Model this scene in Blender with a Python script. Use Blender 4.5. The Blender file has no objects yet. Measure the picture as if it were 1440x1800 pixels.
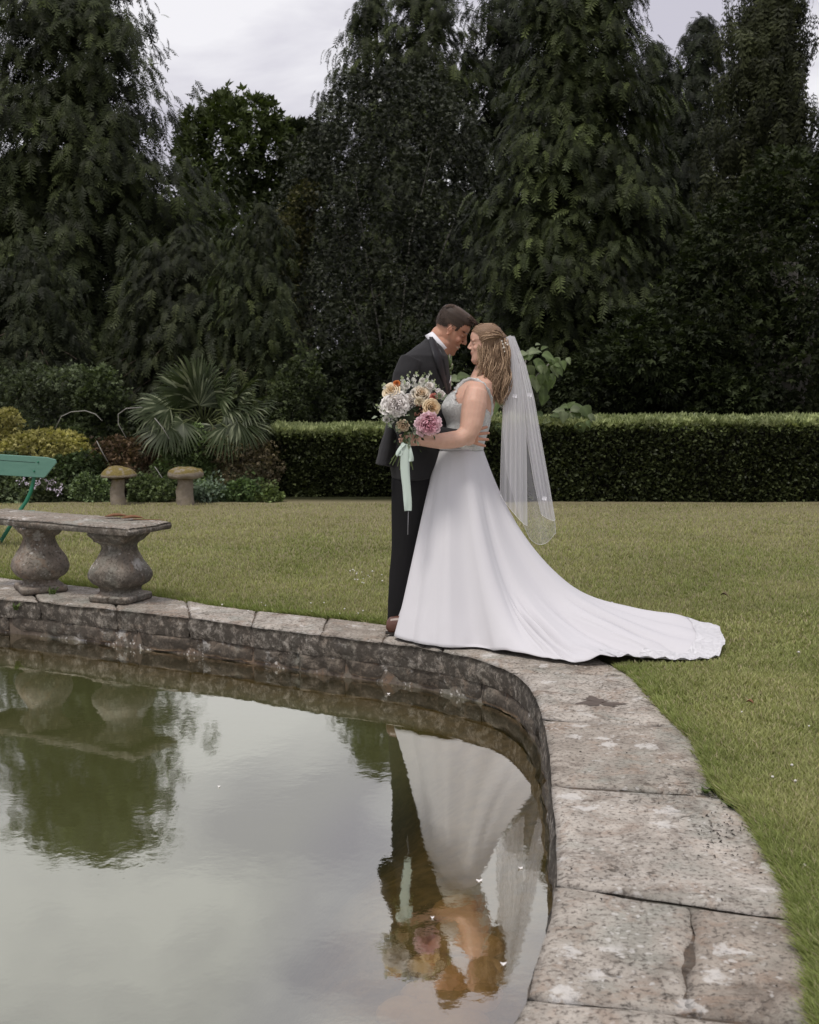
import bpy, math, random
import numpy as np
from mathutils import Vector, Matrix, noise as mnoise

random.seed(7)
RNG = np.random.default_rng(7)
scene = bpy.context.scene
col = scene.collection

# ------------------------------------------------------------------ camera
F = 2200.0            # focal length in photo pixels (photo 1440 x 1800)
HC = 1.49             # eye height above the coping
PITCH = math.atan((900 - 640) / F)
cam_d = bpy.data.cameras.new("camera")
cam = bpy.data.objects.new("camera", cam_d)
col.objects.link(cam)
cam.location = (0, 0, HC)
cam.rotation_euler = (math.pi / 2 - PITCH, 0, 0)
cam_d.sensor_fit = 'VERTICAL'
cam_d.sensor_height = 36.0
cam_d.lens = F / 1800 * 36.0
cam_d.clip_start = 0.05
cam_d.clip_end = 2000
cam_d.dof.use_dof = True
cam_d.dof.focus_distance = 6.9
cam_d.dof.aperture_fstop = 7.0
scene.camera = cam
CS, SN = math.cos(PITCH), math.sin(PITCH)

def ray(px, py):
    a = (px - 720) / F
    b = (900 - py) / F
    return Vector((a, CS + b * SN, -SN + b * CS))
def W(px, py, Y):                       # the place at depth Y that the pixel looks at
    d = ray(px, py)
    return Vector((0, 0, HC)) + d * (Y / d.y)
def G(px, py, z=0.0):                   # the place on the level z
    d = ray(px, py)
    return Vector((0, 0, HC)) + d * ((z - HC) / d.z)

# ------------------------------------------------------------------ world: cloudy daylight
SUN_EL, SUN_AZ = math.radians(64), math.radians(215)   # azimuth from +Y clockwise
world = bpy.data.worlds.new("World")
scene.world = world
world.use_nodes = True
nt = world.node_tree
nt.nodes.clear()
N = nt.nodes.new
L = nt.links.new
out = N('ShaderNodeOutputWorld')
bg_sky = N('ShaderNodeBackground')
sky = N('ShaderNodeTexSky')
sky.sky_type = 'NISHITA'
sky.sun_disc = False
sky.sun_elevation = SUN_EL
sky.sun_rotation = SUN_AZ
sky.air_density = 1.0
sky.dust_density = 3.0
bg_sky.inputs['Strength'].default_value = 0.10
L(sky.outputs[0], bg_sky.inputs['Color'])
tc = N('ShaderNodeTexCoord')
mp = N('ShaderNodeMapping')
mp.inputs['Scale'].default_value = (1.0, 1.0, 2.3)
mp.inputs['Location'].default_value = (0.35, 0.2, 0.1)
n1 = N('ShaderNodeTexNoise')
n1.inputs['Scale'].default_value = 4.6
n1.inputs['Detail'].default_value = 6
n1.inputs['Roughness'].default_value = 0.5
n1.inputs['Distortion'].default_value = 0.35
L(tc.outputs['Generated'], mp.inputs['Vector'])
L(mp.outputs[0], n1.inputs['Vector'])
cr = N('ShaderNodeValToRGB')
cr.color_ramp.elements[0].position = 0.40
cr.color_ramp.elements[0].color = (0.465, 0.447, 0.507, 1)
cr.color_ramp.elements[1].position = 0.60
cr.color_ramp.elements[1].color = (0.71, 0.697, 0.72, 1)
L(n1.outputs['Fac'], cr.inputs['Fac'])
bg_c = N('ShaderNodeBackground')
bg_c.inputs['Strength'].default_value = 1.0
L(cr.outputs[0], bg_c.inputs['Color'])
mixw = N('ShaderNodeMixShader')
mixw.inputs[0].default_value = 0.93      # almost closed cloud cover
L(bg_sky.outputs[0], mixw.inputs[1])
L(bg_c.outputs[0], mixw.inputs[2])
L(mixw.outputs[0], out.inputs['Surface'])

sun_d = bpy.data.lights.new("sun", 'SUN')
sun_d.energy = 1.5
sun_d.angle = math.radians(14)
sun_d.color = (1.0, 0.95, 0.88)
sun = bpy.data.objects.new("sun", sun_d)
col.objects.link(sun)
sd = Vector((math.sin(SUN_AZ) * math.cos(SUN_EL), math.cos(SUN_AZ) * math.cos(SUN_EL), math.sin(SUN_EL)))
sun.rotation_euler = sd.to_track_quat('Z', 'Y').to_euler()
sun.location = (0, -10, 20)

vs = scene.view_settings
vs.view_transform = 'Standard'
vs.look = 'None'
vs.exposure = 0.42
vs.gamma = 1.0
scene.cycles.max_bounces = 6
scene.cycles.transparent_max_bounces = 16
scene.cycles.diffuse_bounces = 3
scene.cycles.glossy_bounces = 3
scene.cycles.transmission_bounces = 4
scene.cycles.sample_clamp_indirect = 4.0
scene.cycles.use_denoising = True

# ------------------------------------------------------------------ object helpers
def tag(o, label=None, cat=None, group=None, kind=None):
    if label: o['label'] = label
    if cat: o['category'] = cat
    if group: o['group'] = group
    if kind: o['kind'] = kind
    return o
def empty(name, loc, label=None, cat=None, group=None, parent=None):
    o = bpy.data.objects.new(name, None)
    o.empty_display_size = 0.2
    o.location = loc
    col.objects.link(o)
    if parent:
        o.parent = parent
        o.location = Vector(loc) - parent.location
    return tag(o, label, cat, group)
def world_loc(p):
    v = Vector((0, 0, 0))
    while p is not None:
        v += p.location
        p = p.parent
    return v
def link(name, me, mat, parent=None, kind=None):
    """me is in world coordinates; it is re-based on the parent's place"""
    o = bpy.data.objects.new(name, me)
    col.objects.link(o)
    if mat is not None and len(me.materials) == 0:
        me.materials.append(mat)
    if parent is not None:
        o.parent = parent
        off = world_loc(parent)
        me.transform(Matrix.Translation(-off))
    if kind: o['kind'] = kind
    return o
def np_mesh(name, V, faces, cols=None, smooth=False, k=None):
    """V (n,3); faces (m,k) all with k corners, or list of lists"""
    me = bpy.data.meshes.new(name)
    V = np.asarray(V, dtype=np.float32)
    if isinstance(faces, np.ndarray):
        m, k = faces.shape
        me.vertices.add(len(V))
        me.vertices.foreach_set('co', V.ravel())
        me.loops.add(m * k)
        me.loops.foreach_set('vertex_index', faces.astype(np.int32).ravel())
        me.polygons.add(m)
        me.polygons.foreach_set('loop_start', np.arange(0, m * k, k, dtype=np.int32))
        me.polygons.foreach_set('loop_total', np.full(m, k, dtype=np.int32))
        me.update(calc_edges=True)
    else:
        me.from_pydata([tuple(v) for v in V], [], faces)
    if cols is not None:
        at = me.color_attributes.new('Col', 'FLOAT_COLOR', 'POINT')
        c = np.ones((len(V), 4), dtype=np.float32)
        c[:, :3] = cols
        at.data.foreach_set('color', c.ravel())
    if smooth:
        me.polygons.foreach_set('use_smooth', np.ones(len(me.polygons), dtype=bool))
    return me

class MB:
    """collects closed pieces for one mesh"""
    def __init__(s): s.v = []; s.f = []; s.c = []; s.cc = (1, 1, 1)
    def add(s, vs, fs):
        n = len(s.v)
        s.v += [tuple(v) for v in vs]
        s.f += [[i + n for i in f] for f in fs]
        s.c += [s.cc] * len(vs)
    def tube(s, pts, rad, seg=8, caps=True, up=None):
        """rad: list of r or (ra, rb); ra along the side vector, rb along the other"""
        pts = [Vector(p) for p in pts]
        n = len(pts)
        ref = Vector(up) if up is not None else None
        vs = []
        prev = None
        for i, p in enumerate(pts):
            t = (pts[min(i + 1, n - 1)] - pts[max(i - 1, 0)])
            t = t.normalized() if t.length > 1e-9 else Vector((0, 0, 1))
            if ref is not None:
                a = ref - t * ref.dot(t)
            elif prev is not None:
                a = prev - t * prev.dot(t)
            else:
                q = Vector((0, 1, 0)) if abs(t.y) < 0.9 else Vector((1, 0, 0))
                a = q - t * q.dot(t)
            if a.length < 1e-6: a = t.orthogonal()
            a.normalize(); prev = a
            b = t.cross(a)
            r = rad[i] if isinstance(rad, (list, tuple)) else rad
            ra, rb = (r if isinstance(r, (tuple, list)) else (r, r))
            for k in range(seg):
                th = 2 * math.pi * k / seg
                vs.append(p + a * (math.cos(th) * ra) + b * (math.sin(th) * rb))
        fs = []
        for i in range(n - 1):
            for k in range(seg):
                k2 = (k + 1) % seg
                fs.append([i * seg + k, i * seg + k2, (i + 1) * seg + k2, (i + 1) * seg + k])
        if caps:
            fs.append(list(range(seg))[::-1])
            fs.append([(n - 1) * seg + k for k in range(seg)])
        s.add(vs, fs)
    def ell(s, c, r, rot=None, u=14, w=9):
        vs = [Vector((0, 0, 1))]
        for j in range(1, w):
            ph = math.pi * j / w
            for i in range(u):
                th = 2 * math.pi * i / u
                vs.append(Vector((math.sin(ph) * math.cos(th), math.sin(ph) * math.sin(th), math.cos(ph))))
        vs.append(Vector((0, 0, -1)))
        R = rot if rot is not None else Matrix.Identity(3)
        c = Vector(c)
        vs = [c + R @ Vector((v.x * r[0], v.y * r[1], v.z * r[2])) for v in vs]
        fs = []
        for i in range(u):
            fs.append([0, 1 + i, 1 + (i + 1) % u])
            fs.append([len(vs) - 1, 1 + (w - 2) * u + (i + 1) % u, 1 + (w - 2) * u + i])
        for j in range(w - 2):
            for i in range(u):
                a = 1 + j * u + i; b = 1 + j * u + (i + 1) % u
                fs.append([a, a + u, b + u, b])
        s.add(vs, fs)
    def box(s, c, h, rot=None):
        R = rot if rot is not None else Matrix.Identity(3)
        c = Vector(c)
        vs = [c + R @ Vector((x * h[0], y * h[1], z * h[2])) for x in (-1, 1) for y in (-1, 1) for z in (-1, 1)]
        s.add(vs, [[0, 1, 3, 2], [4, 6, 7, 5], [0, 4, 5, 1], [2, 3, 7, 6], [0, 2, 6, 4], [1, 5, 7, 3]])
    def mesh(s, name, smooth=True, colors=False):
        me = bpy.data.meshes.new(name)
        me.from_pydata(s.v, [], s.f)
        if colors:
            at = me.color_attributes.new('Col', 'FLOAT_COLOR', 'POINT')
            c = np.ones((len(s.v), 4), dtype=np.float32)
            c[:, :3] = np.array(s.c)
            at.data.foreach_set('color', c.ravel())
        if smooth:
            me.polygons.foreach_set('use_smooth', np.ones(len(me.polygons), dtype=bool))
        return me

def baked(me, voxel=None, smooth=0, subsurf=0, decimate=None, bevel=None):
    """one mesh with the remesh / smoothing already applied"""
    o = bpy.data.objects.new('tmp', me)
    col.objects.link(o)
    if bevel:
        m = o.modifiers.new('b', 'BEVEL'); m.width = bevel[0]; m.segments = bevel[1]; m.limit_method = 'ANGLE'
    if voxel:
        m = o.modifiers.new('r', 'REMESH'); m.mode = 'VOXEL'; m.voxel_size = voxel
    if smooth:
        m = o.modifiers.new('s', 'SMOOTH'); m.iterations = smooth; m.factor = 0.5
    if decimate:
        m = o.modifiers.new('d', 'DECIMATE'); m.ratio = decimate
    if subsurf:
        m = o.modifiers.new('u', 'SUBSURF'); m.levels = subsurf; m.render_levels = subsurf
    dg = bpy.context.evaluated_depsgraph_get()
    dg.update()
    r = bpy.data.meshes.new_from_object(o.evaluated_get(dg))
    bpy.data.objects.remove(o)
    r.polygons.foreach_set('use_smooth', np.ones(len(r.polygons), dtype=bool))
    return r
def get_co(me):
    a = np.empty(len(me.vertices) * 3, dtype=np.float32)
    me.vertices.foreach_get('co', a)
    return a.reshape(-1, 3)
def set_co(me, a):
    me.vertices.foreach_set('co', np.asarray(a, dtype=np.float32).ravel())
    me.update()
def set_col(me, cols):
    at = me.color_attributes.get('Col') or me.color_attributes.new('Col', 'FLOAT_COLOR', 'POINT')
    c = np.ones((len(me.vertices), 4), dtype=np.float32)
    c[:, :3] = cols
    at.data.foreach_set('color', c.ravel())
def vnoise(P, scale, seed=0.0, octaves=3):
    """cheap vectorised value noise, about -1..1"""
    P = np.asarray(P, dtype=np.float64) * scale + seed * 17.13
    tot = np.zeros(len(P)); amp = 1.0; norm = 0
    def h(i):
        n = (i[:, 0] * 374761393 + i[:, 1] * 668265263 + i[:, 2] * 2147483647) & 0xFFFFFFFF
        n = ((n ^ (n >> 13)) * 1274126177) & 0xFFFFFFFF
        n = (n ^ (n >> 16)) & 0xFFFFFFFF
        return n / 0xFFFFFFFF * 2 - 1
    for _ in range(octaves):
        i0 = np.floor(P).astype(np.int64); f = P - i0; f = f * f * (3 - 2 * f)
        v = 0
        for dx in (0, 1):
            for dy in (0, 1):
                for dz in (0, 1):
                    w = (f[:, 0] if dx else 1 - f[:, 0]) * (f[:, 1] if dy else 1 - f[:, 1]) * (f[:, 2] if dz else 1 - f[:, 2])
                    v = v + w * h(i0 + np.array([dx, dy, dz]))
        tot += v * amp; norm += amp
        P = P * 2.03 + 11.7; amp *= 0.5
    return tot / norm
def smooth01(x, a, b):
    t = np.clip((np.asarray(x, dtype=np.float64) - a) / (b - a), 0, 1)
    return t * t * (3 - 2 * t)

# ------------------------------------------------------------------ material helpers
class Mat:
    def __init__(s, name):
        s.m = bpy.data.materials.new(name); s.m.use_nodes = True
        s.t = s.m.node_tree; s.t.nodes.clear()
        s.out = s.n('ShaderNodeOutputMaterial')
    def n(s, t, **kw):
        x = s.t.nodes.new(t)
        for k, v in kw.items(): setattr(x, k, v)
        return x
    def l(s, a, b): s.t.links.new(a, b)
    def put(s, inp, v):
        if isinstance(v, bpy.types.NodeSocket): s.l(v, inp)
        else: inp.default_value = v
    def coord(s, which='Object'): return s.n('ShaderNodeTexCoord').outputs[which]
    def pos(s): return s.n('ShaderNodeNewGeometry').outputs['Position']
    def attr(s, name='Col'): return s.n('ShaderNodeAttribute', attribute_name=name).outputs['Color']
    def mapv(s, vec, scale=(1, 1, 1), loc=(0, 0, 0)):
        m = s.n('ShaderNodeMapping'); s.l(vec, m.inputs[0]); m.inputs['Scale'].default_value = scale; m.inputs['Location'].default_value = loc
        return m.outputs[0]
    def noise(s, vec, scale, detail=4, rough=0.55, dist=0.0, what='Fac'):
        x = s.n('ShaderNodeTexNoise'); s.l(vec, x.inputs['Vector'])
        x.inputs['Scale'].default_value = scale; x.inputs['Detail'].default_value = detail
        x.inputs['Roughness'].default_value = rough; x.inputs['Distortion'].default_value = dist
        return x.outputs[what]
    def voro(s, vec, scale, feature='F1', what='Distance'):
        x = s.n('ShaderNodeTexVoronoi', feature=feature); s.l(vec, x.inputs['Vector']); x.inputs['Scale'].default_value = scale
        return x.outputs[what]
    def ramp(s, fac, stops):
        x = s.n('ShaderNodeValToRGB'); s.l(fac, x.inputs[0]); e = x.color_ramp.elements
        while len(e) < len(stops): e.new(0.5)
        for i, (p, c) in enumerate(stops):
            e[i].position = p
            e[i].color = (c[0], c[1], c[2], 1) if hasattr(c, '__len__') else (c, c, c, 1)
        return x.outputs[0]
    def mix(s, fac, a, b, mode='MIX'):
        x = s.n('ShaderNodeMix', data_type='RGBA', blend_type=mode)
        s.put(x.inputs[0], fac)
        for i, v in ((6, a), (7, b)):
            if not isinstance(v, bpy.types.NodeSocket) and len(v) == 3: v = (*v, 1)
            s.put(x.inputs[i], v)
        return x.outputs[2]
    def math(s, op, a, b=0.0, c=None):
        x = s.n('ShaderNodeMath', operation=op); s.put(x.inputs[0], a); s.put(x.inputs[1], b)
        if c is not None: s.put(x.inputs[2], c)
        return x.outputs[0]
    def bump(s, h, strength=0.5, dist=0.01, normal=None):
        x = s.n('ShaderNodeBump'); s.l(h, x.inputs['Height']); x.inputs['Strength'].default_value = strength; x.inputs['Distance'].default_value = dist
        if normal is not None: s.l(normal, x.inputs['Normal'])
        return x.outputs[0]
    def bsdf(s, color, rough=0.8, normal=None, spec=0.3, **kw):
        b = s.n('ShaderNodeBsdfPrincipled')
        if not isinstance(color, bpy.types.NodeSocket) and len(color) == 3: color = (*color, 1)
        s.put(b.inputs['Base Color'], color); s.put(b.inputs['Roughness'], rough)
        b.inputs['Specular IOR Level'].default_value = spec
        if normal is not None: s.l(normal, b.inputs['Normal'])
        for k, v in kw.items(): s.put(b.inputs[k.replace('_', ' ')], v)
        return b.outputs[0]
    def done(s, sh): s.l(sh, s.out.inputs['Surface']); return s.m

def leaf_material(name, tint, translucent=0.25, rough=0.55, spec=0.3, vary=0.35, scale=1.2):
    m = Mat(name)
    c = m.attr('Col')
    nz = m.noise(m.pos(), scale, 3)
    c2 = m.mix(1.0, c, (*tint, 1), 'MULTIPLY')
    dark = m.ramp(nz, [(0.3, (1 - vary,) * 3), (0.7, (1 + vary,) * 3)])
    c3 = m.mix(1.0, c2, dark, 'MULTIPLY')
    b = m.bsdf(c3, rough, spec=spec * .45)
    tr = m.n('ShaderNodeBsdfTranslucent'); m.l(m.mix(1.0, c3, (1.2, 1.35, 0.6, 1), 'MULTIPLY'), tr.inputs['Color'])
    mx = m.n('ShaderNodeMixShader'); mx.inputs[0].default_value = translucent
    m.l(b, mx.inputs[1]); m.l(tr.outputs[0], mx.inputs[2])
    return m.done(mx.outputs[0])
# ================================================================== THE POND WALL
inner_px = [(0,1049),(132,1063),(264,1078),(396,1092),(462,1102),(561,1115),(660,1126),(720,1134),(778,1143),(857,1162),(904,1180),
            (935,1212),(948,1243),(959,1284),(965,1330),(969,1387),(973,1448),(979,1500),(978,1548),(965,1612),(940,1686),(928,1752),(895,1797)]
outer_px = [(-60,1008),(0,1014),(120,1026),(270,1046),(396,1066),(528,1080),(633,1091),(690,1097),(760,1105),(860,1112),(960,1122),(1040,1146),
            (1075,1168),(1112,1186),(1145,1223),(1178,1264),(1211,1290),(1229,1317),(1243,1352),(1256,1392),(1309,1424),(1342,1481),(1379,1547),(1399,1612),(1420,1674),(1433,1772)]
inner = [Vector((-7.5, 8.4, 0)), Vector((-5.2, 8.6, 0))] + [G(*p) for p in inner_px] + [Vector((0.02, 2.20, 0)), Vector((-.30, 1.85, 0)), Vector((-.85, 1.5, 0)), Vector((-1.7, 1.2, 0)), Vector((-3, 1.0, 0)), Vector((-5.5, 1.3, 0)), Vector((-8, 2.6, 0)), Vector((-9.4, 5.2, 0))]
outer = [Vector((-7.8, 9.1, 0)), Vector((-5.3, 9.35, 0))] + [G(*p) for p in outer_px] + [Vector((.80, 2.2, 0)), Vector((.48, 1.6, 0)), Vector((-.3, 1.0, 0)), Vector((-1.4, .55, 0)), Vector((-3, .35, 0)), Vector((-5.8, .65, 0)), Vector((-8.7, 2.1, 0)), Vector((-10.2, 5.2, 0))]
POND_C = Vector((-3.2, 4.6, 0))

def chaikin(pts, it=2, closed=True):
    for _ in range(it):
        q = []
        n = len(pts)
        for i in range(n if closed else n - 1):
            a, b = pts[i], pts[(i + 1) % n]
            q += [a * .75 + b * .25, a * .25 + b * .75]
        if not closed: q = [pts[0]] + q + [pts[-1]]
        pts = q
    return pts
inner_s = chaikin(inner, 2)
outer_s = chaikin(outer, 1)
def resample(pts, step, closed=True):
    pp = pts + ([pts[0]] if closed else [])
    d = [0]
    for i in range(1, len(pp)): d.append(d[-1] + (pp[i] - pp[i - 1]).length)
    n = max(2, int(d[-1] / step))
    r = []; j = 0
    for k in range(n if closed else n + 1):
        s = d[-1] * k / n
        while j < len(d) - 2 and d[j + 1] < s: j += 1
        t = (s - d[j]) / max(1e-9, d[j + 1] - d[j])
        r.append(pp[j].lerp(pp[j + 1], min(1, max(0, t))))
    return r
INNER = resample(inner_s, 0.03)
OUTER = resample(outer_s, 0.03)
IN_A = np.array([[p.x, p.y] for p in INNER]); OUT_A = np.array([[p.x, p.y] for p in OUTER])
def nearest(A, p): return int(np.argmin(((A - np.array([p.x, p.y])) ** 2).sum(1)))
def span(Pts, a, b):
    """points a..b going forward round the loop"""
    n = len(Pts)
    if b <= a: b += n
    return [Pts[i % n] for i in range(a, b + 1)]
def at_frac(pl, t):
    x = t * (len(pl) - 1); i = min(int(x), len(pl) - 2)
    return pl[i].lerp(pl[i + 1], x - i)
def inside(A, X, Y):
    """vectorised point in polygon"""
    X = np.asarray(X); Y = np.asarray(Y)
    c = np.zeros(X.shape, dtype=bool)
    x0, y0 = A[:, 0], A[:, 1]; x1, y1 = np.roll(x0, -1), np.roll(y0, -1)
    for i in range(0, len(A)):
        if y0[i] == y1[i]: continue
        m = ((y0[i] > Y) != (y1[i] > Y)) & (X < (x1[i] - x0[i]) * (Y - y0[i]) / (y1[i] - y0[i]) + x0[i])
        c ^= m
    return c

WATER_Z = -0.232
# ---- materials
def stone_material(name, base=(.475, .44, .395), dark=(.095, .075, .055), lichen=(.62, .60, .57), rust=(.28, .15, .08), rustamt=.25, darkamt=.35, side_dark=.95, water_rust=True, bumpd=.02):
    m = Mat(name)
    P = m.pos()
    big = m.noise(P, 2.2, 5, .6)
    mid = m.noise(P, 9, 6, .65, .4)
    fine = m.noise(P, 60, 6, .7)
    grain = m.noise(P, 260, 3, .7)
    c = m.mix(big, tuple(x * .66 for x in base), tuple(x * 1.25 for x in base))
    c = m.mix(m.ramp(mid, [(.36, 0.), (.62, 1.)]), m.mix(.45, c, dark), c)
    oi = m.n('ShaderNodeObjectInfo').outputs['Random']
    c = m.mix(1.0, c, m.ramp(oi, [(0., (.84, .80, .76)), (.5, (1., .98, .95)), (1., (1.14, 1.13, 1.12))]), 'MULTIPLY')
    # grey-green and warm patches
    pt = m.noise(m.mapv(P, loc=(4, 2, 1)), 3.3, 4, .6, .6)
    c = m.mix(m.math('MULTIPLY', m.ramp(pt, [(.5, 0.), (.66, 1.)]), .55), c, (.27, .285, .25))
    pr = m.noise(m.mapv(P, loc=(14, 7, 1)), 7.0, 6, .7, 1.0)
    c = m.mix(m.math('MULTIPLY', m.ramp(pr, [(.52, 0.), (.62, 1.)]), rustamt), c, rust)
    st_ = m.noise(m.mapv(P, loc=(21, 3, 5)), 5.2, 9, .78, .7)
    c = m.mix(m.math('MULTIPLY', m.ramp(st_, [(.52, 0.), (.63, 1.)]), .62), c, (.13, .105, .085))
    # pitting
    c = m.mix(m.math('MULTIPLY', m.ramp(fine, [(.37, 1.), (.49, 0.)]), .8), c, (.075, .062, .052))
    pit = m.math('SUBTRACT', m.noise(P, 27, 5, .75, .8), m.ramp(m.noise(m.mapv(P, loc=(7, 7, 7)), 2.6, 3), [(.38, .16), (.62, .0)]))
    c = m.mix(m.math('MULTIPLY', m.ramp(pit, [(.56, 0.), (.66, 1.)]), darkamt * 2.2), c, dark)
    # pale lichen spots with soft ragged rims
    v = m.voro(m.mix(.16, P, m.noise(P, 22, 6, .7, what='Color')), 7.0)
    sp = m.math('MULTIPLY', m.ramp(v, [(.20, 1.), (.27, 0.)]), m.ramp(m.noise(P, 3.0, 3), [(.46, 0.), (.56, 1.)]))
    c = m.mix(m.math('MULTIPLY', sp, .72), c, lichen)
    v2 = m.voro(m.mix(.03, P, m.noise(P, 40, 2, what='Color')), 34.0)
    sp2 = m.math('MULTIPLY', m.ramp(v2, [(.16, 1.), (.30, 0.)]), m.ramp(m.noise(m.mapv(P, loc=(3, 3, 3)), 6.0, 4), [(.45, 0.), (.6, 1.)]))
    c = m.mix(m.math('MULTIPLY', sp2, .65), c, lichen)
    # sides carry black crust
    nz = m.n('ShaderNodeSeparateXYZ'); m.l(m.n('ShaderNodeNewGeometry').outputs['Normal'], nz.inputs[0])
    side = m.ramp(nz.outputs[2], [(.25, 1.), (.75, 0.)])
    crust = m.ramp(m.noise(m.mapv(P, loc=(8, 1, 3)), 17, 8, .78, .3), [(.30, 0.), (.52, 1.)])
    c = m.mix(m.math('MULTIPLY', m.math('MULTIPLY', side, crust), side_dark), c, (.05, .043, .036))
    if water_rust:
        zz = m.n('ShaderNodeSeparateXYZ'); m.l(P, zz.inputs[0])
        wav = m.math('ADD', zz.outputs[2], m.math('MULTIPLY', m.noise(P, 9, 4), .06))
        band = m.n('ShaderNodeMapRange'); m.l(wav, band.inputs[0])
        band.inputs[1].default_value = WATER_Z + .058; band.inputs[2].default_value = WATER_Z + .028
        c = m.mix(m.math('MULTIPLY', band.outputs[0], .8), c, m.mix(m.ramp(m.noise(P, 45, 3), [(.4, 0.), (.6, 1.)]), (.20, .115, .06), (.34, .24, .155)))
        wet = m.n('ShaderNodeMapRange'); m.l(zz.outputs[2], wet.inputs[0])
        wet.inputs[1].default_value = WATER_Z + .012; wet.inputs[2].default_value = WATER_Z - .004
        c = m.mix(wet.outputs[0], c, (.085, .07, .03))
    h = m.math('ADD', m.math('ADD', m.math('MULTIPLY', mid, .9), m.math('MULTIPLY', fine, .35)), m.math('ADD', m.math('MULTIPLY', grain, .12), m.math('MULTIPLY', m.ramp(pit, [(.54, 0.), (.68, 1.)]), -.45)))
    return m.done(m.bsdf(c, .92, m.bump(h, .8, bumpd), spec=.2))
M_COPE = stone_material('weathered_limestone')
M_WALLSTONE = stone_material('pond_wall_stone', base=(.29, .25, .21), darkamt=.5, side_dark=.88, bumpd=.03)
M_MORTAR = stone_material('old_mortar', base=(.13, .105, .085), dark=(.05, .04, .03), side_dark=.9, water_rust=False)
M_SEATSTONE = stone_material('bench_stone', base=(.30, .27, .235), darkamt=.75, side_dark=.78, water_rust=False, rustamt=.3, bumpd=.012)
M_SEATPALE = stone_material('baluster_stone', base=(.37, .325, .285), darkamt=.5, side_dark=.55, water_rust=False, rustamt=.35, bumpd=.012)

wall = empty('pond_wall', (-.5, 6.5, 0), 'curved low stone pond wall with weathered grey coping slabs and rusty waterline', 'wall')

def slab_from_edges(inn, outt, thick, nz_seed, over=0.0, step=0.028, tilt=0.0, rough=.006, zoff=0.0, gap_=.0022):
    """block whose top is the strip between two polylines; rounded, worn edges"""
    li = sum((inn[i + 1] - inn[i]).length for i in range(len(inn) - 1))
    lo = sum((outt[i + 1] - outt[i]).length for i in range(len(outt) - 1))
    wd = (at_frac(inn, .5) - at_frac(outt, .5)).length
    na = max(5, int(max(li, lo) / step)); nb = max(5, int(wd / step))
    gap = gap_
    rows = []
    for a in range(na + 1):
        s = a / na
        pi, po = at_frac(inn, s), at_frac(outt, s)
        rows.append([pi.lerp(po, b / nb) for b in range(nb + 1)])
    Pt = np.array([[[q.x, q.y, 0.0] for q in r] for r in rows])
    # shrink a touch so that joints open
    cen = Pt.mean((0, 1))
    A = np.linspace(0, 1, na + 1)[:, None]; B = np.linspace(0, 1, nb + 1)[None, :]
    La = max(li, lo)
    ea = np.minimum(A, 1 - A) * La * np.ones_like(B); eb = np.minimum(B, 1 - B) * wd * np.ones_like(A)
    flat = Pt.reshape(-1, 3)
    # ragged outline
    rag = vnoise(flat, 7, nz_seed, 3).reshape(na + 1, nb + 1)
    rag2 = vnoise(flat + 5, 7, nz_seed + 3, 3).reshape(na + 1, nb + 1)
    edge = np.exp(-np.minimum(ea, eb) / .03)
    d = Pt - cen; dl = np.linalg.norm(d, axis=2, keepdims=True) + 1e-6
    Pt = Pt - d / dl * (gap + (0.009 * (rag[..., None] + .30)).clip(-.002, .014)) * edge[..., None]
    e = np.minimum(ea, eb)
    z = -0.010 * np.exp(-e / .009) * (1 + .8 * rag2) + rough * .8 * vnoise(flat, 5, nz_seed + 1, 4).reshape(na + 1, nb + 1) + .0025 * vnoise(flat, 28, nz_seed + 2, 2).reshape(na + 1, nb + 1)
    chip = vnoise(flat, 3.0, nz_seed + 9, 2).reshape(na + 1, nb + 1)
    z -= 0.014 * np.exp(-e / .03) * np.clip(chip - .25, 0, 1)
    Pt[..., 2] = z + zoff + tilt * (A - .5)
    V = Pt.reshape(-1, 3); nV = len(V)
    idx = np.arange(nV).reshape(na + 1, nb + 1)
    f = [idx[:-1, :-1].ravel(), idx[1:, :-1].ravel(), idx[1:, 1:].ravel(), idx[:-1, 1:].ravel()]
    faces = [np.stack(f, 1)[:, ::-1]]
    ring = list(idx[:, 0]) + list(idx[-1, 1:]) + list(idx[-2::-1, -1]) + list(idx[0, -2:0:-1])
    ring = np.array(ring)
    lay = 4; cur = ring; allV = [V]
    n = nV
    rp = V[ring]
    for k in range(1, lay + 1):
        q = rp.copy()
        fr = k / lay
        q[:, 2] = rp[:, 2] * (1 - fr) + (-thick + zoff) * fr
        dd = q - cen; dd[:, 2] = 0; dd /= (np.linalg.norm(dd, axis=1, keepdims=True) + 1e-6)
        q += dd * (.012 * math.sin(fr * 3.0) + .024 * vnoise(q, 11, nz_seed + 4, 3))[:, None]
        allV.append(q)
        nxt = np.arange(n, n + len(ring)); n += len(ring)
        a0, a1 = cur, np.roll(cur, -1); b0, b1 = nxt, np.roll(nxt, -1)
        faces.append(np.stack([a0, a1, b1, b0], 1)[:, ::-1])
        cur = nxt
    V = np.concatenate(allV); Fc = np.concatenate(faces)
    me = np_mesh('coping_stone', V, Fc, smooth=True)
    return me

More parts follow.
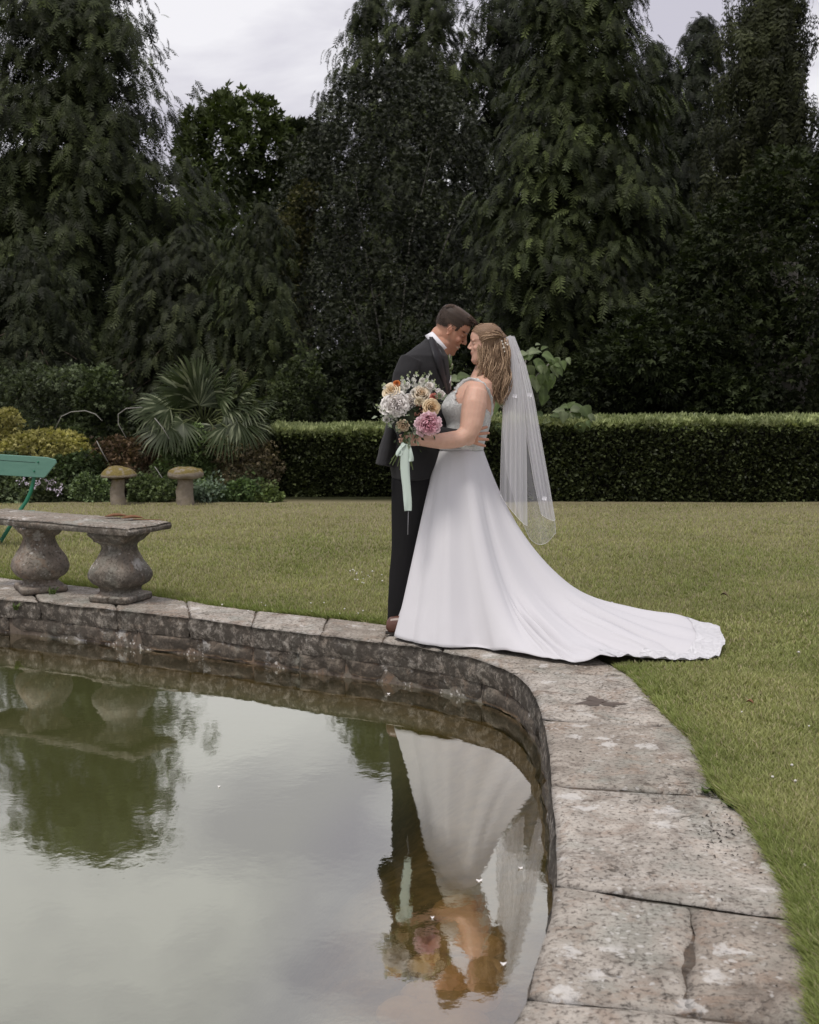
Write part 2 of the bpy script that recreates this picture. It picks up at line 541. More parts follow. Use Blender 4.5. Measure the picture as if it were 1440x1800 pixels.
# joints: (inner pixel, outer pixel), far left to near
joints = [(( -5.3, 8.6), (-5.4, 9.3)), ((-4.3, None), None)]
J = []
def jpx(a, b): J.append((nearest(IN_A, G(*a)), nearest(OUT_A, G(*b))))
def jw(a, b): J.append((nearest(IN_A, Vector((*a, 0))), nearest(OUT_A, Vector((*b, 0)))))
jw((-6.3, 8.5), (-6.4, 9.2)); jw((-5.2, 8.6), (-5.25, 9.3)); jw((-4.2, 8.5), (-4.1, 9.2)); jw((-3.3, 8.4), (-3.2, 9.1))
jpx((70, 1056), (40, 1019)); jpx((205, 1071), (190, 1036)); jpx((330, 1085), (330, 1056)); jpx((445, 1099), (450, 1072)); jpx((561, 1115), (575, 1085))
jpx((668, 1127), (690, 1097)); jpx((778, 1143), (800, 1108)); jpx((907, 1181), (1112, 1186)); jpx((960, 1264), (1190, 1278)); jpx((969, 1380), (1258, 1396)); jpx((979, 1551), (1399, 1612))
jpx((930, 1752), (1436, 1800)); jw((.05, 2.25), (.70, 1.98)); jw((-.55, 1.68), (-.1, 1.1)); jw((-1.4, 1.3), (-1.2, .6)); jw((-2.5, 1.06), (-2.5, .4))
copes = []
for k in range(len(J) - 1):
    a, b = J[k], J[k + 1]
    inn = span(INNER, a[0], b[0]); outt = span(OUTER, a[1], b[1])
    if k == 14:      # this slab is cracked lengthways into a broad and a narrow stone
        mid = [at_frac(inn, i / 20).lerp(at_frac(outt, i / 20), .565 + .006 * math.sin(i * 1.3) + .012 * math.sin(i * .33)) for i in range(21)]
        for q, (i2, o2) in enumerate(((inn, mid), (mid, outt))):
            o = link('coping_stone', slab_from_edges(i2, o2, .12, 40 + q, gap_=.0005), M_COPE, wall); copes.append(o)
        continue
    o = link('coping_stone', slab_from_edges(inn, outt, .125, k + 1, tilt=random.uniform(-.006, .006)), M_COPE, wall)
    copes.append(o)

# earth and old mortar in the joints between slabs
nm = 500
ri, ro = resample(inner_s, .1), resample(outer_s, .1)
V = []
for i in range(nm):
    a = at_frac(ri + [ri[0]], i / nm); dd_ = a - POND_C; dd_.normalize()
    b = ro[nearest(np.array([[p.x, p.y] for p in ro]), a)]
    for (q, z_) in ((a + dd_ * .035, -.09), (a + dd_ * .03, -.013), (b - dd_ * .035, -.010), (b - dd_ * .03, -.09)): V.append((q.x, q.y, z_))
V = np.array(V); V[:, 2] += .008 * vnoise(V, 20, 2, 3) * (V[:, 2] > -.05)
Fc = np.concatenate([np.stack([np.arange(nm) * 4 + r, np.arange(nm) * 4 + r + 1, (np.arange(nm) + 1) % nm * 4 + r + 1, (np.arange(nm) + 1) % nm * 4 + r], 1) for r in range(3)])
link('mortar', np_mesh('mortar', V, Fc), M_MORTAR, wall)
# wall face below the coping: courses of rough stones, set a little back
def wall_block(pts, z0, z1, depth, seed):
    """pts: polyline of the face; outward normal points into the pond"""
    n = 18
    P = [at_frac(pts, i / n) for i in range(n + 1)]
    m = 7
    V = [];
    for i, p in enumerate(P):
        t = (P[min(i + 1, n)] - P[max(i - 1, 0)]).normalized()
        nr = Vector((t.y, -t.x, 0))          # pond side
        if (POND_C - p).dot(nr) < 0: nr = -nr
        for j in range(m + 1):
            u = i / n; v = j / m
            e = min(u * (pts[-1] - pts[0]).length, (1 - u) * (pts[-1] - pts[0]).length, v * (z1 - z0), (1 - v) * (z1 - z0))
            bul = .020 * (1 - math.exp(-e / .02))
            q = p + nr * bul; q.z = z0 + (z1 - z0) * v
            V.append((q.x, q.y, q.z, nr.x, nr.y))
    V = np.array(V); nrm = V[:, 3:5]; V = V[:, :3].copy()
    d = .034 * vnoise(V, 8, seed, 3) + .012 * vnoise(V, 28, seed + 2, 2)
    V[:, :2] += nrm * d[:, None]
    idx = np.arange(len(V)).reshape(n + 1, m + 1)
    f = np.stack([idx[:-1, :-1].ravel(), idx[1:, :-1].ravel(), idx[1:, 1:].ravel(), idx[:-1, 1:].ravel()], 1)
    ring = np.array(list(idx[:, 0]) + list(idx[-1, 1:]) + list(idx[-2::-1, -1]) + list(idx[0, -2:0:-1]))
    B = V[ring].copy(); B[:, :2] -= nrm[ring] * depth
    nx = np.arange(len(V), len(V) + len(ring))
    f2 = np.stack([ring, np.roll(ring, -1), np.roll(nx, -1), nx], 1)
    return np_mesh('wall_stone', np.concatenate([V, B]), np.concatenate([f, f2]), smooth=True)
fa, fb = nearest(IN_A, Vector((-6.0, 8.5, 0))), nearest(IN_A, Vector((-1.2, 1.35, 0)))
face = span(INNER, fa, fb)
for (z0, z1, lo_, hi_, back) in ((-.118, -.022, 14, 30, .004), (-.222, -.118, 9, 34, .006), (-.40, -.236, 10, 30, .004)):
    i = 0
    while i < len(face) - 6:
        nn = random.randint(lo_, hi_)
        seg = face[i:i + nn + 1]
        i += nn
        if len(seg) < 4: break
        L_ = (seg[-1] - seg[0]).length; g = .006 / max(L_, .05)
        seg = [at_frac(seg, g + (1 - 2 * g) * q / 12) for q in range(13)]
        sh = []
        for p in seg:
            d = (p - POND_C); d.z = 0; d.normalize()
            sh.append(p + d * (back + .012))
        if z0 == -.118: continue
        link('wall_stone', wall_block(sh, z0 + random.uniform(-.012, .008), z1 - random.uniform(-.004, .004), .10, random.random() * 90), M_WALLSTONE, wall)
# dark mortar core behind the stones
V = [];
loopi = resample(inner_s, .08)
n = len(loopi)
for zz in (-.115, -1.2):
    for p in loopi:
        d = (p - POND_C); d.normalize(); q = p + d * .016; V.append((q.x, q.y, zz))
for zz in (-1.2, -.115):
    for p in loopi:
        d = (p - POND_C); d.normalize(); q = p + d * .40; V.append((q.x, q.y, zz))
V = np.array(V);
k_ = np.arange(n); k2 = (k_ + 1) % n
Fc = np.concatenate([np.stack([r * n + k_, r * n + k2, ((r + 1) % 4) * n + k2, ((r + 1) % 4) * n + k_], 1) for r in range(4)])
nv = vnoise(V, 10, 3, 3) * .012
V[:2 * n, :2] += nv[:2 * n, None]
link('wall_core', np_mesh('wall_core', V, Fc, smooth=False), M_MORTAR, wall)

# ================================================================== WATER AND BED
bedn = 55
xs = np.linspace(-10, 1.2, bedn * 2); ys = np.linspace(.6, 9.2, bedn * 2)
XX, YY = np.meshgrid(xs, ys)
ins = inside(IN_A[::4], XX.ravel(), YY.ravel())
def dist_to(A, X, Y, step=6):
    d = np.full(X.shape, 1e9)
    for q in A[::step]: d = np.minimum(d, (X - q[0]) ** 2 + (Y - q[1]) ** 2)
    return np.sqrt(d)
dd = dist_to(IN_A, XX.ravel(), YY.ravel())
sd_ = np.where(ins, dd, -dd)
ledge = smooth01(XX.ravel(), -.9, -.1) * smooth01(-YY.ravel(), -5.8, -4.2)    # silted, shallow corner at the right
depth = .09 + (.95 - .74 * ledge) * smooth01(sd_, 0.0, 1.5 - .3 * ledge)
P = np.stack([XX.ravel(), YY.ravel(), WATER_Z - depth], 1)
P[:, 2] += .03 * vnoise(P, 3, 1, 4) * smooth01(sd_, 0, .3)
idx = np.arange(len(P)).reshape(XX.shape)
Fc = np.stack([idx[:-1, :-1].ravel(), idx[:-1, 1:].ravel(), idx[1:, 1:].ravel(), idx[1:, :-1].ravel()], 1)
m = Mat('pond_bed_silt'); Pp = m.pos()
c = m.mix(m.noise(Pp, 4, 5), (.16, .115, .05), (.33, .25, .13))
c = m.mix(m.ramp(m.noise(Pp, 14, 5, .7), [(.4, 0.), (.65, 1.)]), c, (.12, .09, .035))
M_BED = m.done(m.bsdf(c, .95, m.bump(m.noise(Pp, 20, 5), .6, .02)))
bed = link('pond_bed', np_mesh('pond_bed', P, Fc, smooth=True), M_BED, None, 'structure')
m = Mat('submerged_stone'); Pp = m.pos()
c = m.mix(m.noise(Pp, 6, 5), (.34, .21, .09), (.55, .40, .22))
M_SUB = m.done(m.bsdf(c, .9, m.bump(m.noise(Pp, 25, 5), .6, .02)))
rocks_px = [(800,1590,.075),(815,1625,.085),(795,1660,.065),(835,1660,.08),(765,1700,.07),(822,1715,.10),(850,1700,.06),(790,1745,.09),(840,1760,.085),(745,1740,.06),(760,1790,.08),(815,1800,.075),(705,1770,.06)]
for i, (px, py, r) in enumerate(rocks_px):
    p = G(px, py, WATER_Z - .10)
    mb = MB(); mb.ell((0, 0, 0), (r * 1.25, r * 1.0, r * .62), Matrix.Rotation(random.uniform(-.9, .9), 3, 'Z'), 16, 10)
    me = mb.mesh('submerged_boulder'); co = get_co(me)
    co *= (1 + .30 * vnoise(co, 9, i, 3))[:, None]; set_co(me, co)
    o = link('submerged_boulder', me, M_SUB)
    o.location = (p.x, p.y, WATER_Z - .10 - r * .25)
    tag(o, 'brown rounded boulder lying under the clear shallow water beside the pond wall', 'boulder', 'submerged boulders in the pond corner')

m = Mat('pond_water'); Pp = m.pos()
wv = m.noise(m.mapv(Pp, scale=(1.0, 1.0, 1)), 5.0, 2, .5)
wv2 = m.noise(m.mapv(Pp, scale=(1.3, 1.3, 1), loc=(3, 1, 0)), 21.0, 3, .55)
amp = m.ramp(m.noise(Pp, .9, 2), [(.35, .45), (.65, 1.)])
hgt = m.math('MULTIPLY', m.math('ADD', m.math('MULTIPLY', wv, 1.0), m.math('MULTIPLY', wv2, .28)), amp)
nrm = m.bump(hgt, .55, .0014)
gl = m.n('ShaderNodeBsdfGlossy'); gl.inputs['Roughness'].default_value = .02; gl.inputs['Color'].default_value = (.96, .96, .90, 1); m.l(nrm, gl.inputs['Normal'])
murk_d = m.n('ShaderNodeBsdfDiffuse'); murk_d.inputs['Color'].default_value = (.082, .088, .032, 1)
tr = m.n('ShaderNodeBsdfTransparent'); tr.inputs['Color'].default_value = (.86, .79, .60, 1)
dp = m.attr('Col')
sx = m.n('ShaderNodeSeparateXYZ'); m.l(dp, sx.inputs[0])
mx1 = m.n('ShaderNodeMixShader'); m.l(sx.outputs[0], mx1.inputs[0]); m.l(tr.outputs[0], mx1.inputs[1]); m.l(murk_d.outputs[0], mx1.inputs[2])
fr = m.n('ShaderNodeFresnel'); fr.inputs['IOR'].default_value = 1.33; m.l(nrm, fr.inputs['Normal'])
fac = m.n('ShaderNodeMapRange'); m.l(fr.outputs[0], fac.inputs[0]); fac.inputs[1].default_value = .02; fac.inputs[2].default_value = .45; fac.inputs[3].default_value = .36; fac.inputs[4].default_value = .85
mx2 = m.n('ShaderNodeMixShader'); m.l(fac.outputs[0], mx2.inputs[0]); m.l(mx1.outputs[0], mx2.inputs[1]); m.l(gl.outputs[0], mx2.inputs[2])
M_WATER = m.done(mx2.outputs[0])
P2 = P.copy(); P2[:, 2] = WATER_Z
murk = np.clip(smooth01(depth, .12, .62) * .94 + .10, 0, 1) * (1 - .15 * vnoise(P2, 1.5, 5, 3) * smooth01(-depth, -.9, -.3))
murk = np.clip(murk, 0, 1)
keep = sd_.reshape(XX.shape) > -.25
fm = keep[:-1, :-1] & keep[:-1, 1:] & keep[1:, 1:] & keep[1:, :-1]
water = link('pond_water', np_mesh('pond_water', P2, Fc[fm.ravel()], cols=np.repeat(murk[:, None], 3, 1), smooth=True), M_WATER, None, 'structure')

# a few petals floating
m = Mat('petal_white'); M_PETALW = m.done(m.bsdf((.75, .72, .70), .7))
for i, (px, py) in enumerate(((683, 1219), (915, 1525), (842, 1547), (885, 1693), (760, 1612), (385, 1382))):
    p = G(px, py, WATER_Z + .004)
    mb = MB(); k = random.uniform(.008, .014) * (.5 if i > 3 else 1)
    mb.add([(k * math.cos(a) * random.uniform(.7, 1.2), k * math.sin(a) * random.uniform(.6, 1), .004 * math.cos(2 * a)) for a in np.linspace(0, 5.5, 7)] + [(0, 0, .001)], [[q, (q + 1) % 7, 7] for q in range(7)])
    o = link('floating_petal', mb.mesh('floating_petal'), M_PETALW); o.location = p
    tag(o, 'tiny white petal floating on the still green pond water', 'petal', 'petals floating on the pond')

# ================================================================== LAWN
def lawn_z(X, Y):
    Y = np.asarray(Y, dtype=np.float64)
    return -.022 - .45 * smooth01(Y, 8.5, 18.0) - 0.02 * smooth01(Y, 17.4, 18.2)
LOOP = resample(outer_s, .12)
nl = len(LOOP)
rings = [0, .03, .08, .2, .4, .7, 1.1, 1.6, 2.3, 3.2, 4.2, 5.5, 7, 8.5, 10, 12, 15, 20, 30, 50, 90, 160, 320]
V = []
for r in rings:
    for p in LOOP:
        d = (p - POND_C); d.normalize(); q = p + d * r
        z = float(lawn_z(q.x, q.y));
        if r == 0: z -= .09
        if r == .03: z -= .03
        V.append((q.x, q.y, z))
V = np.array(V)
V[nl * 3:, 2] += .006 * vnoise(V[nl * 3:], 2.0, 3, 3)
k_ = np.arange(nl); k2 = (k_ + 1) % nl
Fc = np.concatenate([np.stack([r * nl + k_, r * nl + k2, (r + 1) * nl + k2, (r + 1) * nl + k_], 1) for r in range(len(rings) - 1)])
m = Mat('lawn_turf'); Pp = m.pos()
a = m.noise(Pp, 1.1, 4, .6)
b_ = m.noise(m.mapv(Pp, scale=(.6, 1.6, 1)), 6, 5, .65)
g1 = m.mix(a, (.16, .17, .07), (.27, .26, .13))
g1 = m.mix(m.ramp(b_, [(.4, 0.), (.65, 1.)]), g1, (.27, .24, .14))
zz = m.n('ShaderNodeSeparateXYZ'); m.l(Pp, zz.inputs[0])
far = m.n('ShaderNodeMapRange'); m.l(m.math('ADD', zz.outputs[1], m.math('MULTIPLY', a, 4.0)), far.inputs[0]); far.inputs[1].default_value = 9; far.inputs[2].default_value = 17
g1 = m.mix(m.math('MULTIPLY', far.outputs[0], .45), g1, (.33, .27, .18))
g1 = m.mix(m.ramp(m.noise(Pp, 90, 3, .7), [(.35, .5), (.7, 0.)]), g1, (.05, .05, .02))
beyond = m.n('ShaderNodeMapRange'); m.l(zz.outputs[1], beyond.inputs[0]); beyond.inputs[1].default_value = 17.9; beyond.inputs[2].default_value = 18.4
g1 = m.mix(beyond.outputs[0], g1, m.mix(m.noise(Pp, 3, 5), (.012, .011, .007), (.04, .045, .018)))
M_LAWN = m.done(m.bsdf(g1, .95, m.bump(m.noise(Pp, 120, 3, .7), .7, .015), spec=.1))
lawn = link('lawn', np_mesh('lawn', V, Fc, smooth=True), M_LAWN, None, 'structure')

# footprint of the bridal train, kept free of blades
hem_px = [(686,1108),(715,1125),(775,1138),(835,1141),(900,1147),(955,1158),(1010,1166),(1080,1166),(1100,1160),(1170,1160),(1230,1158),(1262,1155),(1270,1140),(1262,1115),(1200,1102),(1130,1088),(1070,1076)]
HEM = [G(x, y, .01) for x, y in hem_px]
TRAIN_A = np.array([[p.x, p.y] for p in HEM] + [[1.2, 7.05], [.5, 7.2], [0, 7.1]])

# ---- grass blades, finer and sparser with distance
def blades(n, x0, x1, y0, y1, hmul=1.0, seg2=True, edge_only=None):
    px = RNG.uniform(x0, x1, n); py = RNG.uniform(y0, y1, n)
    a = (px - 720) / F; b = (900 - py) / F
    dy = CS + b * SN; dz = -SN + b * CS
    t = (-.03 - HC) / dz
    X = a * t; Y = dy * t
    for _ in range(9):
        t = (lawn_z(X, Y) - HC) / dz; X = a * t; Y = dy * t
    ok = ~inside(OUT_A[::4], X, Y) & ~inside(TRAIN_A, X, Y) & (Y < 18.3) & (Y > 0)
    return X[ok], Y[ok]
gx, gy = [], []
for args in ((215000, -60, 1500, 886, 1210), (170000, 1020, 1500, 1150, 1830), (16000, -500, 0, 890, 1150), (20000, 1450, 2000, 890, 1900)):
    x_, y_ = blades(*args); gx.append(x_); gy.append(y_)
X = np.concatenate(gx); Y = np.concatenate(gy)
# extra long fringe beside the coping
q = []
for p in OUTER:
    if p.y > 1.2 and p.x > -4.5:
        d = (p - POND_C); d.normalize()
        for _ in range(52):
            e = p + d * abs(random.gauss(0.0, .05)) + Vector((random.uniform(-.02, .02), random.uniform(-.02, .02), 0)) + d * .004
            q.append((e.x, e.y))
q = np.array(q); q = q[~inside(TRAIN_A, q[:, 0], q[:, 1])]
nf = len(q)
X = np.concatenate([X, q[:, 0]]); Y = np.concatenate([Y, q[:, 1]])
nB = len(X)
fringe = np.zeros(nB, dtype=bool); fringe[-nf:] = True
do = dist_to(OUT_A, X, Y, 5)
nearedge = np.exp(-do / .12)
patch = vnoise(np.stack([X, Y, X * 0], 1), 1.4, 2, 3)
tuft = vnoise(np.stack([X, Y, X * 0], 1), 5.5, 7, 2)
H = (.019 + .016 * RNG.random(nB)) * (1 + .25 * smooth01(-Y, -7, -4)) * (1 + .25 * tuft) + nearedge * (.012 + .032 * RNG.random(nB)) * (.9 + .8 * vnoise(np.stack([X, Y, X * 0], 1), 3.1, 9, 2)) * (.75 + .25 * (Y < 6))
H *= (1 + .25 * smooth01(Y, 8, 16))
wd = (.0016 + .0013 * RNG.random(nB)) * (1 + smooth01(Y, 3, 14) * 1.8)
az = RNG.uniform(0, 2 * np.pi, nB)
lean = RNG.uniform(.15, 1.0, nB) * H * .9
lx = np.cos(az) * lean; ly = np.sin(az) * lean
# blades beside the stone lean out over it
cx, cy = X - POND_C.x, Y - POND_C.y; cl = np.hypot(cx, cy)
lx -= cx / cl * nearedge * H * .55; ly -= cy / cl * nearedge * H * .55
wa = RNG.uniform(0, np.pi, nB); wx = np.cos(wa) * wd; wy = np.sin(wa) * wd
Z = lawn_z(X, Y) - .004
B0 = np.stack([X - wx, Y - wy, Z], 1); B1 = np.stack([X + wx, Y + wy, Z], 1)
Mi = np.stack([X + lx * .35, Y + ly * .35, Z + H * .62], 1)
B2 = Mi + np.stack([wx, wy, wx * 0], 1) * .8; B3 = Mi - np.stack([wx, wy, wx * 0], 1) * .8
T = np.stack([X + lx, Y + ly, Z + H], 1)
near = Y < 7.5
V = np.stack([B0, B1, B2, B3, T], 1)
i0 = np.arange(nB) * 5
tri = [np.stack([i0[near], i0[near] + 1, i0[near] + 2], 1), np.stack([i0[near], i0[near] + 2, i0[near] + 3], 1), np.stack([i0[near] + 3, i0[near] + 2, i0[near] + 4], 1),
       np.stack([i0[~near], i0[~near] + 1, i0[~near] + 4], 1)]
dry = np.clip(.28 + .45 * patch + .24 * smooth01(Y, 7, 16) - .5 * nearedge, 0, 1)
rnd = RNG.random(nB)
strawy = (RNG.random(nB) < .10 + .25 * dry)
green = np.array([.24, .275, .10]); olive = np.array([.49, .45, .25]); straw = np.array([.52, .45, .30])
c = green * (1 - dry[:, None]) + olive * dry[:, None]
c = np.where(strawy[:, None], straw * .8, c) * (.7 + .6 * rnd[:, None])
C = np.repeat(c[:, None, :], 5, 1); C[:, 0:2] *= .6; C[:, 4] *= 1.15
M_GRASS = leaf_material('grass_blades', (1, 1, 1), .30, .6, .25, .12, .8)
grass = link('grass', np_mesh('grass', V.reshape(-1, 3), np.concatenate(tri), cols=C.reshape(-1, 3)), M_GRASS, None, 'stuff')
tag(grass, 'short mown lawn grass with a longer fringe along the coping', 'grass')
# ================================================================== TREES
def basis_from(d, nhint):
    """rows: x along d, z close to nhint"""
    d = d / (np.linalg.norm(d, axis=1, keepdims=True) + 1e-9)
    n = nhint - d * (d * nhint).sum(1, keepdims=True)
    n = n / (np.linalg.norm(n, axis=1, keepdims=True) + 1e-9)
    y = np.cross(n, d)
    return np.stack([d, y, n], 1)      # (m, 3 axes, 3)
def scatter(tmplV, tmplF, P, Bs, S, cols, tip=None):
    """copies of a small template into one real mesh; tip: template weights for a paler tip"""
    m, k = len(P), len(tmplV)
    V = np.einsum('kj,mjc->mkc', tmplV, Bs) * S[:, None, None] + P[:, None, :]
    Fc = (tmplF[None] + (np.arange(m) * k)[:, None, None]).reshape(-1, tmplF.shape[1])
    C = np.repeat(cols[:, None, :], k, 1)
    if tip is not None: C = C * tip[None, :, None]
    return V.reshape(-1, 3), Fc, C.reshape(-1, 3)
def spray_template(pairs=6, wid=.055, spread=.42, droop=.55, seed=1):
    r = random.Random(seed)
    V, Fc, T = [], [], []
    def tri(a, b, c, t):
        n = len(V); V.extend([a, b, c]); Fc.append([n, n + 1, n + 2]); T.extend(t)
    def pt(x, y): return (x, y, -droop * (x ** 2) - .35 * y * y)
    for i in range(pairs):
        s = .06 + .80 * i / pairs
        ln = spread * (1 - .62 * s) * r.uniform(.8, 1.15)
        for sg in (-1, 1):
            a = .62 + r.uniform(-.15, .15)
            x1, y1 = s + ln * a, sg * ln * .8
            tri(pt(s, 0), pt(s + wid + ln * .22, sg * ln * .10), pt(x1, y1), (.7, .75, 1.4))
    tri(pt(.0, -.018), pt(.0, .018), pt(1.0, 0), (.7, .7, 1.4))
    return np.array(V), np.array(Fc), np.array(T)
SPR = [spray_template(6, wid=.075, seed=1), spray_template(6, wid=.075, spread=.38, droop=.8, seed=2)]
SPRW = [spray_template(5, wid=.06, spread=.26, droop=1.2, seed=3)]        # long weeping sprays

def bark_mat():
    m = Mat('conifer_bark'); P = m.pos()
    n_ = m.noise(m.mapv(P, scale=(1, 1, .12)), 14, 5, .7)
    return m.done(m.bsdf(m.mix(n_, (.05, .035, .025), (.13, .10, .08)), .95, m.bump(n_, .8, .04)))
M_BARK = bark_mat()
m = Mat('grey_bark'); P_ = m.pos()
M_GREYBARK = m.done(m.bsdf(m.mix(m.noise(P_, 12, 5), (.14, .13, .11), (.32, .30, .27)), .9, m.bump(m.noise(P_, 30, 4), .6, .01)))
M_CEDAR = leaf_material('cedar_foliage', (1, 1, 1), .18, .55, .3, .42, .55)
M_HOLLY = leaf_material('holly_foliage', (1, 1, 1), .08, .42, .5, .40, .45)
M_HEDGE = leaf_material('hedge_foliage', (1, 1, 1), .15, .40, .5, .30, 1.3)
M_SHRUB = leaf_material('shrub_foliage', (1, 1, 1), .22, .5, .35, .30, 1.6)

def conifer(name, px, top, D, envelope, label, boughs=260, spray=.5, col_=(.044, .056, .024), tip_=(.125, .155, .055), weep=.0,
            per=34, trunk_r=.35, sparse=None, lean=0.0, base_z=-.52, front=.85, tmpl=None, seedy=0, group='tall conifers behind the lawn', rise=.0, tw=True, lowest=None):
    """envelope: [(pixel y, left reach px, right reach px)] from top to bottom as seen in the photo"""
    rs = np.random.default_rng(100 + seedy); r = random.Random(seedy + 5)
    base = W(px, 700, D); base.z = base_z
    topz = W(px, top, D).z
    H = topz - base_z
    sc = D / F                                   # metres per pixel there
    ey = np.array([e[0] for e in envelope], float); el = np.array([e[1] for e in envelope], float) * sc; er = np.array([e[2] for e in envelope], float) * sc
    ez = np.array([W(px, y, D).z for y in ey])
    o_ = np.argsort(ez); ez, el, er = ez[o_], el[o_], er[o_]
    tree = empty(name, base, label, 'tree', group)
    # trunk with a few bare limbs showing through
    mb = MB()
    n_ = 9
    pts = [Vector((base.x + lean * (i / n_) + .1 * math.sin(i * 1.3 + seedy), D + .1 * math.cos(i * 1.7), base_z - .2 + (H * .985) * i / n_)) for i in range(n_ + 1)]
    mb.tube(pts, [trunk_r * (1 - i / n_) ** .8 + .015 for i in range(n_ + 1)], 10)
    zl = ez[0]
    BP, BD, BN, BS, BL = [], [], [], [], []
    limbs = []
    zs = np.sort(zl + (topz - zl) * rs.random(int(boughs * 1.12)) ** 1.0)
    for z in zs:
        az = rs.uniform(0, 2 * np.pi)
        if rs.random() < front and math.sin(az) > 0.15: az = -az      # more boughs towards the lawn
        if sparse is not None and rs.random() < sparse(z, math.cos(az)): continue
        Lr = np.interp(z, ez, er); Ll = np.interp(z, ez, el)
        ca = math.cos(az)
        reach = (Lr if ca > 0 else Ll) * abs(ca) ** 1.0 + .5 * (Ll + Lr) * (1 - abs(ca)) * .85
        if name == 'x': reach = 0
        reach *= rs.uniform(.58, 1.20) * (1 + .12 * math.sin(z * 2.3 + az * 2 + seedy))
        if reach < .15: reach = .15
        t0 = (z - base_z) / H
        ox = base.x + lean * t0
        rise_ = (.34 + .12 * (1 - (z - zl) / max(.1, topz - zl)) + rise) * reach     # boughs leave upward, droop, and tip up
        nn = max(5, int(per * reach / 3.0 * .70) + 4)
        topn = float(np.clip((z - zl) / max(.1, topz - zl), 0, 1)) ** 1.5
        bl = rs.uniform(.62, 1.3)  # random brightness per bough, painting some as lit and others as dark
        s = 1 - rs.random(nn) ** 1.3 * .70
        hx = np.cos(az + rs.normal(0, .05)); hy = math.sin(az)
        Xb = ox + hx * reach * s; Yb = D + hy * reach * s
        droopz = rise_ * (np.sin(s * 2.2) * .55) * (1 + topn) - reach * (.55 + .2 * weep) * (1 - .75 * topn) * s ** 2 + reach * (.13 + .25 * topn) * s ** 4
        Zb = z + droopz
        latw = (.13 * reach + .20) * (1.15 - s) * 1.2
        lat = rs.uniform(-1, 1, nn)
        Xb += -hy * lat * latw; Yb += hx * lat * latw
        Zb -= np.abs(lat) * latw * .35
        # direction: outward + sideways + down
        dn = -.62 - .9 * weep + rs.normal(0, .30, nn)
        d = np.stack([hx * .75 - hy * lat * .9 + rs.normal(0, .2, nn), hy * .75 + hx * lat * .9 + rs.normal(0, .2, nn), dn], 1)
        up = np.stack([hx * .35 + rs.normal(0, .25, nn), hy * .35 + rs.normal(0, .25, nn), np.ones(nn)], 1)
        jt = .03 + .022 * reach
        Xb = Xb + rs.normal(0, jt, nn); Yb = Yb + rs.normal(0, jt, nn); Zb = Zb + rs.normal(0, jt * 1.5, nn) - np.abs(rs.normal(0, jt, nn))
        BP.append(np.stack([Xb, Yb, Zb], 1)); BD.append(d); BN.append(up); BS.append(spray * rs.uniform(.55, 1.3, nn) * (1 if reach > .8 else .8)); BL.append(np.full(nn, bl))
        if tw and len(limbs) < 90 and rs.random() < .5:
            ss = np.linspace(0, .93, 7)
            zz_ = z + rise_ * np.sin(ss * 2.2) * .55 * (1 + topn) - reach * (.55 + .2 * weep) * (1 - .75 * topn) * ss ** 2 + reach * (.13 + .25 * topn) * ss ** 4
            limbs.append([Vector((ox + hx * reach * a, D + hy * reach * a, b)) for a, b in zip(ss, zz_)])
    for lb in limbs: mb.tube(lb, [.055 * (1 - .8 * i / 6) * (trunk_r / .35) for i in range(7)], 5)
    # a leading tuft
    nn = 46
    hh = rs.random(nn) * .16 * H * .5
    BP.append(np.stack([base.x + lean + rs.normal(0, .10, nn) * hh * .5, D + rs.normal(0, .12, nn) * hh * .5, topz - hh], 1))
    a_ = rs.uniform(0, 6.28, nn); BD.append(np.stack([np.cos(a_), np.sin(a_), rs.uniform(-.3, .9, nn)], 1)); BN.append(np.stack([a_ * 0, a_ * 0, a_ * 0 + 1], 1)); BS.append(np.full(nn, spray * .7)); BL.append(np.ones(nn))
    P = np.concatenate(BP); Dv = np.concatenate(BD); Nv = np.concatenate(BN); S = np.concatenate(BS)
    keep = P[:, 2] > base_z + .15
    P, Dv, Nv, S = P[keep], Dv[keep], Nv[keep], S[keep]
    tv, tf, tt = (tmpl or SPR)[seedy % len(tmpl or SPR)]
    k = rs.random(len(P)) ** 2.0 * .95
    k2 = (.26 + .50 * rs.random(len(P)))
    k2 = k2 * np.concatenate(BL)[keep]
    S = S * .84
    c = (np.array(col_) * (1 - k[:, None]) + np.array(tip_) * k[:, None]) * k2[:, None]
    V, Fc, C = scatter(tv, tf, P, basis_from(Dv, Nv), S, c, tt)
    link('crown', np_mesh('crown', V, Fc, cols=C), M_CEDAR, tree)
    link('trunk', mb.mesh('trunk'), M_BARK, tree)
    return tree

def leaf_template(kind='oval', fold=.25):
    if kind == 'oval':
        V = [(0, 0, 0), (.5, -.27, fold * .25), (.5, .27, fold * .25), (1, 0, -.08)]
        Fc = [[0, 1, 3], [0, 3, 2]]
    elif kind == 'narrow':
        V = [(0, 0, 0), (.45, -.13, .03), (.45, .13, .03), (1, 0, -.15)]; Fc = [[0, 1, 3], [0, 3, 2]]
    elif kind == 'twig':       # three narrow leaves on a shoot
        V, Fc = [], []
        for i, (s, a, l) in enumerate(((0, 0, 1), (.1, .8, .8), (.2, -.75, .75))):
            n = len(V); ca, sa = math.cos(a), math.sin(a)
            for (x, y, z) in ((0, 0, 0), (.5, -.19, .03), (.5, .19, .03), (1, 0, -.12)):
                x *= l; y *= l
                V.append((s + x * ca - y * sa, x * sa + y * ca, z - .1 * abs(sa)))
            Fc += [[n, n + 1, n + 3], [n, n + 3, n + 2]]
    return np.array(V, float), np.array(Fc)

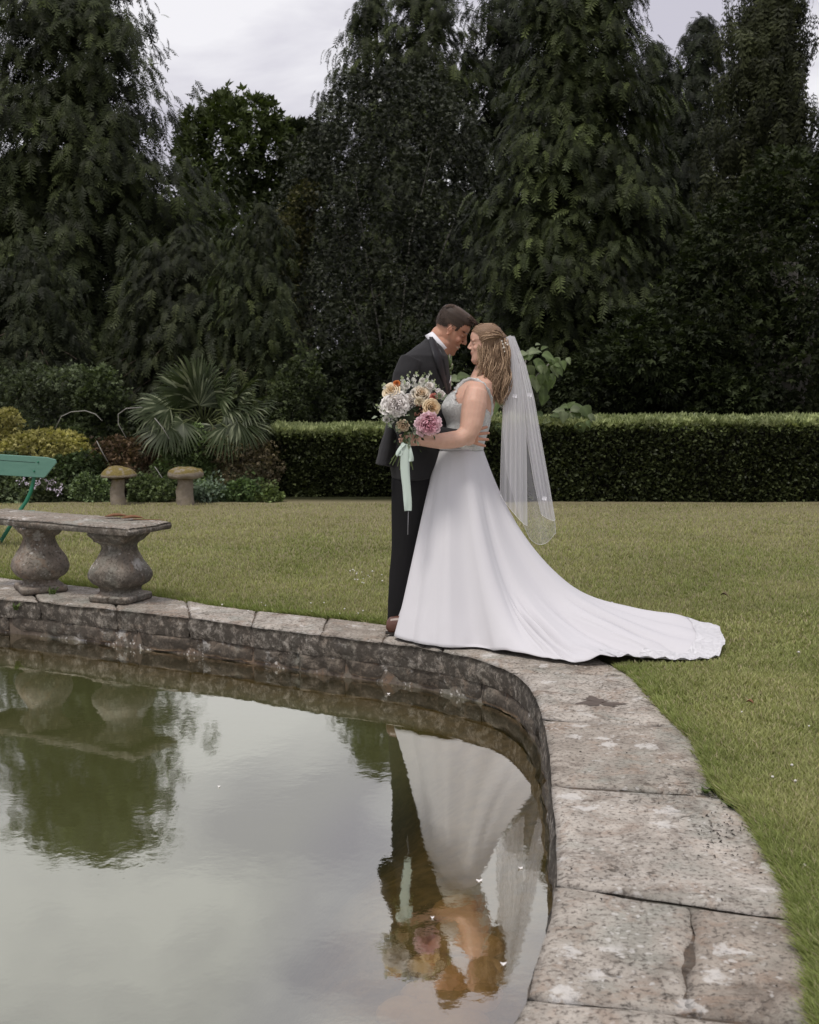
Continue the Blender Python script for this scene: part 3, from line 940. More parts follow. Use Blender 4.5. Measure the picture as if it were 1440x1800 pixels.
def leaf_cloud(P, out, size, kind, c0, c1, rs, updir=.35, jitter=.7, cvar=.3, sun_tip=None):
    """leaves at P; out: outward directions"""
    n = len(P)
    d = out + rs.normal(0, jitter, (n, 3)); d[:, 2] += updir
    nn = out * .5 + rs.normal(0, .45, (n, 3)); nn[:, 2] += .75
    S = size * rs.uniform(.65, 1.25, n)
    k = rs.random(n)
    c = np.array(c0) * (1 - k[:, None]) + np.array(c1) * k[:, None]
    c *= (1 - cvar / 2 + cvar * rs.random(n))[:, None]
    tv, tf = leaf_template(kind)
    return scatter(tv, tf, P, basis_from(d, nn), S, c)
def lobed_points(rs, lobes, n, shell=.35):
    """lobes: [(cx,cy,cz,rx,ry,rz)] -> points near the outer skin of the union, with outward directions"""
    lob = np.array(lobes, float)
    vol = (lob[:, 3] * lob[:, 4] + lob[:, 4] * lob[:, 5] + lob[:, 3] * lob[:, 5]); vol /= vol.sum()
    ii = rs.choice(len(lob), n, p=vol)
    u = rs.normal(0, 1, (n, 3)); u /= np.linalg.norm(u, axis=1, keepdims=True)
    flip = rs.random(n) < .55; u[flip, 1] = -np.abs(u[flip, 1])
    rad = 1 - rs.random(n) ** 1.8 * shell + rs.normal(0, .035, n)
    P = lob[ii, :3] + u * lob[ii, 3:] * rad[:, None]
    keep = np.ones(n, bool)
    for j in range(len(lob)):
        q = ((P - lob[j, :3]) / lob[j, 3:]); keep &= ~((q ** 2).sum(1) < .55) | (ii == j)
    o = u / lob[ii, 3:]; o /= np.linalg.norm(o, axis=1, keepdims=True)
    return P[keep], o[keep]
def px_lobe(px, py, D, rpx, rpy, rd=None, dy=0.0):
    sc = D / F; c = W(px, py, D + dy)
    return (c.x, c.y, c.z, rpx * sc, (rd if rd is not None else (rpx + rpy) / 2) * (sc if rd is None else 1), rpy * sc)
def break_lobes(rs, lobes, k, frac):
    """studs smaller lobes over the skin of big ones, for an uneven outline"""
    outl = list(lobes)
    for (x, y, z, a, b, c) in lobes:
        for _ in range(k):
            u = rs.normal(0, 1, 3); u /= np.linalg.norm(u);
            if u[1] > .3: u[1] = -u[1]
            f = frac * rs.uniform(.6, 1.3)
            outl.append((x + u[0] * a * .93, y + u[1] * b * .93, z + u[2] * c * .93, a * f, b * f, c * f))
    return outl

def broadleaf(name, px, D, lobes, label, n, size, kind, c0, c1, mat, trunk=None, cat='tree', group=None, seedy=0, shell=.4, k=14, frac=.24, base_z=-.52, stems=6, stem_r=.05, updir=.35, barkmat=None, extra=None):
    rs = np.random.default_rng(500 + seedy)
    base = W(px, 800, D); base.z = base_z
    t = empty(name, base, label, cat, group)
    lb = break_lobes(rs, [px_lobe(*l) for l in lobes], k, frac)
    P, o = lobed_points(rs, lb, n, shell)
    sprig = (vnoise(P, 26 / max(1, D ** .6), seedy + 3, 2) > .28) & (rs.random(len(P)) < .6)
    P = P + o * (sprig * np.minimum(rs.exponential(size * 1.2, len(P)), size * 2.2) * (1 if cat != 'tree' else .3))[:, None]
    ok = P[:, 2] > base_z + .02; P, o = P[ok], o[ok]
    V, Fc, C = leaf_cloud(P, o, size, kind, c0, c1, rs, updir=updir)
    blot = (.86 + .7 * vnoise(P, 14 / max(1, D * .55), seedy, 3))[:, None]
    kk = len(C) // len(P); C = (C.reshape(len(P), kk, 3) * blot[:, None, :]).reshape(-1, 3)
    # leaves fill the heart more thinly
    link('crown' if cat == 'tree' else 'foliage', np_mesh('foliage', V, Fc, cols=C), mat, t)
    mb = MB()
    c = np.mean([l[:3] for l in lb[:len(lobes)]], axis=0)
    for i in range(stems):
        l = lb[rs.integers(0, len(lb))]
        e = Vector(l[:3]); s = Vector((base.x + rs.normal(0, stem_r * 2), base.y + rs.normal(0, stem_r), base_z - .05))
        m1 = s.lerp(e, .5) + Vector((rs.normal(0, .1), rs.normal(0, .1), 0)) * (e - s).length * .3
        m1.z = s.z + (e.z - s.z) * .6
        mb.tube([s, s.lerp(m1, .5), m1, m1.lerp(e, .5), e], [stem_r, stem_r * .85, stem_r * .6, stem_r * .4, stem_r * .15], 6)
    if trunk: mb.tube([(base.x, D, base_z - .1), (base.x, D, base_z + trunk[1] * .5), (base.x + .1, D, base_z + trunk[1])], [trunk[0], trunk[0] * .8, trunk[0] * .5], 8)
    link('trunk' if cat == 'tree' else 'stems', mb.mesh('trunk'), barkmat or M_GREYBARK, t)
    return t

# --- the row of trees, far to near
broadleaf('round_tree', 420, 68, [(425, 300, 68, 92, 118), (380, 290, 68, 62, 90), (470, 310, 68, 60, 85), (425, 440, 68, 110, 130)],
          'round topped leafy green tree in the gap between left cedar and grey holly', 15000, .46, 'twig', (.045, .06, .022), (.095, .12, .045), M_CEDAR, group='trees behind the lawn', trunk=(.5, 8), seedy=1, k=26, frac=.22, stem_r=.2)
broadleaf('pine_tree', 535, 74, [(530, 232, 74, 34, 9), (512, 226, 74, 18, 7), (560, 250, 74, 26, 22), (545, 300, 74, 30, 40), (520, 262, 74, 14, 8)],
          'dark flat topped pine peeping out beside the round green tree', 5000, .45, 'twig', (.03, .04, .022), (.055, .065, .035), M_CEDAR, group='trees behind the lawn', trunk=(.35, 14), seedy=2, k=8, frac=.35, stem_r=.16, barkmat=M_BARK)
conifer('conifer', 662, -14, 62, [(-14, 1, 3), (60, 66, 40), (130, 72, 60), (215, 100, 90), (300, 120, 110), (480, 150, 140), (700, 160, 150)],
        'spiky topped conifer rising behind the grey holly with ragged left edge', boughs=420, spray=.84, seedy=3, per=22, sparse=lambda z, c: .12)
conifer('conifer', 745, -45, 58, [(-45, 10, 14), (20, 52, 58), (100, 66, 95), (200, 80, 110), (320, 100, 110), (700, 140, 120)],
        'green conifer between the spiky conifer and the dark narrow one', boughs=460, spray=.80, seedy=4, per=25)
conifer('conifer', 880, -25, 60, [(-25, 14, 20), (40, 60, 66), (130, 80, 80), (250, 95, 90), (700, 100, 100)],
        'dark narrow conifer set back in the gap left of the broadest cedar', boughs=440, spray=.82, seedy=5, per=26, col_=(.03, .038, .02), tip_=(.055, .07, .03))
conifer('conifer', 1215, 28, 50, [(28, 4, 6), (80, 34, 46), (160, 62, 72), (300, 95, 95), (700, 120, 120)],
        'dark conifer with a low pointed top in the gap right of the broadest cedar', boughs=380, spray=.72, seedy=6, per=32, col_=(.033, .042, .024), tip_=(.06, .075, .035))
conifer('conifer', 1140, 72, 50, [(72, 6, 6), (130, 38, 40), (260, 75, 75), (700, 120, 120)],
        'low conifer tip tucked against the right shoulder of the broadest cedar', boughs=320, spray=.74, seedy=7, per=30, col_=(.033, .042, .024), tip_=(.06, .075, .035))
conifer('cedar_tree', 150, -75, 34, [(-75, 6, 10), (0, 96, 108), (60, 150, 112), (115, 170, 148), (155, 175, 168), (240, 200, 185), (330, 215, 222), (430, 260, 290), (520, 300, 300), (640, 330, 330), (760, 330, 330)],
        'huge dark cedar on the left whose sparse top lets the sky through', boughs=720, spray=.58, seedy=8, per=40, trunk_r=.42,
        sparse=lambda z, c: .22 if z > 5.8 else .0)
conifer('cedar_tree', 1325, -150, 36, [(-150, 4, 4), (0, 70, 62), (60, 72, 66), (140, 100, 78), (230, 108, 90), (330, 120, 100), (420, 165, 120), (560, 200, 150), (720, 210, 160)],
        'tall weeping cedar on the right with long hanging shoots', boughs=560, spray=.85, seedy=9, per=40, weep=.75, tmpl=SPRW, col_=(.058, .066, .034), tip_=(.12, .135, .06))
conifer('cedar_tree', 1010, -95, 31, [(-95, 30, 30), (0, 86, 84), (60, 112, 106), (140, 122, 126), (200, 130, 138), (300, 155, 150), (400, 175, 178), (560, 170, 200), (700, 150, 190), (760, 150, 190)],
        'broadest cedar in the middle of the row behind the veil', boughs=900, spray=.50, seedy=10, per=46, trunk_r=.45, col_=(.046, .060, .024), tip_=(.145, .18, .06))
conifer('cedar_tree', 470, 360, 26, [(360, 3, 3), (430, 60, 45), (520, 95, 60), (620, 120, 75), (760, 130, 85)],
        'small bright tipped cedar between the huge left cedar and the holly', boughs=330, spray=.36, seedy=11, per=44, trunk_r=.12, col_=(.05, .065, .03), tip_=(.12, .145, .05))
conifer('cedar_tree', 330, 400, 27, [(400, 3, 3), (480, 80, 80), (600, 130, 130), (760, 150, 150)],
        'low dark cedar filling the foot of the huge left cedar above the palm', boughs=380, spray=.40, seedy=12, per=44, trunk_r=.15, col_=(.042, .052, .026), tip_=(.085, .10, .04))
conifer('cedar_tree', 60, 440, 28, [(440, 3, 3), (520, 80, 80), (640, 120, 120), (760, 150, 130)],
        'low dark cedar under the huge left cedar, at the left edge of the picture', boughs=330, spray=.42, seedy=13, per=42, trunk_r=.15, col_=(.038, .048, .025), tip_=(.075, .09, .037))
broadleaf('holly_tree', 690, 46, [(690, 300, 46, 150, 165), (640, 400, 46, 150, 180), (760, 380, 46, 110, 190), (680, 560, 46, 185, 190), (600, 300, 46, 75, 70), (700, 170, 46, 60, 50)],
          'big rounded holly with small grey green leaves and dead twigs, behind the groom', 62000, .150, 'twig', (.013, .017, .010), (.078, .088, .056), M_HOLLY, group='trees behind the lawn', seedy=14, k=34, frac=.20, trunk=(.2, 2), stems=6, stem_r=.04, shell=.5)
broadleaf('golden_shrub', 505, 44, [(518, 400, 44, 26, 34), (502, 455, 44, 26, 40), (488, 520, 44, 22, 46), (536, 350, 44, 22, 26), (500, 600, 44, 26, 80)],
          'tall yellow green shrub against the left flank of the holly', 9000, .16, 'twig', (.03, .036, .016), (.15, .14, .06), M_SHRUB, cat='shrub', seedy=15, k=26, frac=.35, stems=4, stem_r=.02)
broadleaf('yew_tree', 1370, 25, [(1390, 350, 25, 85, 80), (1330, 470, 25, 130, 130), (1430, 500, 25, 130, 200), (1250, 600, 25, 130, 130), (1370, 660, 25, 200, 110)],
          'broad dark yew with level tiers of foliage at the right edge', 36000, .15, 'twig', (.014, .019, .009), (.045, .058, .022), M_CEDAR, group='trees behind the lawn', seedy=16, k=30, frac=.22, trunk=(.3, 4), stem_r=.12, updir=.1)
broadleaf('yew_tree', 1150, 24, [(1140, 640, 24, 110, 90), (1060, 690, 24, 90, 60), (1230, 700, 24, 110, 60)],
          'low dark yew behind the hedge under the broadest cedar', 14000, .145, 'twig', (.012, .016, .008), (.040, .052, .02), M_CEDAR, group='trees behind the lawn', seedy=17, k=20, frac=.25, stems=5, stem_r=.08, updir=.1)
broadleaf('yew_tree', 760, 24, [(800, 660, 24, 110, 90), (700, 700, 24, 120, 80), (600, 690, 24, 90, 70)],
          'low dark yew behind the hedge under the holly', 13000, .145, 'twig', (.010, .013, .007), (.030, .038, .017), M_CEDAR, group='trees behind the lawn', seedy=18, k=20, frac=.25, stems=5, stem_r=.08, updir=.1)

# woodland beyond the row, a mass nobody could count
rs = np.random.default_rng(77)
lob = []
for i in range(26):
    x = -34 + 68 * i / 25;
    t_ = W(720, 300 + 70 * math.sin(i * 1.9) + 40 * math.sin(i * .7), 80).z * 1.0
    lob.append((x * 1.3, 84 + rs.uniform(-4, 6), t_ * .45, 5.5, 5, t_ * .55))
P, o = lobed_points(rs, lob, 14000, .3)
V, Fc, C = leaf_cloud(P, o, 1.1, 'twig', (.02, .026, .014), (.038, .048, .022), rs)
tag(link('woodland', np_mesh('woodland', V, Fc, cols=C), M_CEDAR, None, 'stuff'), 'dark wood closing the view beyond the garden trees', 'woodland')
# ================================================================== HEDGES
def hedge(name, x0, x1, y0, y1, ztop, base_z, n, label, seedy, size=.075, step_=None):
    rs = np.random.default_rng(900 + seedy)
    t = empty(name, ((x0 + x1) / 2, y0, base_z), label, 'hedge')
    # woody dark heart
    mb = MB();
    nx = 60; V = [];
    me = bpy.data.meshes.new('branches')
    ins_ = .10
    xs_ = np.linspace(x0 + ins_, x1 - ins_, nx)
    prof = [(y0 + ins_, base_z), (y0 + ins_, ztop - ins_ * 1.3), (y1 - ins_, ztop - ins_ * 1.3), (y1 - ins_, base_z)]
    for x in xs_:
        for (yy, zz) in prof: V.append((x, yy, zz))
    V = np.array(V); V[:, 1] += .03 * vnoise(V, 4, seedy, 3)
    Fc = []
    for i in range(nx - 1):
        for k in range(3): Fc.append([i * 4 + k, i * 4 + k + 1, (i + 1) * 4 + k + 1, (i + 1) * 4 + k])
    Fc += [[0, 1, 2, 3], [(nx - 1) * 4 + 3, (nx - 1) * 4 + 2, (nx - 1) * 4 + 1, (nx - 1) * 4]]
    link('branches', np_mesh('branches', V, np.array(Fc)), M_TWIGS, t)
    # leaves over front, top and ends
    wf = (ztop - base_z); wt = (y1 - y0) * .8; we = wf * (y1 - y0) / (x1 - x0) * 1.4
    k = rs.random(n) * (wf + wt + we)
    X = rs.uniform(x0, x1, n); u = rs.random(n)
    dep = rs.random(n) ** 1.6 * .10
    und = .03 * vnoise(np.stack([X * .9, X * 0 + u * 3, X * 0], 1), 1.6, seedy, 3)
    front = k < wf; top = (k >= wf) & (k < wf + wt); end = ~front & ~top
    P = np.zeros((n, 3)); o = np.zeros((n, 3))
    zt = ztop + .06 * vnoise(np.stack([X, X * 0, X * 0], 1), 1.1, seedy + 2, 3)
    P[front] = np.stack([X, y0 + dep + und, base_z + u * (zt - base_z)], 1)[front]; o[front] = (0, -1, .1)
    P[top] = np.stack([X, y0 + u * (y1 - y0), zt - dep * .6 + .03 * rs.random(n)], 1)[top]; o[top] = (0, -.15, 1)
    P[end] = np.stack([np.where(rs.random(n) < .5, x0 + dep, x1 - dep), y0 + rs.random(n) * (y1 - y0), base_z + u * (zt - base_z)], 1)[end]
    o[end] = np.where(P[end][:, :1] < (x0 + x1) / 2, 1, -1) * np.array([[-1, 0, .1]])
    # leaves near the top coloured paler, as light falling on the hedge top
    sh = smooth01(P[:, 2], ztop - .14, ztop + .02)
    new = (sh > .3) & (rs.random(n) < .75)
    V, Fc, C = leaf_cloud(P, o, size, 'oval', (.018, .024, .010), (.075, .09, .036), rs, updir=.25, jitter=.65, cvar=.5)
    C = C.reshape(n, -1, 3); hb_ = (1 + .55 * vnoise(P, .9, seedy + 5, 3) + .3 * vnoise(P, 4, seedy + 6, 2))[:, None, None]; C = C * hb_
    C[new] = C[new] * 1.8 + hb_[new] * np.array([.07, .085, .028]) * rs.uniform(.3, 1.2, (int(new.sum()), 1, 1))
    # shoots
    ns = int(n * .17)
    Xs = rs.uniform(x0, x1, ns); Ys = y0 + rs.random(ns) ** 1.4 * (y1 - y0)
    Ps = np.stack([Xs, Ys, np.interp(Xs, np.sort(X), zt[np.argsort(X)]) + rs.random(ns) * .07 - .02], 1)
    V2, F2, C2 = leaf_cloud(Ps, np.tile([[0, 0, 1.]], (ns, 1)), size * 1.35, 'twig', (.14, .17, .07), (.38, .42, .20), rs, updir=1.0, jitter=.5)
    F2 = F2 + len(V)
    link('foliage', np_mesh('foliage', np.concatenate([V, V2]), np.concatenate([Fc, F2]), cols=np.concatenate([C.reshape(-1, 3), C2])), M_HEDGE, t)
    return t
m = Mat('dark_twigs'); M_TWIGS = m.done(m.bsdf((.012, .011, .008), 1.0))
hx0 = W(470, 880, 18.6).x; hx1 = W(722, 880, 18.6).x
hedge('hedge', hx0, hx1, 18.75, 20.4, W(600, 764, 18.75).z, -.5, 26000, 'clipped laurel hedge, the lower darker length on the left behind the groom', 1)
hedge('hedge', W(716, 880, 17.9).x, 7.6, 17.9, 19.6, W(1100, 748, 17.9).z, -.5, 52000, 'long clipped evergreen hedge with pale shoots and light painted along its top, behind the veil', 2)
# a taller sprig or two standing out of the right hedge
rs = np.random.default_rng(5)
for i, (px, py, s_) in enumerate(((1205, 733, .16), (1228, 730, .15), (1078, 742, .1))):
    p = W(px, py, 18.3)
    P = np.stack([p.x + rs.normal(0, .04, 40), 18.3 + rs.normal(0, .04, 40), p.z - rs.random(40) * s_], 1)
    V, Fc, C = leaf_cloud(P, np.tile([[0, -.3, 1.]], (40, 1)), .06, 'oval', (.08, .10, .05), (.16, .19, .09), rs, updir=.6)
    tag(link('hedge_shoot', np_mesh('hedge_shoot', V, Fc, cols=C), M_HEDGE), ['pale leafy shoot above the right hedge, left one of a close pair', 'pale leafy shoot above the right hedge, right one of a close pair', 'small leafy shoot on the hedge top beside the big leaved sapling'][i], 'shoot', 'shoots standing above the hedge')

# ================================================================== BIG-LEAVED SAPLING BEHIND THE VEIL
def big_leaf(name, parent, p, d, up, size, tint, seedy):
    r = random.Random(seedy)
    d = d.normalized(); n_ = (up - d * up.dot(d)).normalized(); s = n_.cross(d)
    V = []; cols = []
    outl = [(0, .0), (.04, .20), (.14, .38), (.30, .46), (.50, .41), (.72, .26), (.88, .11), (1.0, .0)]
    for (x, w) in outl:
        for q in (-1, -.5, 0, .5, 1):
            z = .16 * abs(q) * w * 2 - .34 * x * x + .018 * math.sin(x * 22) * abs(q)
            v = p + d * (x * size) + s * (q * w * size) + n_ * (z * size)
            V.append(v); cols.append(tuple(t * (1.35 if q == 0 else 1.0) * (1 + .1 * math.sin(x * 22)) for t in tint))
    Fc = []
    for i in range(len(outl) - 1):
        for q in range(4): Fc.append([i * 5 + q, i * 5 + q + 1, (i + 1) * 5 + q + 1, (i + 1) * 5 + q])
    me = np_mesh('leaf', np.array([tuple(v) for v in V]), np.array(Fc), cols=np.array(cols), smooth=True)
    return link('leaf', me, M_BIGLEAF, parent)
M_BIGLEAF = leaf_material('big_soft_leaf', (1, 1, 1), .38, .5, .35, .12, 3)
sap = empty('sapling', W(930, 880, 18.5), 'young tree with big soft light green leaves just behind the veil, before the hedge', 'sapling')
mb = MB(); s0 = W(915, 888, 18.5); s0.z = -.45
branches = [[s0, W(915, 800, 18.5), W(918, 700, 18.5), W(925, 625, 18.5)], [W(916, 780, 18.5), W(950, 755, 18.3), W(990, 735, 18.2), W(1015, 715, 18.1)], [W(918, 700, 18.5), W(945, 660, 18.3), W(965, 640, 18.2)], [W(916, 745, 18.5), W(880, 715, 18.4), W(860, 700, 18.3)],
            [W(918, 680, 18.5), W(870, 672, 18.4), W(825, 668, 18.3), W(800, 672, 18.3)]]
for b in branches: mb.tube(b, [.022, .018, .012, .007][:len(b)], 6)
link('stem', mb.mesh('stem'), M_GREYBARK, sap)
leaf_px = [(938,618,20,22),(955,612,40,14),(962,625,-10,24),(975,642,-25,26),(925,628,190,22),(946,640,-40,28),(930,652,-80,26),(958,655,-55,28),(968,668,-70,24),(943,672,-75,28),(925,680,-85,24),(955,690,-70,24),(975,650,-45,24),(990,640,-60,18),
           (1003,712,60,16),(1012,720,10,24),(1030,722,-55,26),(1018,728,-70,34),(985,722,165,22),(1000,732,-95,28),(975,735,190,24),(985,748,-110,28),(960,748,170,24),(968,757,-95,28),(1002,745,-50,24),(948,728,150,20),(940,742,-120,24),(1040,735,-40,22),(950,765,-80,22),(1020,752,-85,24),
           (882,700,-70,24),(870,712,-100,26),(885,735,-80,28),(862,722,200,20),(880,752,-95,24),(873,690,150,18),
           (800,666,170,24),(812,662,20,26),(826,666,-10,16),(790,676,200,16),(835,674,-40,16)]
_lr = random.Random(9)
leaf_px += [(x + _lr.uniform(-11, 11), y + _lr.uniform(-8, 10), a + _lr.uniform(-35, 35), l * _lr.uniform(.5, .95)) for (x, y, a, l) in leaf_px * 2 if x > 900]
for i, (px, py, a, ln) in enumerate(leaf_px):
    p = W(px, py, 18.1 + random.uniform(-.25, .25)); a = math.radians(a)
    sz = ln * 18.1 / F * .98
    d = Vector((math.cos(a), random.uniform(-.6, -.1), math.sin(a)))
    up = Vector((random.uniform(-.3, .3), -.55, .8))
    g = random.uniform(.75, 1.25)
    big_leaf('leaf', sap, p - d.normalized() * sz * .4, d, up, sz, (.105 * g, .14 * g, .062 * g) if i % 3 else (.17 * g, .20 * g, .12 * g), i)

# ================================================================== THE PLANTED BORDER ON THE LEFT
def bz(Y): return float(lawn_z(0, Y))
# fan palm
palm = empty('palm', W(355, 800, 19.2), 'fan palm with spiky green fan shaped fronds rising behind the staddle stones', 'palm')
palm_o = W(358, 748, 19.2)
M_PALM = leaf_material('palm_frond', (1, 1, 1), .2, .45, .45, .25, 2)
mb = MB(); pb = palm_o.copy(); pb.z = -.5
mb.tube([pb, palm_o.lerp(pb, .4), palm_o], [.14, .16, .12], 10); link('trunk', mb.mesh('trunk'), M_BARK, palm)
fr_px = [(300,662,120,68),(335,650,100,74),(375,652,84,74),(410,664,62,70),(262,700,160,66),(238,712,178,60),(262,752,205,66),(300,740,230,60),(335,742,255,58),(455,668,42,64),(475,700,12,66),(460,735,-20,66),(425,752,-50,62),(385,750,-80,58),(430,700,20,60),(295,698,140,62),(345,690,95,60),(395,690,80,58),(250,765,215,44),(475,755,-35,48)]
for i, (px, py, a, ln) in enumerate(fr_px):
    r = random.Random(i + 60)
    hub_d = Vector((px - 358, 0, -(py - 735)))
    Yh = 19.2 - .75 + r.uniform(-.35, .45) + (.5 if py < 700 else -.1)
    hub = palm_o.lerp(W(px, py, Yh), .62)
    a = math.radians(a)
    d0 = Vector((math.cos(a), r.uniform(-.7, -.15), math.sin(a) + .1)).normalized()
    up = Vector((0, -.55, .9)); n_ = (up - d0 * up.dot(d0)).normalized(); s = n_.cross(d0)
    V = []; Fc = []; C = []; size = ln * 19.2 / F * 1.0
    nseg = 34
    g = r.uniform(.8, 1.25)
    for q in range(nseg):
        t_ = (q / (nseg - 1) - .5) * 2
        th = t_ * 1.75 + r.uniform(-.03, .03)
        dd_ = d0 * math.cos(th) + s * math.sin(th)
        sd2 = (s * math.cos(th) - d0 * math.sin(th))
        ll = size * (1 - .22 * abs(t_) ** 2) * r.uniform(.9, 1.05)
        drop = r.uniform(.35, .75) * (1 + .5 * abs(t_))
        base_i = len(V)
        for j, x in enumerate((0.03, .45, .8, 1.0)):
            w_ = (.012, .027, .017, .002)[j] * size * 1.15
            z_ = (.05 * math.sin(q * 3.1)) * x - (drop * max(0, x - .5) ** 1.7) * 1.2
            c0 = hub + dd_ * (ll * x) + n_ * (z_ * size * .6) + Vector((0, 0, -1)) * (max(0, x - .55) ** 2 * size * drop * .9)
            V += [c0 - sd2 * w_ + n_ * w_ * .5, c0 + sd2 * w_ - n_ * w_ * .2]
            bb = g * (.85 + .5 * x); C += [(.030 * bb, .041 * bb, .017 * bb)] * 2 if r.random() > .16 else [(.19, .21, .13)] * 2
        for j in range(3): Fc.append([base_i + 2 * j, base_i + 2 * j + 1, base_i + 2 * j + 3, base_i + 2 * j + 2])
    o = link('frond', np_mesh('frond', np.array([tuple(v) for v in V]), np.array(Fc), cols=np.array(C)), M_PALM, palm)
    mb = MB(); midp = palm_o.lerp(hub, .5) + Vector((0, 0, .10))
    mb.tube([palm_o, midp, hub, hub + d0 * size * .25], [.014, .011, .009, .003], 5)
    st = link('stalk', mb.mesh('stalk'), M_PALM, o)
    set_col(st.data, np.tile([.12, .14, .06], (len(st.data.vertices), 1)))

def shrub(name, px, D, lobes, label, n, size, kind, c0, c1, seedy, cat='shrub', mat=None, **kw):
    c1 = tuple(min(.6, x * 2.0) for x in c1); c0 = tuple(x * .7 for x in c0); n = int(n * .95); size *= 1.1; kw['frac'] = .42; kw['k'] = int(kw.get('k', 14) * 1.1); kw.setdefault('shell', .55)
    return broadleaf(name, px, D, lobes, label, n, size, kind, c0, c1, mat or M_SHRUB, cat=cat, seedy=seedy, base_z=bz(D), stem_r=kw.pop('stem_r', .012), group=kw.pop('group', 'plants in the mixed border'), **kw)
shrub('shrub', 90, 20.0, [(60, 700, 20, 75, 50), (130, 690, 20, 70, 42), (20, 740, 20, 60, 50)], 'large grey green shrub with fine leaves at the back left of the border', 16000, .06, 'twig', (.030, .04, .022), (.095, .115, .065), 31, k=16)
shrub('shrub', 180, 19.6, [(175, 710, 19.6, 45, 50), (205, 760, 19.6, 40, 50), (150, 770, 19.6, 50, 40)], 'dark glossy leaved shrub left of the palm', 11000, .065, 'twig', (.02, .03, .014), (.075, .095, .045), 32, k=14)
shrub('golden_shrub', 80, 18.9, [(70, 785, 18.9, 62, 24), (40, 800, 18.9, 50, 26), (115, 800, 18.9, 50, 26), (10, 745, 18.9, 28, 22)], 'golden yellow leaved shrub behind the green bench', 12000, .06, 'twig', (.27, .25, .08), (.30, .275, .11), 33, k=16, frac=.3)
shrub('shrub', 115, 18.5, [(110, 838, 18.5, 45, 30), (150, 820, 18.5, 30, 28)], 'dark green bush under the golden shrub', 6000, .055, 'twig', (.018, .026, .012), (.06, .085, .035), 34, k=12)
shrub('shrub', 240, 18.9, [(235, 800, 18.9, 50, 30), (275, 790, 18.9, 40, 24), (210, 835, 18.9, 35, 28)], 'reddish brown small leaved shrub behind the left staddle stone', 9000, .05, 'twig', (.05, .035, .02), (.14, .095, .06), 35, k=16)
shrub('round_bush', 338, 18.7, [(338, 790, 18.7, 45, 32), (330, 828, 18.7, 50, 35), (350, 770, 18.7, 22, 20)], 'domed bright green bush behind the right staddle stone', 9000, .05, 'twig', (.035, .055, .02), (.12, .165, .065), 36, k=18)
shrub('shrub', 430, 18.7, [(430, 800, 18.7, 50, 34), (400, 785, 18.7, 40, 26), (452, 830, 18.7, 38, 36), (420, 850, 18.7, 45, 30)], 'reddish tinted shrub to the right of the right staddle stone', 12000, .048, 'twig', (.045, .04, .022), (.14, .115, .07), 37, k=18)
shrub('low_plant', 475, 17.95, [(472, 876, 17.95, 20, 18), (458, 880, 17.95, 16, 14)], 'small rounded fresh green plant at the right end of the border', 2600, .045, 'twig', (.05, .075, .025), (.15, .19, .075), 38, k=8)
shrub('low_plant', 368, 18.0, [(362, 868, 18.0, 26, 20), (385, 874, 18.0, 20, 16), (345, 876, 18, 14, 12)], 'clump of pale grey green leaves right of the right staddle stone', 2600, .06, 'oval', (.05, .075, .05), (.14, .18, .13), 39, k=8)
shrub('low_plant', 425, 18.0, [(420, 868, 18.0, 26, 22), (445, 874, 18.0, 18, 16)], 'dark green leafy clump between the pale clump and the right end plant', 2600, .055, 'twig', (.03, .05, .022), (.09, .13, .055), 40, k=8)
shrub('low_plant', 262, 18.0, [(258, 862, 18.0, 22, 28), (285, 866, 18.0, 22, 24), (240, 872, 18.0, 12, 18)], 'loose green plant between the two staddle stones', 4200, .05, 'twig', (.035, .05, .022), (.11, .14, .065), 41, k=8)
shrub('low_plant', 170, 18.0, [(175, 868, 18.0, 22, 22), (150, 862, 18.0, 22, 26), (130, 872, 18.0, 18, 18)], 'leafy green plant left of the left staddle stone', 4200, .055, 'oval', (.04, .06, .03), (.13, .17, .085), 42, k=8)
shrub('fern', 25, 17.9, [(15, 862, 17.9, 30, 26), (45, 870, 17.9, 22, 20), (-10, 850, 17.9, 30, 26)], 'pale green feathery fern behind the green bench seat', 4200, .07, 'twig', (.06, .085, .045), (.17, .21, .12), 43, k=10)
shrub('shrub', 30, 18.3, [(40, 830, 18.3, 40, 20), (0, 820, 18.3, 30, 25), (85, 860, 18.2, 30, 24)], 'green bush seen through the gap under the bench back rail', 5000, .055, 'twig', (.03, .045, .02), (.09, .12, .05), 44, k=10)
shrub('shrub', 520, 21.0, [(515, 720, 21.0, 40, 60), (540, 690, 21, 30, 60), (560, 745, 21, 40, 40)], 'dark upright shrub behind the left end of the hedge', 8000, .07, 'twig', (.02, .027, .013), (.06, .075, .033), 45, k=12)
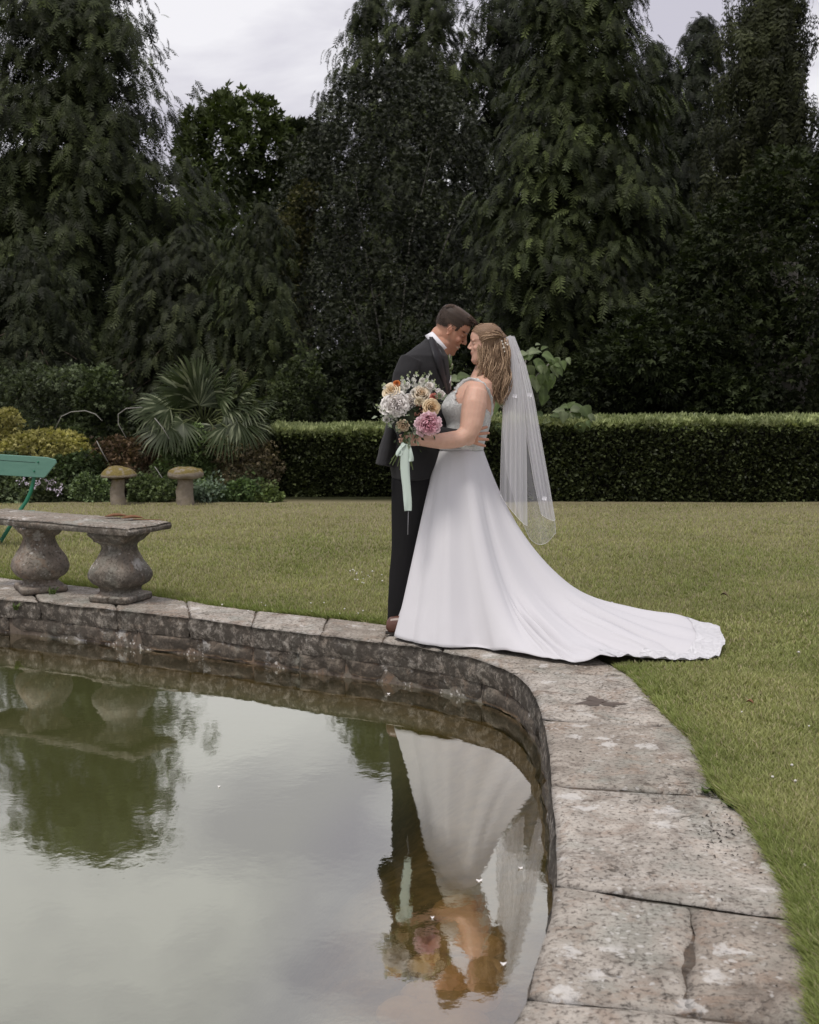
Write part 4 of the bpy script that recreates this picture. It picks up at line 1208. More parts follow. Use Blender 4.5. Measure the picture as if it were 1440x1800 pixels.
# flowers of the phlox
rs = np.random.default_rng(8)
phl = empty('phlox', W(90, 880, 18.0), 'clump of pale lilac white phlox in flower behind the green bench', 'flowers', 'plants in the mixed border')
P, o = lobed_points(rs, [px_lobe(90, 868, 18.0, 34, 20), px_lobe(62, 862, 18, 20, 18)], 3500, .6)
V, Fc, C = leaf_cloud(P, o, .05, 'twig', (.035, .05, .025), (.12, .14, .075), rs)
link('foliage', np_mesh('foliage', V, Fc, cols=C), M_SHRUB, phl)
m = Mat('phlox_petal'); M_PHLOX = m.done(m.bsdf((.62, .56, .66), .7))
for i, (px, py) in enumerate(((42,842),(50,850),(58,840),(66,846),(72,838),(80,844),(88,850),(95,846),(86,858),(99,862),(104,866),(60,856),(35,850),(107,858))):
    p = W(px, py, 17.75); n = 12
    P = np.array([[p.x, p.y, p.z]]) + rs.normal(0, .018, (n, 3)); o = rs.normal(0, 1, (n, 3)); o[:, 1] -= 1
    V, Fc, C = leaf_cloud(P, o, .036, 'oval', (1, 1, 1), (1, 1, 1), rs)
    link('flower_head', np_mesh('flower_head', V, Fc), M_PHLOX, phl, 'stuff')
m = Mat('cane'); M_CANE = m.done(m.bsdf((.28, .27, .25), .8))
# bare canes and a frame of hoops in the border
for i, (pts, lab, nm, ct) in enumerate(([[(170, 775), (180, 795), (190, 812)], 'short bare cane leaning in the border left of the left staddle stone', 'garden_cane', 'cane'],
                        [[(272, 735), (286, 752), (298, 772)], 'thin bare cane leaning in front of the palm', 'garden_cane', 'cane'],
                        [[(272, 820), (284, 838), (293, 852)], 'thin bare cane leaning between the staddle stones', 'garden_cane', 'cane'],
                        [[(98, 752), (108, 732), (125, 724), (150, 722), (168, 728), (180, 740)], 'bent hoop of thin bare twigs arching over the golden shrub', 'bare_twig', 'twig'],
                        [[(222, 770), (208, 745), (208, 728), (222, 718), (250, 716)], 'thin bare twig curving beside the lowest left palm fronds', 'bare_twig', 'twig'])):
    mb = MB(); mb.tube([W(x, y, 18.2) for x, y in pts], .006, 5)
    tag(link(nm, mb.mesh(nm), M_CANE), lab, ct)

# ================================================================== STADDLE STONES
m = Mat('mossy_stone'); Pp = m.pos()
zz = m.n('ShaderNodeSeparateXYZ'); m.l(m.n('ShaderNodeNewGeometry').outputs['Normal'], zz.inputs[0])
c = m.mix(m.noise(Pp, 18, 5, .7), (.15, .125, .095), (.36, .31, .25))
c = m.mix(m.math('MULTIPLY', m.ramp(zz.outputs[2], [(.1, 0.), (.5, 1.)]), m.ramp(m.noise(Pp, 14, 4), [(.35, 0.), (.5, 1.)])), c, m.mix(m.noise(Pp, 50, 3), (.09, .07, .02), (.27, .21, .07)))
M_MOSS = m.done(m.bsdf(c, .95, m.bump(m.noise(Pp, 45, 5, .7), 1.0, .02)))
def staddle(px, capc, ybase, label, seedy, rx, flat, tl):
    Y = 17.45; sc = Y / F
    b = W(px, ybase, Y); b.z = bz(Y) - .02
    s = empty('staddle_stone', b, label, 'staddle stone', 'mushroom shaped staddle stones before the border')
    top = W(px, capc, Y)
    h = top.z - b.z
    mb = MB(); n_ = 9
    mb.tube([(b.x + .01 * math.sin(i), Y, b.z - .1 + (h + .08) * i / n_) for i in range(n_ + 1)], [((.19 - .045 * i / n_) * tl, (.17 - .04 * i / n_)) for i in range(n_ + 1)], 14, up=(1, 0, 0))
    me = baked(mb.mesh('pillar'), voxel=.02, smooth=2); co = get_co(me); co += (.018 * vnoise(co, 9, seedy, 4))[:, None] * np.array([[1, 1, 0]]); set_co(me, co)
    link('pillar', me, M_MOSS, s)
    mb = MB(); prof = flat
    V = []
    seg = 28
    for (r, z) in prof:
        for k in range(seg):
            a = 2 * math.pi * k / seg; V.append((top.x + rx * r * math.cos(a) * (1 + .04 * math.sin(3 * a + seedy)), Y + rx * r * math.sin(a), top.z + z))
    Fc = [[i * seg + k, i * seg + (k + 1) % seg, (i + 1) * seg + (k + 1) % seg, (i + 1) * seg + k] for i in range(len(prof) - 1) for k in range(seg)]
    mb.add(V, Fc + [list(range(seg))[::-1], [(len(prof) - 1) * seg + k for k in range(seg)]])
    me = baked(mb.mesh('cap'), voxel=.014, smooth=2); co = get_co(me); co += (.022 * vnoise(co, 8, seedy + 4, 4))[:, None] * np.array([[.5, .5, 1]]); set_co(me, co)
    link('cap', me, M_MOSS, s)
staddle(208, 838, 888, 'left staddle stone with a domed mossy golden cap', 1, .255, [(.45, -.01), (.9, -.005), (1.0, .012), (.96, .045), (.78, .095), (.5, .135), (.2, .15)], .60)
staddle(326, 837, 888, 'right staddle stone with a thick flatter brown cap', 2, .25, [(.5, -.03), (.88, -.025), (1.0, .01), (1.0, .05), (.9, .095), (.6, .125), (.2, .13)], .72)

# ================================================================== STONE SEAT ON TWO BALUSTERS
seat = empty('stone_bench', G(150, 1045), 'old stone bench, a thin slab on two bulbous square balusters beside the pond', 'stone bench')
def baluster(pxc, py_base, ang, mat, seedy, hh, ww):
    p = G(pxc, py_base, 0.0)
    prof = [(0, .56), (.005, .60), (.085, .60), (.10, .56), (.105, .34), (.135, .36), (.15, .40), (.165, .385), (.18, .40), (.24, .58), (.31, .66), (.37, .665), (.44, .62), (.55, .50), (.66, .39), (.74, .355), (.79, .37), (.80, .46), (.85, .50), (.87, .56), (.90, .60), (.93, .60), (.94, .55)]
    R = Matrix.Rotation(ang, 3, 'Z')
    V = []; n = 8; seg = n * 4
    for (z, w) in prof:
        for k in range(seg):
            side = k // n; u = (k % n) / n * 2 - 1
            # a square with softly bulging, chamfered faces
            hw = w * ww
            bulge = 1.0 + (.10 * (1 - u * u) if .15 < z < .78 else 0)
            cut = .90 if .15 < z < .78 else 1.0
            x, y = u, -1.0 * bulge
            lim = 1.0
            l = max(abs(x), abs(y));
            nrm_ = (abs(x) ** 5 + 1) ** (1 / 5) if .15 < z < .78 else (abs(x) ** 24 + 1) ** (1 / 24)
            x, y = x / nrm_, y / nrm_
            for _ in range(side): x, y = -y, x
            V.append(p + R @ Vector((x * hw, y * hw, z * hh)))
    mb = MB()
    Fc = [[i * seg + k, i * seg + (k + 1) % seg, (i + 1) * seg + (k + 1) % seg, (i + 1) * seg + k] for i in range(len(prof) - 1) for k in range(seg)]
    mb.add(V, Fc + [list(range(seg))[::-1], [(len(prof) - 1) * seg + k for k in range(seg)]])
    me = baked(mb.mesh('baluster'), voxel=.011, smooth=3); co = get_co(me); co += (.008 * vnoise(co, 11, seedy, 4))[:, None] * np.array([[1, 1, .4]]); set_co(me, co)
    return link('baluster', me, mat, seat)
b1 = baluster(72, 1038, math.radians(28), M_SEATPALE, 3, .475, .25)
b2 = baluster(213, 1055, math.radians(-24), M_SEATSTONE, 4, .475, .248)
# slab
pA, pB = G(213, 1055), G(72, 1038)
zt_ = .475 * .94
dirS = (pB - pA).normalized(); nS = Vector((-dirS.y, dirS.x, 0));
if nS.y > 0: nS = -nS
e1 = pA - dirS * .255; e2 = pA + dirS * (.255 + .95)
inn = [e1.lerp(e2, i / 10) + nS * .20 for i in range(11)]; outt = [e1.lerp(e2, i / 10) - nS * .20 for i in range(11)]
me = slab_from_edges(inn, outt, .052, 77, step=.02, rough=.003)
me.transform(Matrix.Translation((0, 0, zt_ + .056)))
link('slab', me, M_SEATSTONE, seat)
m = Mat('rusty_leaf'); M_RUST = m.done(m.bsdf(m.mix(m.noise(m.pos(), 60, 3), (.10, .045, .02), (.26, .13, .07)), .8))
for i, (px, ln, w, lab) in enumerate(((205, .075, .030, 'curled brown dead leaf on the stone bench, the left one'), (233, .07, .032, 'curled brown dead leaf on the stone bench, the right one'))):
    p = W(px, 911, (pA.y + .05 + (.03 if i else .12)))
    p.z = zt_ + .072
    mb = MB(); mb.tube([p + Vector((t * ln, .01 * math.sin(t * 3), .008 * math.cos(t * 2))) for t in (-1, -.6, -.2, .2, .6, 1)], [(.004, .002), (.022, .008), (.030, .011), (.028, .010), (.018, .007), (.004, .002)], 8, up=(0, 1, 0))
    tag(link('dead_leaf', mb.mesh('dead_leaf'), M_RUST), lab, 'leaf', 'dead leaves on the stone bench')
mb = MB(); p = W(262, 912, pA.y + .05); p.z = zt_ + .062
mb.tube([p + Vector((-.10, .0, .004)), p, p + Vector((.10, -.01, .0))], [.003, .003, .002], 5)
tag(link('twig', mb.mesh('twig'), M_RUST), 'thin dark twig lying on the right end of the stone bench', 'twig')

# ================================================================== GREEN GARDEN BENCH
m = Mat('green_paint'); Pp = m.pos()
nz_ = m.noise(m.mapv(Pp, scale=(.25, 1, 1)), 30, 5, .7)
c = m.mix(nz_, (.085, .20, .155), (.155, .30, .235))
c = m.mix(m.ramp(m.noise(m.mapv(Pp, scale=(.3, 1, 1)), 55, 5, .8), [(.28, 1.), (.36, 0.)]), c, (.06, .12, .09))
M_GREEN = m.done(m.bsdf(c, .5, m.bump(nz_, .3, .004), spec=.4))
m = Mat('green_iron'); M_GIRON = m.done(m.bsdf(m.mix(m.noise(m.pos(), 40, 4), (.01, .115, .06), (.02, .19, .105)), .4, spec=.5))
YB = 11.2
gb = empty('garden_bench', W(-60, 990, YB), 'green painted wooden garden bench with iron legs at the left edge', 'bench')
def plank(nm, x0, y0, x1, y1, th, par, Yd, cut=0.0, dY=0.0):
    """a board whose face is seen from the front: corners in photo pixels, th its thickness in metres"""
    a = W(x0, y0, Yd); b = W(x1, y0 + (0), Yd); c_ = W(x1, y1, Yd); d_ = W(x0, y1, Yd)
    return a, b, c_, d_
# back rail: tapered corner at its right end
pts = [(-330, 778), (82, 804), (97, 808), (99, 814), (80, 838), (76, 840), (-330, 815)]
Fv = [W(x, y, YB) for x, y in pts]
def prism(name, Fv, th, mat, par, dv=Vector((0, 1, 0)), bev=.004):
    n = len(Fv); V = [tuple(v) for v in Fv] + [tuple(v + dv * th) for v in Fv]
    Fc = [list(range(n)), list(range(n, 2 * n))[::-1]] + [[i, i + n, (i + 1) % n + n, (i + 1) % n] for i in range(n)]
    me = bpy.data.meshes.new(name); me.from_pydata(V, [], Fc)
    import bmesh
    bm = bmesh.new(); bm.from_mesh(me); bmesh.ops.recalc_face_normals(bm, faces=bm.faces); bm.to_mesh(me); bm.free()
    me2 = baked(me, bevel=(bev, 2)); me2.polygons.foreach_set('use_smooth', np.zeros(len(me2.polygons), dtype=bool))
    return link(name, me2, mat, par)
rail = prism('backrest', Fv, .032, M_GREEN, gb)
for (x, y) in ((67, 812), (60, 828), (-180, 800), (-187, 816)):
    mb = MB(); p = W(x, y, YB - .004); mb.ell(p, (.009, .006, .009), None, 10, 6); link('bolt', mb.mesh('bolt'), M_GIRON, rail)
mb = MB(); c1 = W(-200, 797, YB - .001); c2 = W(62, 813, YB - .001); mb.tube([c1, c1.lerp(c2, .5) + Vector((0, 0, .003)), c2], .0015, 4); link('crack', mb.mesh('crack'), M_TWIGS, rail)
# seat slats receding in depth
for i in range(5):
    yF = YB - .10 - i * .085
    z0 = W(0, 897, YB - .10).z - i * .002
    xr = W(62, 897, YB - .1).x - i * .008
    Fv = [Vector((-5.2, yF, z0)), Vector((xr, yF, z0)), Vector((xr, yF - .072, z0)), Vector((-5.2, yF - .072, z0))]
    prism('slat', Fv, .024, M_GREEN, gb, dv=Vector((0, 0, -1)))
def strap(name, pts, w, th, Yoff=0):
    mb = MB(); mb.tube([Vector(p) for p in pts], [(th, w)] * len(pts), 4, up=(0, 1, 0)); return link(name, baked(mb.mesh(name), bevel=(.003, 1)), M_GIRON, gb)
for dx in (0, -1.15):
    o_ = Vector((dx, 0, 0))
    back = [W(x, y, YB + .035) + o_ for x, y in ((63, 822), (59, 845), (54, 865), (46, 882), (36, 897), (20, 925), (6, 950), (-6, 978))]
    for i, q in enumerate(back): q.y -= .10 * smooth01(i, 3, 7) * 1.0
    strap('leg', back, .020, .007)
    fl = [W(x, y, YB - .1) + o_ for x, y in ((52, 900), (25, 903), (-8, 905), (-40, 925), (-55, 960), (-62, 1000))]
    for i, q in enumerate(fl): q.y -= .42 * i / 5
    strap('leg', fl, .020, .007)
    ar = [W(x, y, YB - .30) + o_ for x, y in ((8, 906), (-2, 912), (-30, 915))]
    strap('bracket', ar, .02, .008)
# ================================================================== THE COUPLE
YG, YW = 7.00, 6.95
def wp(px, py, Y): return W(px, py, Y)

class Head:
    """local frame: u forward, v up, w away from the camera; one unit = head height"""
    def __init__(s, nose_px, Y, H, tilt, face):
        s.H = H; t = math.radians(tilt)
        s.fwd = Vector((face * math.cos(t), 0, -math.sin(t)))
        s.up = Vector((face * math.sin(t), 0, math.cos(t)))
        s.lat = Vector((0, 1, 0))
        tip = W(*nose_px, Y)
        s.O = tip - s.fwd * (.535 * H) - s.up * (.40 * H)
        s.R = Matrix((s.fwd, s.lat, s.up)).transposed()
    def p(s, u, v, w=0): return s.O + s.fwd * (u * s.H) + s.up * (v * s.H) + s.lat * (w * s.H)
    def local(s, co):
        d = co - np.array(s.O)
        return d @ np.array(s.fwd) / s.H, d @ np.array(s.up) / s.H, d @ np.array(s.lat) / s.H
    def ell(s, mb, c, r, rot=None):
        R = s.R if rot is None else s.R @ rot
        mb.ell(s.p(*c), [x * s.H for x in r], R, 16, 10)
    def build(s, mb, male=True):
        sl = [(-.03, .14, .35, .08), (.03, .02, .395, .15), (.09, -.08, .405, .205), (.15, -.15, .40, .24), (.22, -.18, .395, .255), (.32, -.26, .395, .29), (.42, -.34, .392, .315),
              (.50, -.385, .375, .32), (.56, -.40, .385, .33), (.62, -.415, .41, .34), (.72, -.425, .405, .345), (.81, -.41, .37, .335), (.88, -.37, .315, .30), (.94, -.29, .23, .235), (.98, -.20, .14, .15), (1.0, -.1, .04, .05)]
        if not male: sl = [(v, b + .01, f - (.012 if v < .25 else 0), w * (.93 if v < .45 else .98)) for v, b, f, w in sl]
        seg = 30; V = []
        for (v, b, f, w) in sl:
            c = (b + f) / 2; a = (f - b) / 2
            for k in range(seg):
                th = 2 * math.pi * k / seg; cu, sw = math.cos(th), math.sin(th)
                e = 2.25
                cu2 = math.copysign(abs(cu) ** (2 / e), cu); sw2 = math.copysign(abs(sw) ** (2 / e), sw)
                # the face narrows towards the front
                nar = 1 - .30 * max(0, cu) ** 2 * (1 if v < .6 else .5)
                V.append(s.p(c + a * cu2, v, w * sw2 * nar))
        Fc = [[i * seg + k, i * seg + (k + 1) % seg, (i + 1) * seg + (k + 1) % seg, (i + 1) * seg + k] for i in range(len(sl) - 1) for k in range(seg)]
        mb.add(V, Fc + [list(range(seg))[::-1], [(len(sl) - 1) * seg + k for k in range(seg)]])
        # nose
        nt = [(.385, .56, .040, .040), (.418, .50, .042, .036), (.448, .45, .044, .040), (.478, .41, .044, .046), (.474, .388, .038, .052)] if male else [(.375, .56, .034, .032), (.41, .50, .038, .034), (.440, .455, .036, .032), (.466, .418, .032, .034), (.452, .392, .032, .040)]
        mb.tube([s.p(u, v) for u, v, a, b in nt], [(a * s.H, b * s.H) for u, v, a, b in nt], 12, up=s.fwd)
        s.ell(mb, (.478, .407, 0) if male else (.462, .412, 0), (.042, .036, .036) if male else (.032, .028, .030));
        for q in (-1, 1):
            s.ell(mb, (.425, .38, q * (.050 if male else .038)), (.038, .026, .024))
            s.ell(mb, (.375 if male else .350, .595, q * .12), (.040, .105, .030))                    # brow
            s.ell(mb, (.25, .395, q * (.195 if male else .165)), (.105, .060, .08) if male else (.10, .055, .08))                     # cheekbone
            s.ell(mb, (.335 if male else .318, .515, q * .135), (.045, .060, .034))                   # eyelid
            # ear
            if male:
                ey = .455
                mb.tube([s.p(-.01 + .055 * math.cos(a) * (1 if a > -1 else .8), ey + .105 * math.sin(a) - (.0 if a > 0 else .0), q * (.345 + .035 * math.cos(a + 2.6))) for a in np.linspace(-1.9, 3.4, 14)], [.020 * s.H * (1.0 if i < 11 else .8) for i in range(14)], 7)
                s.ell(mb, (.0, ey, q * .335), (.045, .028, .085))
        # lips and chin
        if male:
            s.ell(mb, (.395, .262, 0), (.045, .095, .020)); s.ell(mb, (.380, .205, 0), (.045, .085, .022)); s.ell(mb, (.352, .06, 0), (.065, .085, .062))
            for q in (-1, 1): s.ell(mb, (.315, .30, q * .135), (.06, .04, .07))
        else:
            s.ell(mb, (.384, .285, 0), (.038, .075, .016)); s.ell(mb, (.374, .24, 0), (.038, .066, .018)); s.ell(mb, (.350, .075, 0), (.058, .075, .058))

def skin_material(name, sss=.1):
    m = Mat(name)
    c = m.attr('Col'); P = m.pos()
    c = m.mix(1.0, c, m.ramp(m.noise(P, 22, 4), [(.3, (.90, .87, .86)), (.7, (1.07, 1.06, 1.06))]), 'MULTIPLY')
    return m.done(m.bsdf(c, .48, m.bump(m.noise(P, 260, 3), .15, .001), spec=.35, Subsurface_Weight=sss, Subsurface_Scale=.01))
M_SKIN = skin_material('skin')

def finger(mb, a, d, curl, up, L, r):
    """three bones bending towards -up"""
    p = Vector(a); d = Vector(d).normalized(); up = Vector(up).normalized()
    ax = d.cross(up).normalized()
    pts = [p.copy()]; rr = [r * 1.05]
    for i, (f, c) in enumerate(((.45, curl * .7), (.32, curl), (.23, curl * .8))):
        d = Matrix.Rotation(-c, 3, ax) @ d
        q = p + d * (L * f * .5); pts.append(q); rr.append(r * (1.0 - .06 * i))
        p = p + d * (L * f); pts.append(p.copy()); rr.append(r * (.97 - .10 * i))
    rr[-1] = r * .55
    mb.tube(pts, rr, 8)

# ---------------------------------------------------------------- groom
groom = empty('person', wp(715, 1112, YG) , 'man in dark charcoal suit and brown shoes bending his forehead to the woman in white', 'person')
hg = Head((821, 607), YG + .02, .236, 33, 1)
mb = MB(); hg.build(mb, True)
nk = [hg.p(-.10, .46), hg.p(-.10, .30), hg.p(-.125, .12), wp(776, 606, YG), wp(766, 628, YG), wp(750, 655, YG)]
mb.tube(nk, [(.040, .045), (.058, .058), (.062, .060), (.062, .064), (.070, .08), (.08, .10)], 18, up=(1, 0, -.6))
mb.tube([hg.p(.02, .10), hg.p(-.06, .02), wp(784, 615, YG)], [(.05, .045), (.045, .045), (.04, .04)], 12)
mb.tube([wp(750, 640, YG), wp(742, 700, YG), wp(738, 780, YG)], [(.09, .14), (.12, .15), (.11, .14)], 14, up=(1, 0, 0))
# arms inside the sleeves, near hand on her back
mb.tube([wp(722, 645, YG - .17), wp(708, 700, YG - .22), wp(706, 748, YG - .25), wp(752, 763, YG - .26), wp(800, 767, YG - .25), wp(812, 768, YG - .245)], [.045, .042, .036, .032, .026, .026], 10)
mb.tube([wp(812, 768, YG - .245), wp(822, 768, YG - .24), wp(840, 768, YG - .222)], [(.026, .026), (.040, .020), (.042, .015)], 12, up=(0, 0, 1))
for i, (y0, dx, dz) in enumerate(((756, 1, .24), (763, 1, .06), (771, 1, -.10), (779, 1, -.30))):
    finger(mb, wp(836, y0, YG - .226), (dx, .22, dz), .16, (0, -1, 0), (.078, .088, .084, .066)[i], .0098)
finger(mb, wp(820, 757, YG - .245), (.6, -.05, .8), .12, (0, -1, 0), .06, .0105)
mb.tube([wp(722, 645, YG + .17), wp(735, 720, YG + .24), wp(790, 760, YG + .24), wp(822, 766, YG + .15)], [.045, .04, .034, .024], 10)
mb.ell(wp(828, 768, YG + .13), (.04, .018, .035))
for i in range(4): finger(mb, wp(832, 758 + i * 5, YG + .12), (.6, -.6, 0), .3, (0, 1, 0), .05, .008)
me = baked(mb.mesh('body'), voxel=.0037, smooth=3, decimate=.4)
co = get_co(me).astype(float)
u, v, w = hg.local(co)
base = np.array([.50, .270, .185])
c = np.tile(base, (len(co), 1))
head_m = (v > -.06) & (v < 1.1) & (u > -.6)
def blob(u0, v0, w0, ru, rv, rw): return np.exp(-(((u - u0) / ru) ** 2 + ((v - v0) / rv) ** 2 + ((np.abs(w) - w0) / rw) ** 2))
def paint(c, m_, colr): return c * (1 - m_[:, None]) + np.array(colr) * m_[:, None]
stub = smooth01(.36 - v, 0, .08) * smooth01(u, -.12, .10) * head_m * smooth01(v, -.1, .0)
c = paint(c, stub * .45, (.20, .115, .08))
fade = smooth01(-u + .12 - .25 * (v - .5), .0, .10) * smooth01(v, .30, .52) * head_m * (1 - blob(0, .455, .36, .08, .13, .06) * 1.0)
c = paint(c, np.clip(fade * .62, 0, 1), (.075, .048, .035))
c = paint(c, np.clip(blob(.42, .625, .10, .05, .022, .09) * 1.4, 0, 1), (.05, .03, .02))
c = paint(c, np.clip(blob(.30, .61, .20, .08, .02, .09) * 1.2, 0, 1), (.06, .035, .025))
c = paint(c, np.clip(blob(.36, .500, .135, .06, .014, .06) * 1.7, 0, 1), (.025, .015, .012))
c = paint(c, np.clip(blob(.30, .47, .15, .07, .018, .09) * .35, 0, 1), (.30, .14, .10))
c = paint(c, np.clip(blob(.40, .236, .0, .10, .018, .15) * 1.5, 0, 1), (.72, .62, .54))       # teeth in the smile
c = paint(c, np.clip(blob(.43, .272, .0, .05, .016, .10) + blob(.42, .200, .0, .05, .016, .09), 0, 1) * .7, (.42, .15, .12))
c = paint(c, np.clip(blob(.345, .30, .175, .028, .07, .05) * .55, 0, 1), (.27, .12, .075))   # smile crease
c = paint(c, np.clip(blob(.30, .38, .2, .1, .08, .1) * .35, 0, 1), (.58, .27, .19))
c = paint(c, np.clip(blob(.0, .455, .375, .09, .13, .05) * 1.3, 0, 1), (.56, .28, .19))
c = paint(c, np.clip(blob(.005, .46, .345, .02, .045, .05) * .7, 0, 1), (.16, .06, .035))
c = paint(c, np.clip(blob(.45, .37, .04, .02, .012, .02) * 1.2, 0, 1), (.14, .05, .03))
set_col(me, c)
# smile crease and eye socket pressed in
d = np.zeros(len(co))
d += .0035 * blob(.345, .30, .165, .022, .065, .06) + .005 * blob(.385, .50, .10, .05, .035, .06)+ .0035 * blob(.43, .24, 0, .05, .010, .10)
nrm_ = np.empty(len(co) * 3, dtype=np.float32); me.vertices.foreach_get('normal', nrm_); nrm_ = nrm_.reshape(-1, 3)
set_co(me, co - nrm_ * d[:, None])
link('body', me, M_SKIN, groom)

# strands
def strand_mesh(name, strands, mat, parent, seg=4):
    """strands: list of (points, radius, colour)"""
    mb = MB()
    for pts, r, cc in strands:
        mb.cc = cc; n = len(pts)
        mb.tube(pts, [r * (.5 + .5 * math.sin(math.pi * min(1, (i + .6) / n * .9 + .05)) ** .5) if i < n - 1 else r * .15 for i in range(n)], seg)
    return link(name, mb.mesh(name, colors=True), mat, parent)
m = Mat('hair_strands')
c_ = m.attr('Col'); c_ = m.mix(1.0, c_, m.ramp(m.noise(m.pos(), 160, 3), [(.3, (.7, .7, .7)), (.7, (1.3, 1.3, 1.3))]), 'MULTIPLY')
M_HAIR = m.done(m.bsdf(c_, .58, spec=.3))
def hair_shell(hd, offset, line, male=True):
    sl = [(.15, -.13, .395, .225), (.22, -.18, .395, .255), (.32, -.26, .395, .29), (.42, -.34, .392, .315), (.50, -.385, .375, .32), (.56, -.40, .385, .33), (.62, -.415, .41, .34), (.72, -.425, .405, .345), (.81, -.41, .37, .335), (.88, -.37, .315, .30), (.94, -.29, .23, .235), (.98, -.20, .14, .15), (1.0, -.1, .04, .05)]
    vs_ = [x[0] for x in sl]; seg = 84; V = []; ok = []
    vv = list(np.linspace(.15, .94, 44)) + [.955, .97, .98, .99, .996, 1.0]
    for v in vv:
        b, f, w = [float(np.interp(v, vs_, [x[k] for x in sl])) for k in (1, 2, 3)]
        c = (b + f) / 2; a = (f - b) / 2
        for k in range(seg):
            th = 2 * math.pi * k / seg; cu, sw = math.cos(th), math.sin(th); e = 2.25
            cu2 = math.copysign(abs(cu) ** (2 / e), cu); sw2 = math.copysign(abs(sw) ** (2 / e), sw)
            nar = 1 - .30 * max(0, cu) ** 2 * (1 if v < .6 else .5)
            u_, w_ = c + a * cu2, w * sw2 * nar
            o_ = offset(u_, v, w_); sc_ = 1 + o_ / .36
            up_ = o_ * smooth01(v, .75, .97)
            V.append(hd.p(c + (u_ - c) * sc_, v + float(up_), w_ * sc_)); ok.append(v > line(u_, w_) )
    n = len(vv); Fc = []
    for i in range(n - 1):
        for k in range(seg):
            q = [i * seg + k, i * seg + (k + 1) % seg, (i + 1) * seg + (k + 1) % seg, (i + 1) * seg + k]
            if all(ok[x] for x in q): Fc.append(q)
    Fc.append([(n - 1) * seg + k for k in range(seg)])
    return np_mesh('hair', np.array([tuple(x) for x in V]), Fc, smooth=True)
def line_m(u, w):
    return float(np.interp(u, [-.45, -.12, -.06, .07, .10, .15, .20, .26, .33, .45], [.40, .46, .60, .60, .50, .52, .70, .76, .80, .82])) + .008 * math.sin(u * 60)
me = hair_shell(hg, lambda u, v, w: .012 + .034 * float(smooth01(v, .70, .95)) + .040 * float(smooth01(u, .05, .32)) * float(smooth01(v, .74, .90)), line_m); co = get_co(me).astype(float); u, v, w = hg.local(co)
sx_ = np.stack([u * 4, v * 14, w * 14], 1); co = co + np.array(hg.up) * (.004 * vnoise(sx_, 1.0, 3, 3))[:, None]
set_co(me, co)
set_col(me, np.array([.040, .026, .019]) * (1 + .5 * vnoise(sx_, 1.6, 5, 3))[:, None] * (1 + .9 * smooth01(v, .9, 1.06))[:, None])
hair = link('hair', me, M_HAIR, groom)
r = random.Random(3); st = []
for i in range(520):
    a = r.uniform(-1, 1); s0 = r.uniform(-.40, .30)
    w0 = a * .27
    top = .98 - .30 * (s0 + .05) ** 2 * (1.5 if s0 < 0 else .8) - .45 * w0 * w0 * 2
    p0 = (s0, top, w0)
    L_ = r.uniform(.10, .20) * (1 + .4 * (s0 > 0))
    up_ = r.uniform(.04, .10) + (.03 if s0 > .1 else 0)
    sk = r.uniform(-.05, .05)
    pts = []
    for t in (0, .3, .6, 1):
        uu = p0[0] + L_ * t; vv = .985 - .30 * (uu + .05) ** 2 * (1.5 if uu < 0 else 1.0) - .9 * w0 * w0 + up_ * math.sin(t * 2.6) * .8
        pts.append(hg.p(uu, vv - .02, w0 + sk * t))
    g = r.uniform(.7, 1.9); st.append((pts, .0016, (.06 * g, .038 * g, .028 * g)))
for i in range(260):      # short back and sides
    vv0 = r.uniform(.50, .86); uu0 = r.uniform(-.43, .16); sg = r.choice((-1, -1, 1))
    k_ = 1 - ((uu0 + .02) / .44) ** 2
    if k_ <= .02 or (vv0 < .62 and uu0 > .05): continue
    w0 = sg * (.335 * math.sqrt(k_) * (1.0 - .5 * max(0, vv0 - .72)) + .004)
    pts = [hg.p(uu0, vv0, w0), hg.p(uu0 - .01, vv0 - .03, w0 * 1.02), hg.p(uu0 - .025, vv0 - .06, w0 * 1.02)]
    g = r.uniform(.6, 1.4); st.append((pts, .0011, (.05 * g, .032 * g, .024 * g)))
strand_mesh('strands', st, M_HAIR, hair, 3)['kind'] = 'stuff'

# jacket
JR = [(592, 752, 766, .055), (602, 741, 774, .10), (613, 725, 781, .155), (625, 710, 788, .20), (645, 700, 790, .212), (670, 695, 792, .205), (700, 692, 793, .195), (735, 689, 791, .185), (765, 686, 788, .18), (795, 685, 783, .185), (820, 686, 774, .19), (839, 689, 762, .19)]
def ring_loft(mb, rows, Yc, seg=28, e=2.3, off=0.0, lean=None):
    V = []
    for (y, xb, xf, hd) in rows:
        a, b = W(xb, y, Yc), W(xf, y, Yc); c = (a + b) / 2; h = (b - a) / 2
        for k in range(seg):
            th = 2 * math.pi * k / seg; cu, sw = math.cos(th), math.sin(th)
            cu = math.copysign(abs(cu) ** (2 / e), cu); sw = math.copysign(abs(sw) ** (2 / e), sw)
            V.append(c + h * cu * (1 + off / max(.01, h.length)) + Vector((0, (hd + off) * sw, 0)))
    n = len(rows)
    Fc = [[i * seg + k, i * seg + (k + 1) % seg, (i + 1) * seg + (k + 1) % seg, (i + 1) * seg + k] for i in range(n - 1) for k in range(seg)]
    mb.add(V, Fc + [list(range(seg))[::-1], [(n - 1) * seg + k for k in range(seg)]])
def row_at(rows, y):
    ys = [r[0] for r in rows]
    return [float(np.interp(y, ys, [r[k] for r in rows])) for k in (1, 2, 3)]
